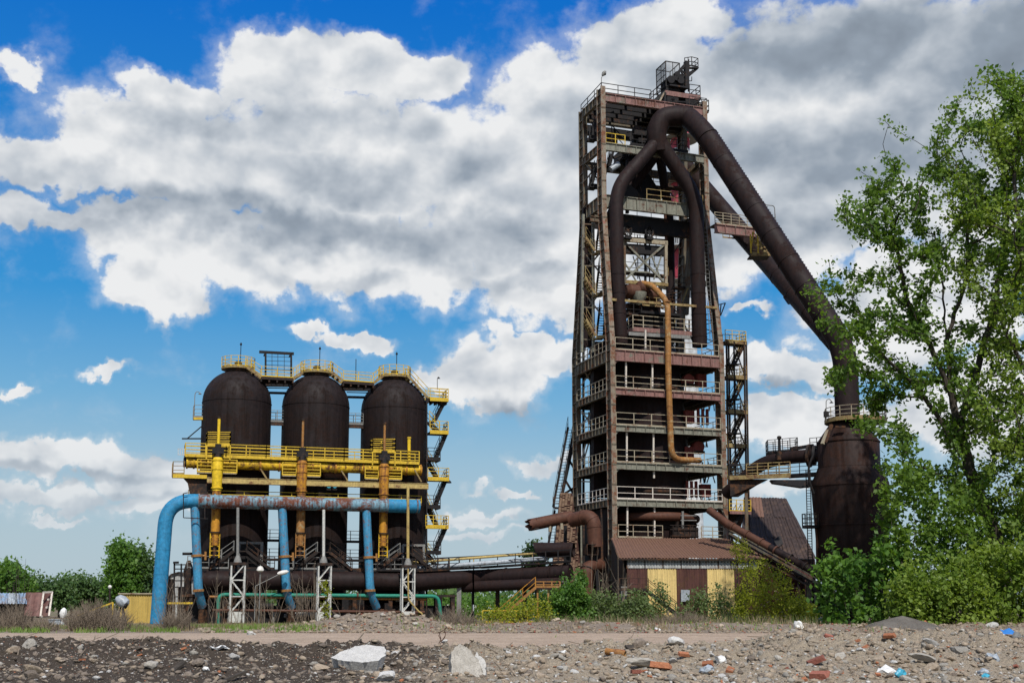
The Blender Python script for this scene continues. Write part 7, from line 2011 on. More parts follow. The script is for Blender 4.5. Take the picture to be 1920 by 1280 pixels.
slab(893, 1264, 46, 60, 'concrete_slab', 'smooth lighter face of broken concrete leaning beside the upright slab', [(-.4, -.7), (.3, -.7), (.5, -.1), (.2, .4), (-.3, .62)], .16, 'concrete_pale', (1.2, .35), -.35)
# timber, pipe scrap, wire and litter
def scrap(name, label, cat, p_px, q_px, w, h, mt, Y=None, lift=.06):
    Y = Y or surf(*p_px) or 28; a = P(*p_px, Y); b = P(*q_px, Y + .3); m = MB(); m.bar(a, b, w, h); o = m.build(name, mt, None, base=a); return tag(o, label, cat)
scrap('wood_post', 'weathered broken wooden stake lying across the left bank', 'timber', (288, 1217), (313, 1243), .07, .06, 'wood')
scrap('wood_plank', 'dark plank end sticking up at the lower left centre', 'timber', (318, 1262), (345, 1240), .16, .05, 'bark')
scrap('wood_plank', 'thin dark plank at the bottom edge left of the big slab', 'timber', (410, 1279), (462, 1258), .12, .04, 'bark')
scrap('plank_stub', 'dark tilted plank stub behind the rusty pipe scrap', 'timber', (1194, 1226), (1178, 1210), .2, .06, 'bark')
Y = surf(1152, 1226) or 31; a, b = P(1136, 1220, Y), P(1172, 1226, Y - .2)
m = MB(); m.hollow(b, a, .075, .012, 14); tag(m.build('pipe_scrap', 'orange_rust', None, True, base=a), 'short rusty pipe scrap lying on the crest of the right rubble', 'pipe')
Y = 41.0
m = MB(); rr = random.Random(6)
for pts_ in ([(826, 1222), (822, 1208), (827, 1196), (823, 1186), (832, 1180)], [(822, 1190), (829, 1203), (838, 1215), (842, 1224)], [(823, 1204), (833, 1196), (836, 1186), (832, 1180), (836, 1176)], [(819, 1223), (826, 1206), (834, 1192)], [(838, 1222), (845, 1223), (853, 1226)]):
    m.tube(fillet([P(x, y, Y + rr.uniform(-.4, .4)) for x, y in pts_], .1, 3), .012, 5)
tag(m.build('wire_tangle', 'pipe_brown', None, base=G(832, Y)), 'tangle of rusty reinforcing wire sticking up from the road edge', 'wire')
for pts_, lb in (([(480, 1225), (500, 1220), (521, 1213)], 'thin dark twig on the road left of the big slab'), ([(1318, 1206), (1338, 1218), (1352, 1222), (1366, 1214)], 'bent dry twig on the road at right'), ([(912, 1206), (920, 1216)], 'small bent wire on the road right of the tangle')):
    m = MB(); m.tube(fillet([P(x, y, 34.5) for x, y in pts_], .1, 3), .012, 5); tag(m.build('twig', 'bark', None, base=P(*pts_[0], 34.5)), lb, 'twig')
def rag(px, py, w, label, mt, seed, cat='litter', hgt=.4, name='litter'):
    Y = surf(px, py) or 30; s = w / 2 / F * Y; r = np.random.default_rng(seed); g = G(px, Y, 0); z0 = bank_z(g.x, Y) + s * hgt * .6
    v, f = I2[0].copy(), I2[1]; v = v * (1 + r.normal(size=(len(v), 1)) * .16) * np.array([s, s * .7, s * hgt]); v[:, 2] += s * .15 * np.sin(v[:, 0] / s * 5)
    me = bpy.data.meshes.new(name); me.from_pydata([tuple(x) for x in v], [], [tuple(int(q) for q in ff) for ff in f]); me.materials.append(M[mt])
    o = bpy.data.objects.new(name, me); COL.objects.link(o); o.location = (g.x, Y, z0); o.rotation_euler = (r.uniform(-.4, .4), r.uniform(-.4, .4), r.uniform(-1, 1)); return tag(o, label, cat)
rag(1497, 1178, 18, 'white plastic bag on the far verge before the annex', 'plaster_white', 1, 'bag', 1.0, 'plastic_bag')
rag(1663, 1262, 42, 'long grey white plastic scrap in the right rubble', 'plaster_white', 2, 'plastic scrap', .3, 'plastic_scrap')
rag(1690, 1275, 24, 'crumpled pale blue plastic piece at the bottom edge', 'plastic_teal', 3, 'plastic scrap', .7, 'plastic_scrap')
rag(1845, 1264, 22, 'white and teal crumpled packet near the lower right corner', 'corr_white', 4, 'plastic scrap', .6, 'plastic_scrap')
rag(1850, 1274, 18, 'teal plastic scrap under the white packet, lower right corner', 'plastic_teal', 5, 'plastic scrap', .6, 'plastic_scrap')
rag(1865, 1240, 24, 'pale grey crumpled sheet in the rubble at far right', 'corr_white', 6, 'plastic scrap', .4, 'plastic_scrap')
rag(1352, 1240, 28, 'white crumpled fragment right of the orange bricks', 'plaster_white', 7, 'plastic scrap', .5, 'plastic_scrap')
rag(1326, 1264, 26, 'grey crumpled sack piece low in the right rubble', 'corr_white', 8, 'plastic scrap', .6, 'plastic_scrap')
rag(1910, 1204, 22, 'dark blue grey crumpled bag at the right edge', 'grey_steel', 9, 'bag', .8, 'plastic_bag')
rag(410, 1218, 36, 'flat white curved scrap on the bank left of centre', 'plaster_white', 10, 'plastic scrap', .18, 'plastic_scrap')
rag(1055, 1225, 20, 'short white strip on the rubble crest', 'plaster_white', 11, 'plastic scrap', .2, 'plastic_scrap')
rag(385, 1260, 15, 'small white oval scrap in the dark soil', 'plaster_white', 12, 'plastic scrap', .5, 'plastic_scrap')
rag(1233, 1182, 14, 'small white and grey crumpled litter at the road edge before the shed', 'plaster_white', 13, 'plastic scrap', .5, 'plastic_scrap')
rag(470, 1190, 16, 'pale stone coloured scrap at the grass edge before the stoves', 'concrete_pale', 14, 'plastic scrap', .5, 'plastic_scrap')
# crumpled blue tub lying on its side at the right edge
rag(1893, 1166, 36, 'bright blue crumpled plastic tub on the rubble at the right edge', 'plastic_blue', 21, 'tub', .55, 'blue_tub')

# scattered countable stones: the ones that show largest, then loose gravel as one mass per colour
random.seed(123)
nput = 0
def weight(px): return 1.0 if px > 1000 else (.75 if px > 450 else .55)
while nput < 215:
    px = random.uniform(-10, 1930); py = 1196 + 88 * random.random() ** .8
    if random.random() > weight(px): continue
    if px > 1400: py = 1186 + 96 * random.random() ** .9
    Y = surf(px, py)
    if Y is None or Y > 36.5: continue
    w = random.uniform(5, 11) * (1.8 if random.random() < .12 else 1); s = w / F * Y
    r = random.random()
    kind = 'brick' if r < (.08 if px > 1000 else .03) else ('clod' if r < (.55 if px < 520 else .2) else ('pale_stone' if r > .85 else ('concrete_chunk' if r < .5 else 'stone')))
    nput += put(kind, px, Y, s * (1.4 if kind == 'brick' else 1), .3) is not None
nput = 0
while nput < 75:
    px = random.choice([random.gauss(720, 85), random.uniform(560, 1500), random.uniform(1500, 1920)]); py = random.uniform(1150, 1186)
    Y = surf(px, py, 69, 82)
    if Y is None: continue
    w = random.uniform(4, 9); s = w / F * Y; r = random.random()
    nput += put('brick' if r < .22 else ('stone' if r < .7 else 'concrete_chunk'), px, Y, s, .25) is not None

def scatter(name, mt, n, x_lo, x_hi, y_lo, y_hi, s_lo, s_hi, seed, dens=None, label=None):
    r = np.random.default_rng(seed); v, f = I1[0], I1[1]
    px = r.uniform(x_lo, x_hi, n); Y = r.uniform(y_lo, y_hi, n)
    if dens is not None: k = r.random(n) < dens(px, Y); px, Y = px[k], Y[k]
    n = len(px); X = (px - CX) / F * Y; z = np.zeros(n)
    inb = (Y < 38.4); ex = np.minimum(sstep(14, 15.5, Y), 1 - sstep(37.0, 38.5, Y))
    z[inb] = (.006 + np.maximum(bank_h(X, Y), 0) * ex)[inb]; z = np.maximum(z, np.where((Y > 33) & (Y < 69), road_h(X, Y), 0)); z = np.maximum(z, np.where((Y > 68.5) & (Y < 85.5), heap_h(X, Y), 0))
    s = s_lo + (s_hi - s_lo) * r.random(n) ** 4
    al, be = r.uniform(0, 6.28, n), r.uniform(0, 6.28, n)
    var = []
    for q in range(24):
        w = v.copy()
        for _ in range(6):
            nn_ = r.normal(size=3); nn_ /= np.linalg.norm(nn_); over = w @ nn_ - r.uniform(.3, .75); w = w - np.outer(np.clip(over, 0, None), nn_)
        var.append(w + r.normal(size=w.shape) * .05)
    vv = np.array(var)[r.integers(0, 24, n)] * np.stack([s, s * r.uniform(.35, 1, n), s * r.uniform(.25, .7, n)], -1)[:, None, :]
    ca, sa, cb_, sb = np.cos(al)[:, None], np.sin(al)[:, None], np.cos(be * .12)[:, None], np.sin(be * .12)[:, None]
    x, y, zz = vv[..., 0], vv[..., 1], vv[..., 2]
    y, zz = y * cb_ - zz * sb, y * sb + zz * cb_
    x, y = x * ca - y * sa, x * sa + y * ca
    co = np.stack([x + X[:, None], y + Y[:, None], zz + z[:, None] + s[:, None] * .12], -1).reshape(-1, 3)
    ff = (f[None] + (np.arange(n) * len(v))[:, None, None]).ravel()
    o = raw_mesh(name, co, ff, 3, mt); return tag(o, label, 'gravel', None, 'stuff')
right = lambda px, Y: .25 + .75 * sstep(450, 1050, px)
scatter('tan_gravel', 'concrete_tan', 15000, -60, 1980, 22, 37.6, .014, .15, 1, right, 'small tan stones strewn over the foreground rubble bank')
scatter('grey_gravel', 'concrete', 5500, -60, 1980, 22, 37.6, .012, .15, 2, right, 'small grey stones strewn over the foreground rubble bank')
scatter('pale_gravel', 'concrete_pale', 9000, -60, 1980, 22, 38, .008, .075, 3, right, 'tiny whitish stones strewn over the foreground rubble bank')
scatter('dark_clods', 'concrete_dark', 7500, -60, 1700, 22, 37.6, .02, .15, 4, lambda px, Y: 1 - .8 * sstep(450, 1150, px), 'dark crumbs of earth covering the left of the bank')
scatter('brick_crumbs', 'brick', 1500, -60, 1980, 22, 37.6, .012, .08, 5, right, 'orange brick crumbs in the foreground rubble')
scatter('verge_rubble', 'concrete_tan', 9500, 380, 2000, 67.5, 80, .04, .30, 6, lambda px, Y: .45 + .55 * np.exp(-((px - 730) / 110) ** 2) + .25 * sstep(1500, 1700, px), 'pale broken stones heaped along the far road edge')
scatter('verge_brick_crumbs', 'brick_red', 1500, 540, 2000, 68, 78, .04, .2, 7, lambda px, Y: .5 + .5 * np.exp(-((px - 740) / 120) ** 2), 'pinkish brick crumbs along the far road edge')
r_ = np.random.default_rng(88); m = MB()
for k in range(420):
    px_, Y_ = r_.uniform(-20, 1940), r_.uniform(24, 37.5); g = G(px_, Y_); zz = bank_z(g.x, Y_); l = r_.uniform(.08, .5); an = r_.uniform(0, 3.14); d_ = V(math.cos(an), math.sin(an), r_.uniform(-.1, .45)) * l; w = r_.uniform(.008, .03)
    m.bar(Vector((g.x, g.y, zz + .01)), Vector((g.x, g.y, zz + .02)) + d_, w, w * .7)
tag(m.build('stick_litter', 'twig', None), 'thin dry sticks and splinters scattered over the rubble bank', 'sticks', None, 'stuff')
scatter('road_pebbles', 'concrete_tan', 3500, -60, 1980, 37, 68, .01, .05, 8, None, 'few pebbles lying on the sandy road')
# ------------------------------------------------------------------ plants
def in_poly(x, y, poly):
    c = False; n = len(poly)
    for i in range(n):
        x1, y1 = poly[i]; x2, y2 = poly[(i + 1) % n]
        if (y1 > y) != (y2 > y) and x < (x2 - x1) * (y - y1) / (y2 - y1) + x1: c = not c
    return c

def leaf_mesh(name, centers, size, mat, parent, rng, spread, per, fold=True, droop=0.0):
    n = len(centers) * per
    c = np.repeat(np.asarray(centers), per, axis=0) + rng.normal(size=(n, 3)) * spread
    a = rng.normal(size=(n, 3)); a /= np.linalg.norm(a, axis=1)[:, None]
    nr = rng.normal(size=(n, 3)) * .8 + np.array([.2, -.55, .7]); nr -= (nr * a).sum(1)[:, None] * a; nr /= np.linalg.norm(nr, axis=1)[:, None]
    b = np.cross(nr, a); s = size * rng.uniform(.45, 1.4, n)[:, None]
    p0 = c - a * s * .5; p1 = c + b * s * .36 + nr * s * .08; p2 = c + a * s * .55; p3 = c - b * s * .36 + nr * s * .08
    co = np.stack([p0, p1, p2, p3], 1).reshape(-1, 3)
    fc_ = np.arange(n * 4, dtype=np.int32)
    return raw_mesh(name, co, fc_, 4, mat, parent, tuple(parent.location) if parent else (0, 0, 0))

def grow(name, base, roots, pts, rng, leafmat, barkmat, label, cat, group=None, leaf=.16, per=30, spread=.3, r_tip=.012, r_max=.4, step=.6, bare=0.0, dev=.06, extra_leaf_nodes=1):
    """roots: polylines from the ground; pts: crown points; every point is tied to the nearest suitable limb"""
    pos, par, plen = [], [], []
    def addn(p, pr): pos.append(np.array(p, float)); par.append(pr); plen.append(0 if pr < 0 else plen[pr] + float(np.linalg.norm(pos[-1] - pos[pr]))); return len(pos) - 1
    nroot = 0
    for line in roots:
        line = [np.array(q, float) for q in line]
        if pos and np.min([np.linalg.norm(line[0] - q) for q in pos]) < 2.5: last = int(np.argmin([np.linalg.norm(line[0] - q) for q in pos]))
        else: last = addn(line[0], -1)
        for k in range(len(line) - 1):
            a, b = line[k], line[k + 1]; n = max(1, int(np.linalg.norm(b - a) / step))
            for j in range(1, n + 1): last = addn(a + (b - a) * j / n + rng.normal(size=3) * dev * .7, last)
    nroot = len(pos)
    R0 = np.array(pos)
    pts = sorted(pts, key=lambda q: np.min(np.linalg.norm(R0 - np.array(q), axis=1)))
    tips = []
    buf = np.zeros((len(pos) + len(pts) * 14, 3)); buf[:len(pos)] = R0; pl = np.zeros(len(buf)); pl[:len(pos)] = plen
    for q in pts:
        q = np.array(q, float); m_ = len(pos)
        d = np.linalg.norm(buf[:m_] - q, axis=1)
        rise = np.maximum(0, buf[:m_, 2] - q[2] + .1 * d) * .9      # limbs rise towards their tips
        k = int(np.argmin(d + .12 * pl[:m_] + rise)); a = buf[k].copy(); L = d[k]
        if L < .15: continue
        n = min(12, max(1, int(L / step))); last = k
        side = rng.normal(size=3) * L * .07; side[2] += L * .05
        for j in range(1, n + 1):
            f = j / n; last = addn(a + (q - a) * f + side * math.sin(math.pi * f) + rng.normal(size=3) * dev * (0 if j == n else 1), last)
            buf[len(pos) - 1] = pos[-1]; pl[len(pos) - 1] = plen[-1]
        tips.append(last)
    N = len(pos); cnt = np.zeros(N)
    for t_ in tips: cnt[t_] += 1
    for i in range(N - 1, -1, -1):
        if par[i] >= 0: cnt[par[i]] += cnt[i]
    tot = max(1, cnt.max()); rad = np.maximum(r_tip, r_max * (cnt / tot) ** .5)
    th = thing(name, base, label, cat, group)
    vs, fs = [], []
    for i in range(N):
        p = par[i]
        if p < 0: continue
        a, b = pos[p], pos[i]; d = b - a; l = np.linalg.norm(d)
        if l < 1e-4: continue
        d /= l; u = np.cross(d, [0, .3, 1.0]); 
        if np.linalg.norm(u) < 1e-3: u = np.array([1., 0, 0])
        u /= np.linalg.norm(u); w = np.cross(d, u)
        ns = 4 if rad[i] < .04 else 8; ra = min(rad[p], rad[i] * 1.25 + .004); rb = rad[i]; o = len(vs)
        for (c, r) in ((a, ra), (b + d * rb * .3, rb)):
            for k in range(ns): an = 2 * math.pi * k / ns; vs.append(tuple(c + (u * math.cos(an) + w * math.sin(an)) * r))
        fs += [(o + k, o + (k + 1) % ns, o + ns + (k + 1) % ns, o + ns + k) for k in range(ns)]
    m = MB(); m.v = vs; m.f = fs; m.build('trunk', barkmat, th, True)
    if per > 0:
        cs = []
        for t_ in tips:
            if rng.random() < bare: continue
            cs.append(pos[t_]); i = t_
            for _ in range(extra_leaf_nodes):
                if par[i] >= 0: i = par[i]; cs.append(pos[i] if rng.random() < .7 else (pos[i] + pos[t_]) / 2)
        if cs: leaf_mesh('crown', cs, leaf, leafmat, th, rng, spread, per)
    return th

def crown_pts(poly, n, Y, depth, rng, clump=.0, seed=0, minr=0):
    xs = [p[0] for p in poly]; ys = [p[1] for p in poly]; out = []; cx_ = (min(xs) + max(xs)) / 2; hw = (max(xs) - min(xs)) / 2
    tries = 0
    while len(out) < n and tries < n * 60:
        tries += 1
        x, y = rng.uniform(min(xs), max(xs)), rng.uniform(min(ys), max(ys))
        if not in_poly(x, y, poly): continue
        if clump and float(fbm(np.array([x / 42.0]), np.array([y / 34.0]), 3, seed)[0]) < clump: continue
        e = max(.25, 1 - ((x - cx_) / hw) ** 2) ** .5
        q = P(x, y, Y + rng.uniform(-1, 1) * depth * e)
        if q.z > .2: out.append((q.x, q.y, q.z))
    return out

# the big tree at the right
rg = np.random.default_rng(42)
YT = 84.0
def lp(*pts, Y=YT, dy=0): return [tuple(P(x, y, Y + dy * k)) for k, (x, y) in enumerate(pts)]
g0 = G(1893, YT)
trunk = [tuple(g0)] + lp((1880, 1060), (1868, 1005), (1842, 940), (1818, 880), (1798, 800), (1784, 740))
roots = [trunk, lp((1784, 740), (1775, 640), (1768, 540), (1750, 440), dy=.4), lp((1818, 880), (1770, 800), (1735, 745), (1680, 690), (1630, 640), dy=-.5), lp((1784, 740), (1740, 640), (1700, 560), (1680, 460), (1668, 380), dy=-.4),
         lp((1798, 800), (1830, 700), (1860, 600), (1880, 480), (1890, 360), (1880, 240), dy=.4), lp((1842, 940), (1790, 900), (1740, 880), (1690, 860), dy=-.6), lp((1775, 640), (1810, 520), (1820, 400), (1800, 280), dy=.3)]
poly = [(1760, 215), (1800, 165), (1850, 130), (1920, 140), (1990, 160), (2060, 300), (2060, 700), (1990, 950), (1900, 1000), (1840, 980), (1740, 960), (1690, 930), (1650, 880), (1660, 820), (1600, 800), (1620, 760), (1545, 720), (1520, 685), (1600, 690), (1560, 640), (1530, 590), (1508, 545), (1545, 510), (1530, 475),
        (1600, 520), (1640, 500), (1610, 450), (1575, 410), (1575, 375), (1550, 352), (1600, 365), (1610, 330), (1593, 283), (1640, 320), (1665, 260), (1655, 212), (1700, 240), (1720, 290), (1745, 260)]
pts = crown_pts(poly, 760, YT, 5.0, rg, .45, 3)
grow('poplar_tree', tuple(g0), roots, pts, rg, 'leaf_deep', 'bark', 'tall leafy green tree with dark leaning trunk in front of the dust catcher', 'tree', None, .31, 15, .27, .020, .46, .7, .03, .08, 3)
# paler tree overlapping from the right edge
rg = np.random.default_rng(43)
g1 = G(1990, 81)
roots = [[tuple(g1)] + lp((1985, 1000), (1975, 800), (1950, 650), (1925, 520), (1905, 380), (1900, 280), Y=81), lp((1975, 800), (1940, 720), (1890, 640), (1860, 560), Y=81), lp((1950, 650), (1975, 500), (1990, 350), Y=81, dy=.5)]
poly = [(1765, 200), (1840, 140), (1930, 130), (2100, 200), (2150, 600), (2100, 1000), (1870, 960), (1830, 860), (1800, 760), (1850, 640), (1790, 540), (1740, 470), (1760, 400), (1730, 330), (1760, 260)]
pts = crown_pts(poly, 520, 81, 4.0, rg, .43, 13)
grow('pale_tree', tuple(g1), roots, pts, rg, 'leaf_yellow', 'bark', 'lighter yellow green tree whose crown enters from the right edge', 'tree', None, .27, 13, .30, .018, .40, .7, .12, .08, 3)

def bush(name, label, cat, polyg, Y, n, leafmat, leaf=.17, per=30, spread=.32, depth=1.6, seed=1, stems=5, group=None, clump=.0, bare=0, bark='bark', r_max=.06, extra=1):
    rg = np.random.default_rng(seed); xs = [p[0] for p in polyg]; x0, x1 = min(xs), max(xs); cx_ = (x0 + x1) / 2
    base = G(cx_, Y); roots = []
    ytop = min(p[1] for p in polyg); ybot = max(p[1] for p in polyg)
    for k in range(stems):
        bx = cx_ + (x1 - x0) * .6 * ((k + .5) / stems - .5) ; yb_ = Y + rg.uniform(-.6, .6) * depth
        b0 = G(bx, yb_); tp = P(bx + (bx - cx_) * .35 + rg.uniform(-8, 8), ybot - (ybot - ytop) * .45, yb_)
        roots.append([tuple(b0), tuple((b0 + tp) / 2 + Vector((rg.normal() * .1, 0, 0))), tuple(tp)])
    pts = crown_pts(polyg, n, Y, depth, rg, clump, seed)
    for _ in range(max(2, n // 14) if Y < 120 else 0):      # shoots that stick out of the outline
        q = pts[rg.integers(len(pts))]; k_ = rg.uniform(.2, .9) * (ybot - ytop) / F * Y * .35; pts.append((q[0] + rg.normal() * k_ * .4, q[1], q[2] + k_))
    return grow(name, tuple(base), roots, pts, rg, leafmat, bark, label, cat, group, leaf, per, spread, .008, r_max, .4, bare, .05, extra)

# bushes at the right
bush('leafy_bush', 'dark green large leaved bush in front of the dust catcher foot', 'bush', [(1540, 1165), (1530, 1120), (1545, 1085), (1525, 1060), (1550, 1030), (1590, 1050), (1610, 1020), (1640, 1040), (1660, 1000), (1700, 1020), (1710, 1100), (1720, 1165)], 80, 120, 'leaf', .38, 14, .30, 1.8, 11, 6)
bush('leafy_bush', 'tall dark green bush mass under the big tree, in front of the vessel shell', 'bush', [(1640, 1060), (1640, 1000), (1660, 950), (1650, 910), (1680, 880), (1720, 880), (1780, 930), (1850, 960), (1860, 1060), (1760, 1080)], 80, 120, 'leaf_deep', .34, 16, .30, 2.2, 12, 5, clump=.3)
bush('yellow_green_bush', 'dense bright yellow green bush left of the blue tub', 'bush', [(1690, 1175), (1660, 1130), (1680, 1090), (1720, 1060), (1770, 1075), (1800, 1050), (1830, 1040), (1850, 1100), (1860, 1175)], 77, 200, 'leaf_yellow', .26, 22, .34, 2.2, 13, 6)
bush('yellow_green_bush', 'dense bright yellow green bush behind the blue tub at the right edge', 'bush', [(1820, 1175), (1810, 1100), (1800, 1050), (1850, 1020), (1900, 1025), (1960, 1010), (1990, 1100), (1980, 1175)], 78, 200, 'leaf_yellow', .27, 22, .34, 2.2, 14, 6)
bush('leafy_bush', 'deep green shaded bush filling the gap behind the yellow green bushes', 'bush', [(1700, 1100), (1690, 1010), (1740, 985), (1850, 990), (1960, 960), (1990, 1100)], 86, 150, 'leaf', .32, 18, .36, 2.5, 15, 5)
# sparse olive shrub before the annex
bush('olive_shrub', 'sparse olive yellow shrub with fine leaves in front of the brick annex', 'shrub', [(1385, 1172), (1375, 1120), (1390, 1085), (1385, 1060), (1410, 1062), (1420, 1045), (1436, 1055), (1470, 1070), (1480, 1100), (1500, 1130), (1525, 1140), (1520, 1172)], 96, 260, 'leaf_olive', .15, 15, .30, 1.6, 16, 9, None, .2, 0, 'bark', .05)
bush('olive_shrub', 'small olive shrub at the right foot of the shed next to the thick post', 'shrub', [(1490, 1176), (1480, 1150), (1500, 1120), (1520, 1130), (1535, 1150), (1540, 1176)], 94, 70, 'leaf_olive', .15, 15, .28, 1.0, 17, 4)
# greenery left of the shed
bush('young_maple', 'bright green sapling growing over the yellow stair', 'sapling', [(1040, 1170), (1030, 1130), (1050, 1110), (1060, 1095), (1085, 1098), (1100, 1120), (1095, 1150), (1100, 1170)], 97, 110, 'leaf', .22, 26, .26, 1.0, 18, 5, 'saplings left of the shed')
bush('young_maple', 'slim bright green sapling with a tall tip left of the tower column', 'sapling', [(1082, 1165), (1080, 1120), (1084, 1080), (1090, 1073), (1095, 1085), (1100, 1120), (1112, 1150), (1110, 1168)], 98, 60, 'leaf', .22, 22, .2, .8, 19, 3, 'saplings left of the shed')
bush('green_shrub', 'duller green shrub with bare stems before the low orange elbow', 'shrub', [(1105, 1172), (1100, 1140), (1112, 1110), (1140, 1105), (1160, 1125), (1170, 1150), (1168, 1172)], 99, 80, 'leaf_dull', .22, 13, .34, 1.2, 20, 7, 'low shrubs before the shed', .2)
bush('green_shrub', 'green shrub in front of the dark shed doorway', 'shrub', [(1165, 1175), (1170, 1130), (1185, 1110), (1205, 1105), (1215, 1130), (1230, 1150), (1225, 1175)], 98, 80, 'leaf_dull', .2, 13, .32, 1.0, 21, 7, 'low shrubs before the shed', .2)
bush('green_shrub', 'thin sapling with scattered leaves before the left yellow panel', 'shrub', [(1222, 1175), (1225, 1120), (1235, 1078), (1250, 1085), (1256, 1120), (1262, 1175)], 100, 34, 'leaf_dull', .2, 10, .24, .6, 22, 3, 'low shrubs before the shed')
bush('green_shrub', 'leafy shrub before the brown panel between the yellow ones', 'shrub', [(1262, 1172), (1268, 1140), (1290, 1128), (1310, 1105), (1330, 1115), (1345, 1140), (1350, 1172)], 99, 70, 'leaf_dull', .2, 12, .34, 1.0, 23, 7, 'low shrubs before the shed', .25)
bush('green_shrub', 'thin sapling before the right yellow panel', 'shrub', [(1340, 1172), (1338, 1120), (1345, 1090), (1356, 1110), (1375, 1130), (1380, 1172)], 100, 36, 'leaf_dull', .2, 9, .24, .7, 24, 3, 'low shrubs before the shed')
bush('yellow_weed', 'low yellow green weeds in front of the yellow guard rail', 'weed', [(895, 1170), (900, 1150), (925, 1140), (960, 1135), (1000, 1120), (1030, 1140), (1035, 1170)], 96, 90, 'leaf_olive', .16, 16, .3, 1.2, 25, 8, None, .2)
bush('vine', 'leafy yellow green vine climbing the middle lattice post', 'vine', [(603, 1165), (606, 1130), (604, 1090), (612, 1085), (618, 1120), (622, 1165)], 98, 30, 'leaf_olive', .15, 12, .16, .3, 26, 2)
bush('roof_vine', 'yellow green creeper trailing over the shed roof edge', 'vine', [(1372, 1048), (1375, 1015), (1395, 1012), (1408, 1035), (1404, 1055)], 104.5, 28, 'leaf_olive', .14, 14, .22, .3, 27, 2)
bush('far_tree', 'small leafy tree seen behind the open end of the dark pipe', 'tree', [(988, 1045), (990, 1030), (998, 1022), (1010, 1024), (1018, 1040), (1016, 1062), (990, 1060)], 150, 60, 'leaf_far', .35, 26, .5, 1.6, 28, 1, None, 0, 0, 'bark', .12)

# bare stems
def stems(name, label, cat, x0, x1, ytop, Y, n, seed, mat='twig', group=None, lean=20, depth=1.5, r=.018, fork=3):
    rg = np.random.default_rng(seed); m = MB(); c = G((x0 + x1) / 2, Y)
    for k in range(n):
        bx = rg.uniform(x0, x1); yy = Y + rg.uniform(-1, 1) * depth; b0 = G(bx, yy); hm = P(bx, ytop, yy).z; e_ = (1 - (2 * (bx - x0) / (x1 - x0) - 1) ** 2) ** .5 if name == 'dry_bush' else 1
        wob = .55 + .9 * float(fbm(np.array([bx / 14.0]), np.array([yy * .7]), 2, seed)[0])
        t0 = P(bx + rg.normal() * lean, 1130, yy + rg.normal() * .5); t0.z = max(.12, hm * (.25 + .75 * e_) * rg.uniform(.35, 1.0) * min(1.2, wob))
        mid = b0.lerp(t0, .5) + Vector((rg.normal() * .08, rg.normal() * .1, 0)); m.tube([b0, mid, t0], [r, r * .8, r * .35], 4)
        for j in range(fork):
            f = rg.uniform(.3, .9); s_ = b0.lerp(t0, f); l = (t0 - b0).length * (1 - f) * rg.uniform(.5, .9); d_ = ((t0 - b0).normalized() + Vector((rg.normal() * .5, rg.normal() * .4, rg.normal() * .15))).normalized(); m.tube([s_, s_ + d_ * l], [r * .55, r * .25], 3)
    th = thing(name, c, label, cat, group); m.build('stem_cluster', mat, th); return th
for (x0, x1, yt, Y, n, sd, lb) in ((395, 435, 1070, 97, 12, 1, 'bare grey twigs before the green pipe bend'), (440, 520, 1078, 96, 26, 2, 'dense bare twigs below the white lamp heads'), (540, 600, 1060, 97, 26, 3, 'tall bare twigs between middle branch pipe and lattice post'), (300, 350, 1085, 98, 22, 4, 'bare branching twigs right of the blue downleg'),
                                   (1112, 1175, 1030, 101, 18, 5, 'tall bare leaning stems left of the shed'), (640, 672, 1100, 95, 5, 6, 'two leaning bare sticks right of the middle lattice post'), (0, 45, 1030, 100, 10, 7, 'bare dead branches sticking above the trees at far left')):
    stems('bare_shrub', lb, 'dry shrub', x0, x1, yt, Y, n, sd, 'twig' if sd != 7 else 'bark', 'bare leafless shrubs', 12 if sd != 6 else 25, 1.2, .022 if sd != 5 else .03)
for (x0, x1, yt, Y, n, sd, lb) in ((-10, 60, 1128, 75, 340, 11, 'low brown dry bush at the far left edge'), (55, 110, 1156, 74, 130, 12, 'flattened brown dry bush before the tipped container'), (130, 240, 1122, 74, 560, 13, 'wide brown dry bush before the barrier pole'), (300, 360, 1138, 75, 260, 14, 'brown dry bush right of the blue downleg foot'),
                                   (800, 900, 1138, 77, 300, 15, 'brown dry bush before the duct supports'), (1220, 1330, 1140, 78, 300, 16, 'pale dry bush at the foot of the shed'), (1040, 1120, 1158, 76, 140, 17, 'dry brown weeds at the road edge left of the shed')):
    stems('dry_bush', lb, 'dry bush', x0, x1, yt, Y, n, sd, 'twig', 'brown dry bushes along the road', 14, 1.6, .015, 4)

# grass: green and dry blades in patches
def blades(name, mt, n, dens, ylo, yhi, hlo, hhi, seed, label):
    r = np.random.default_rng(seed); px = r.uniform(-80, 2000, n); Y = r.uniform(ylo, yhi, n); k = r.random(n) < dens(px, Y); px, Y = px[k], Y[k]; n = len(px)
    X = (px - CX) / F * Y; z = np.where((Y > 68.5) & (Y < 85.5), heap_h(X, Y), 0)
    h = r.uniform(hlo, hhi, n); a = r.uniform(0, 6.28, n); l = r.normal(size=(n, 2)) * .35 * h[:, None]; w = .02 + .02 * r.random(n)
    p0 = np.stack([X - np.cos(a) * w, Y - np.sin(a) * w, z - .02], -1); p1 = np.stack([X + np.cos(a) * w, Y + np.sin(a) * w, z - .02], -1); p2 = np.stack([X + l[:, 0], Y + l[:, 1], z + h], -1)
    co = np.stack([p0, p1, p2], 1).reshape(-1, 3); return tag(raw_mesh(name, co, np.arange(n * 3), 3, mt), label, 'grass', None, 'stuff')
def gd(px, Y):
    s = fbm(px / 45, Y / 4, 3, 77); L = 1 - sstep(560, 680, px); return np.clip((s - .48) * 7, 0, 1) * (L + .12 * (1 - L))
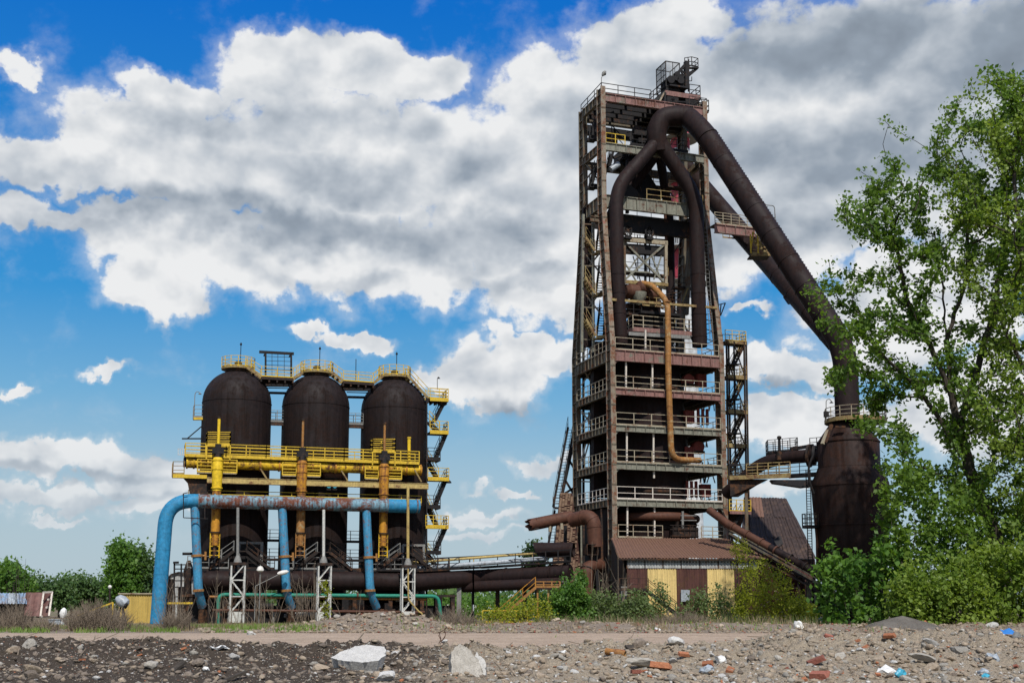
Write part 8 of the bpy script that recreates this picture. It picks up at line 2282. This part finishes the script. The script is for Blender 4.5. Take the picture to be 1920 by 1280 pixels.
def dd(px, Y):
    s = fbm(px / 30, Y / 3, 3, 99); return np.clip((s - .48) * 6, 0, 1) * np.where((px > 620) & (px < 830) & (Y < 84), .1, .8) * np.where(px > 1540, .3, 1)
blades('green_grass', 'grass', 60000, gd, 69.5, 92, .08, .38, 1, 'patches of fresh green grass along the far road edge')
blades('dry_grass', 'drygrass', 42000, dd, 70, 100, .08, .42, 2, 'straw coloured dry grass along the far road edge')
blades('shed_grass', 'drygrass', 11000, lambda px, Y: np.where((px > 1030) & (px < 1540), .95 * np.clip((fbm(px / 25, Y / 5, 3, 31) - .35) * 4, 0, 1), 0), 80, 102, .2, 1.0, 3, 'tall straw coloured grass in front of the shed')
blades('shed_weeds', 'leaf_dull', 8000, lambda px, Y: np.where((px > 1000) & (px < 1560), .8, 0), 84, 102, .3, 1.1, 4, 'green weeds mixed in the grass before the shed')
blades('road_tufts', 'grass', 500, lambda px, Y: np.clip((fbm(px / 40, Y / 3, 3, 5) - .6) * 6, 0, 1), 60, 70, .05, .2, 5, 'few green tufts at the back of the road')

# distant trees on the left, one by one
far = [([(-10, 1115), (-5, 1070), (10, 1058), (25, 1062), (40, 1075), (52, 1090), (55, 1115)], 130, 150, 'dark green tree behind the tipped container at far left', .34),
       ([(50, 1118), (55, 1092), (75, 1088), (88, 1100), (92, 1120)], 150, 70, 'brownish green low tree right of the container', .34),
       ([(90, 1125), (95, 1095), (115, 1090), (128, 1100), (130, 1130)], 150, 90, 'bright low tree left of the pointed one', .34),
       ([(122, 1125), (126, 1085), (132, 1082), (140, 1100), (142, 1125)], 165, 50, 'small pointed tree left of the round one', .34),
       ([(138, 1128), (142, 1090), (155, 1081), (165, 1088), (176, 1105), (178, 1128)], 160, 110, 'round green tree in the middle of the left treeline', .34),
       ([(172, 1128), (182, 1100), (195, 1083), (205, 1095), (212, 1128)], 160, 70, 'small tree just left of the tall poplar', .34),
       ([(205, 1115), (207, 1075), (212, 1050), (218, 1025), (230, 1015), (240, 1025), (250, 1050), (254, 1080), (255, 1115)], 140, 210, 'taller of the two upright poplars left of the blue downleg', .34),
       ([(252, 1115), (254, 1060), (258, 1035), (268, 1019), (276, 1035), (284, 1070), (286, 1115)], 142, 130, 'narrower of the two upright poplars, right beside the blue downleg', .34)]
for k, (pg, Y, n, lb, lf) in enumerate(far):
    bush('poplar' if k > 5 else 'leafy_tree', lb, 'tree', pg, Y, n, 'leaf_far' if k % 3 else 'leaf', lf * 1.15, 17, .55, 2.0, 50 + k, 1, 'trees behind the left edge of the yard', 0, 0, 'bark', .16, 1)
# far wood as one mass
rg = np.random.default_rng(5); n = 1500; X = rg.uniform(-300, 300, n); Y = 330 + rg.uniform(-30, 60, n); hh = 3.5 + 4.5 * fbm(X / 25, Y * 0, 3, 6) ; cs = np.stack([X, Y, hh * rg.uniform(.15, 1, n)], -1)
o = leaf_mesh('far_wood', cs, 1.5, 'leaf_far', None, rg, 1.4, 16); tag(o, 'distant line of woodland along the horizon', 'wood', None, 'stuff')
rg = np.random.default_rng(6); n = 420; px = rg.uniform(780, 1080, n); Y = rg.uniform(135, 150, n); cs = np.stack([(px - CX) / F * Y, Y, rg.uniform(.2, 2.2, n)], -1)
o = leaf_mesh('low_scrub', cs, .3, 'leaf', None, rg, .4, 24); tag(o, 'low green scrub seen under the wide dark duct', 'scrub', None, 'stuff')
# far wall and sheds glimpsed under the duct
t_ = thing('far_fence', G(920, 160), 'pale low wall in the distance glimpsed under the wide duct', 'wall')
m = MB(); m.box(G(920, 165) + UP * 1.0, 26, .3, 1.2); m.build('wall_panel', 'concrete_pale', t_)
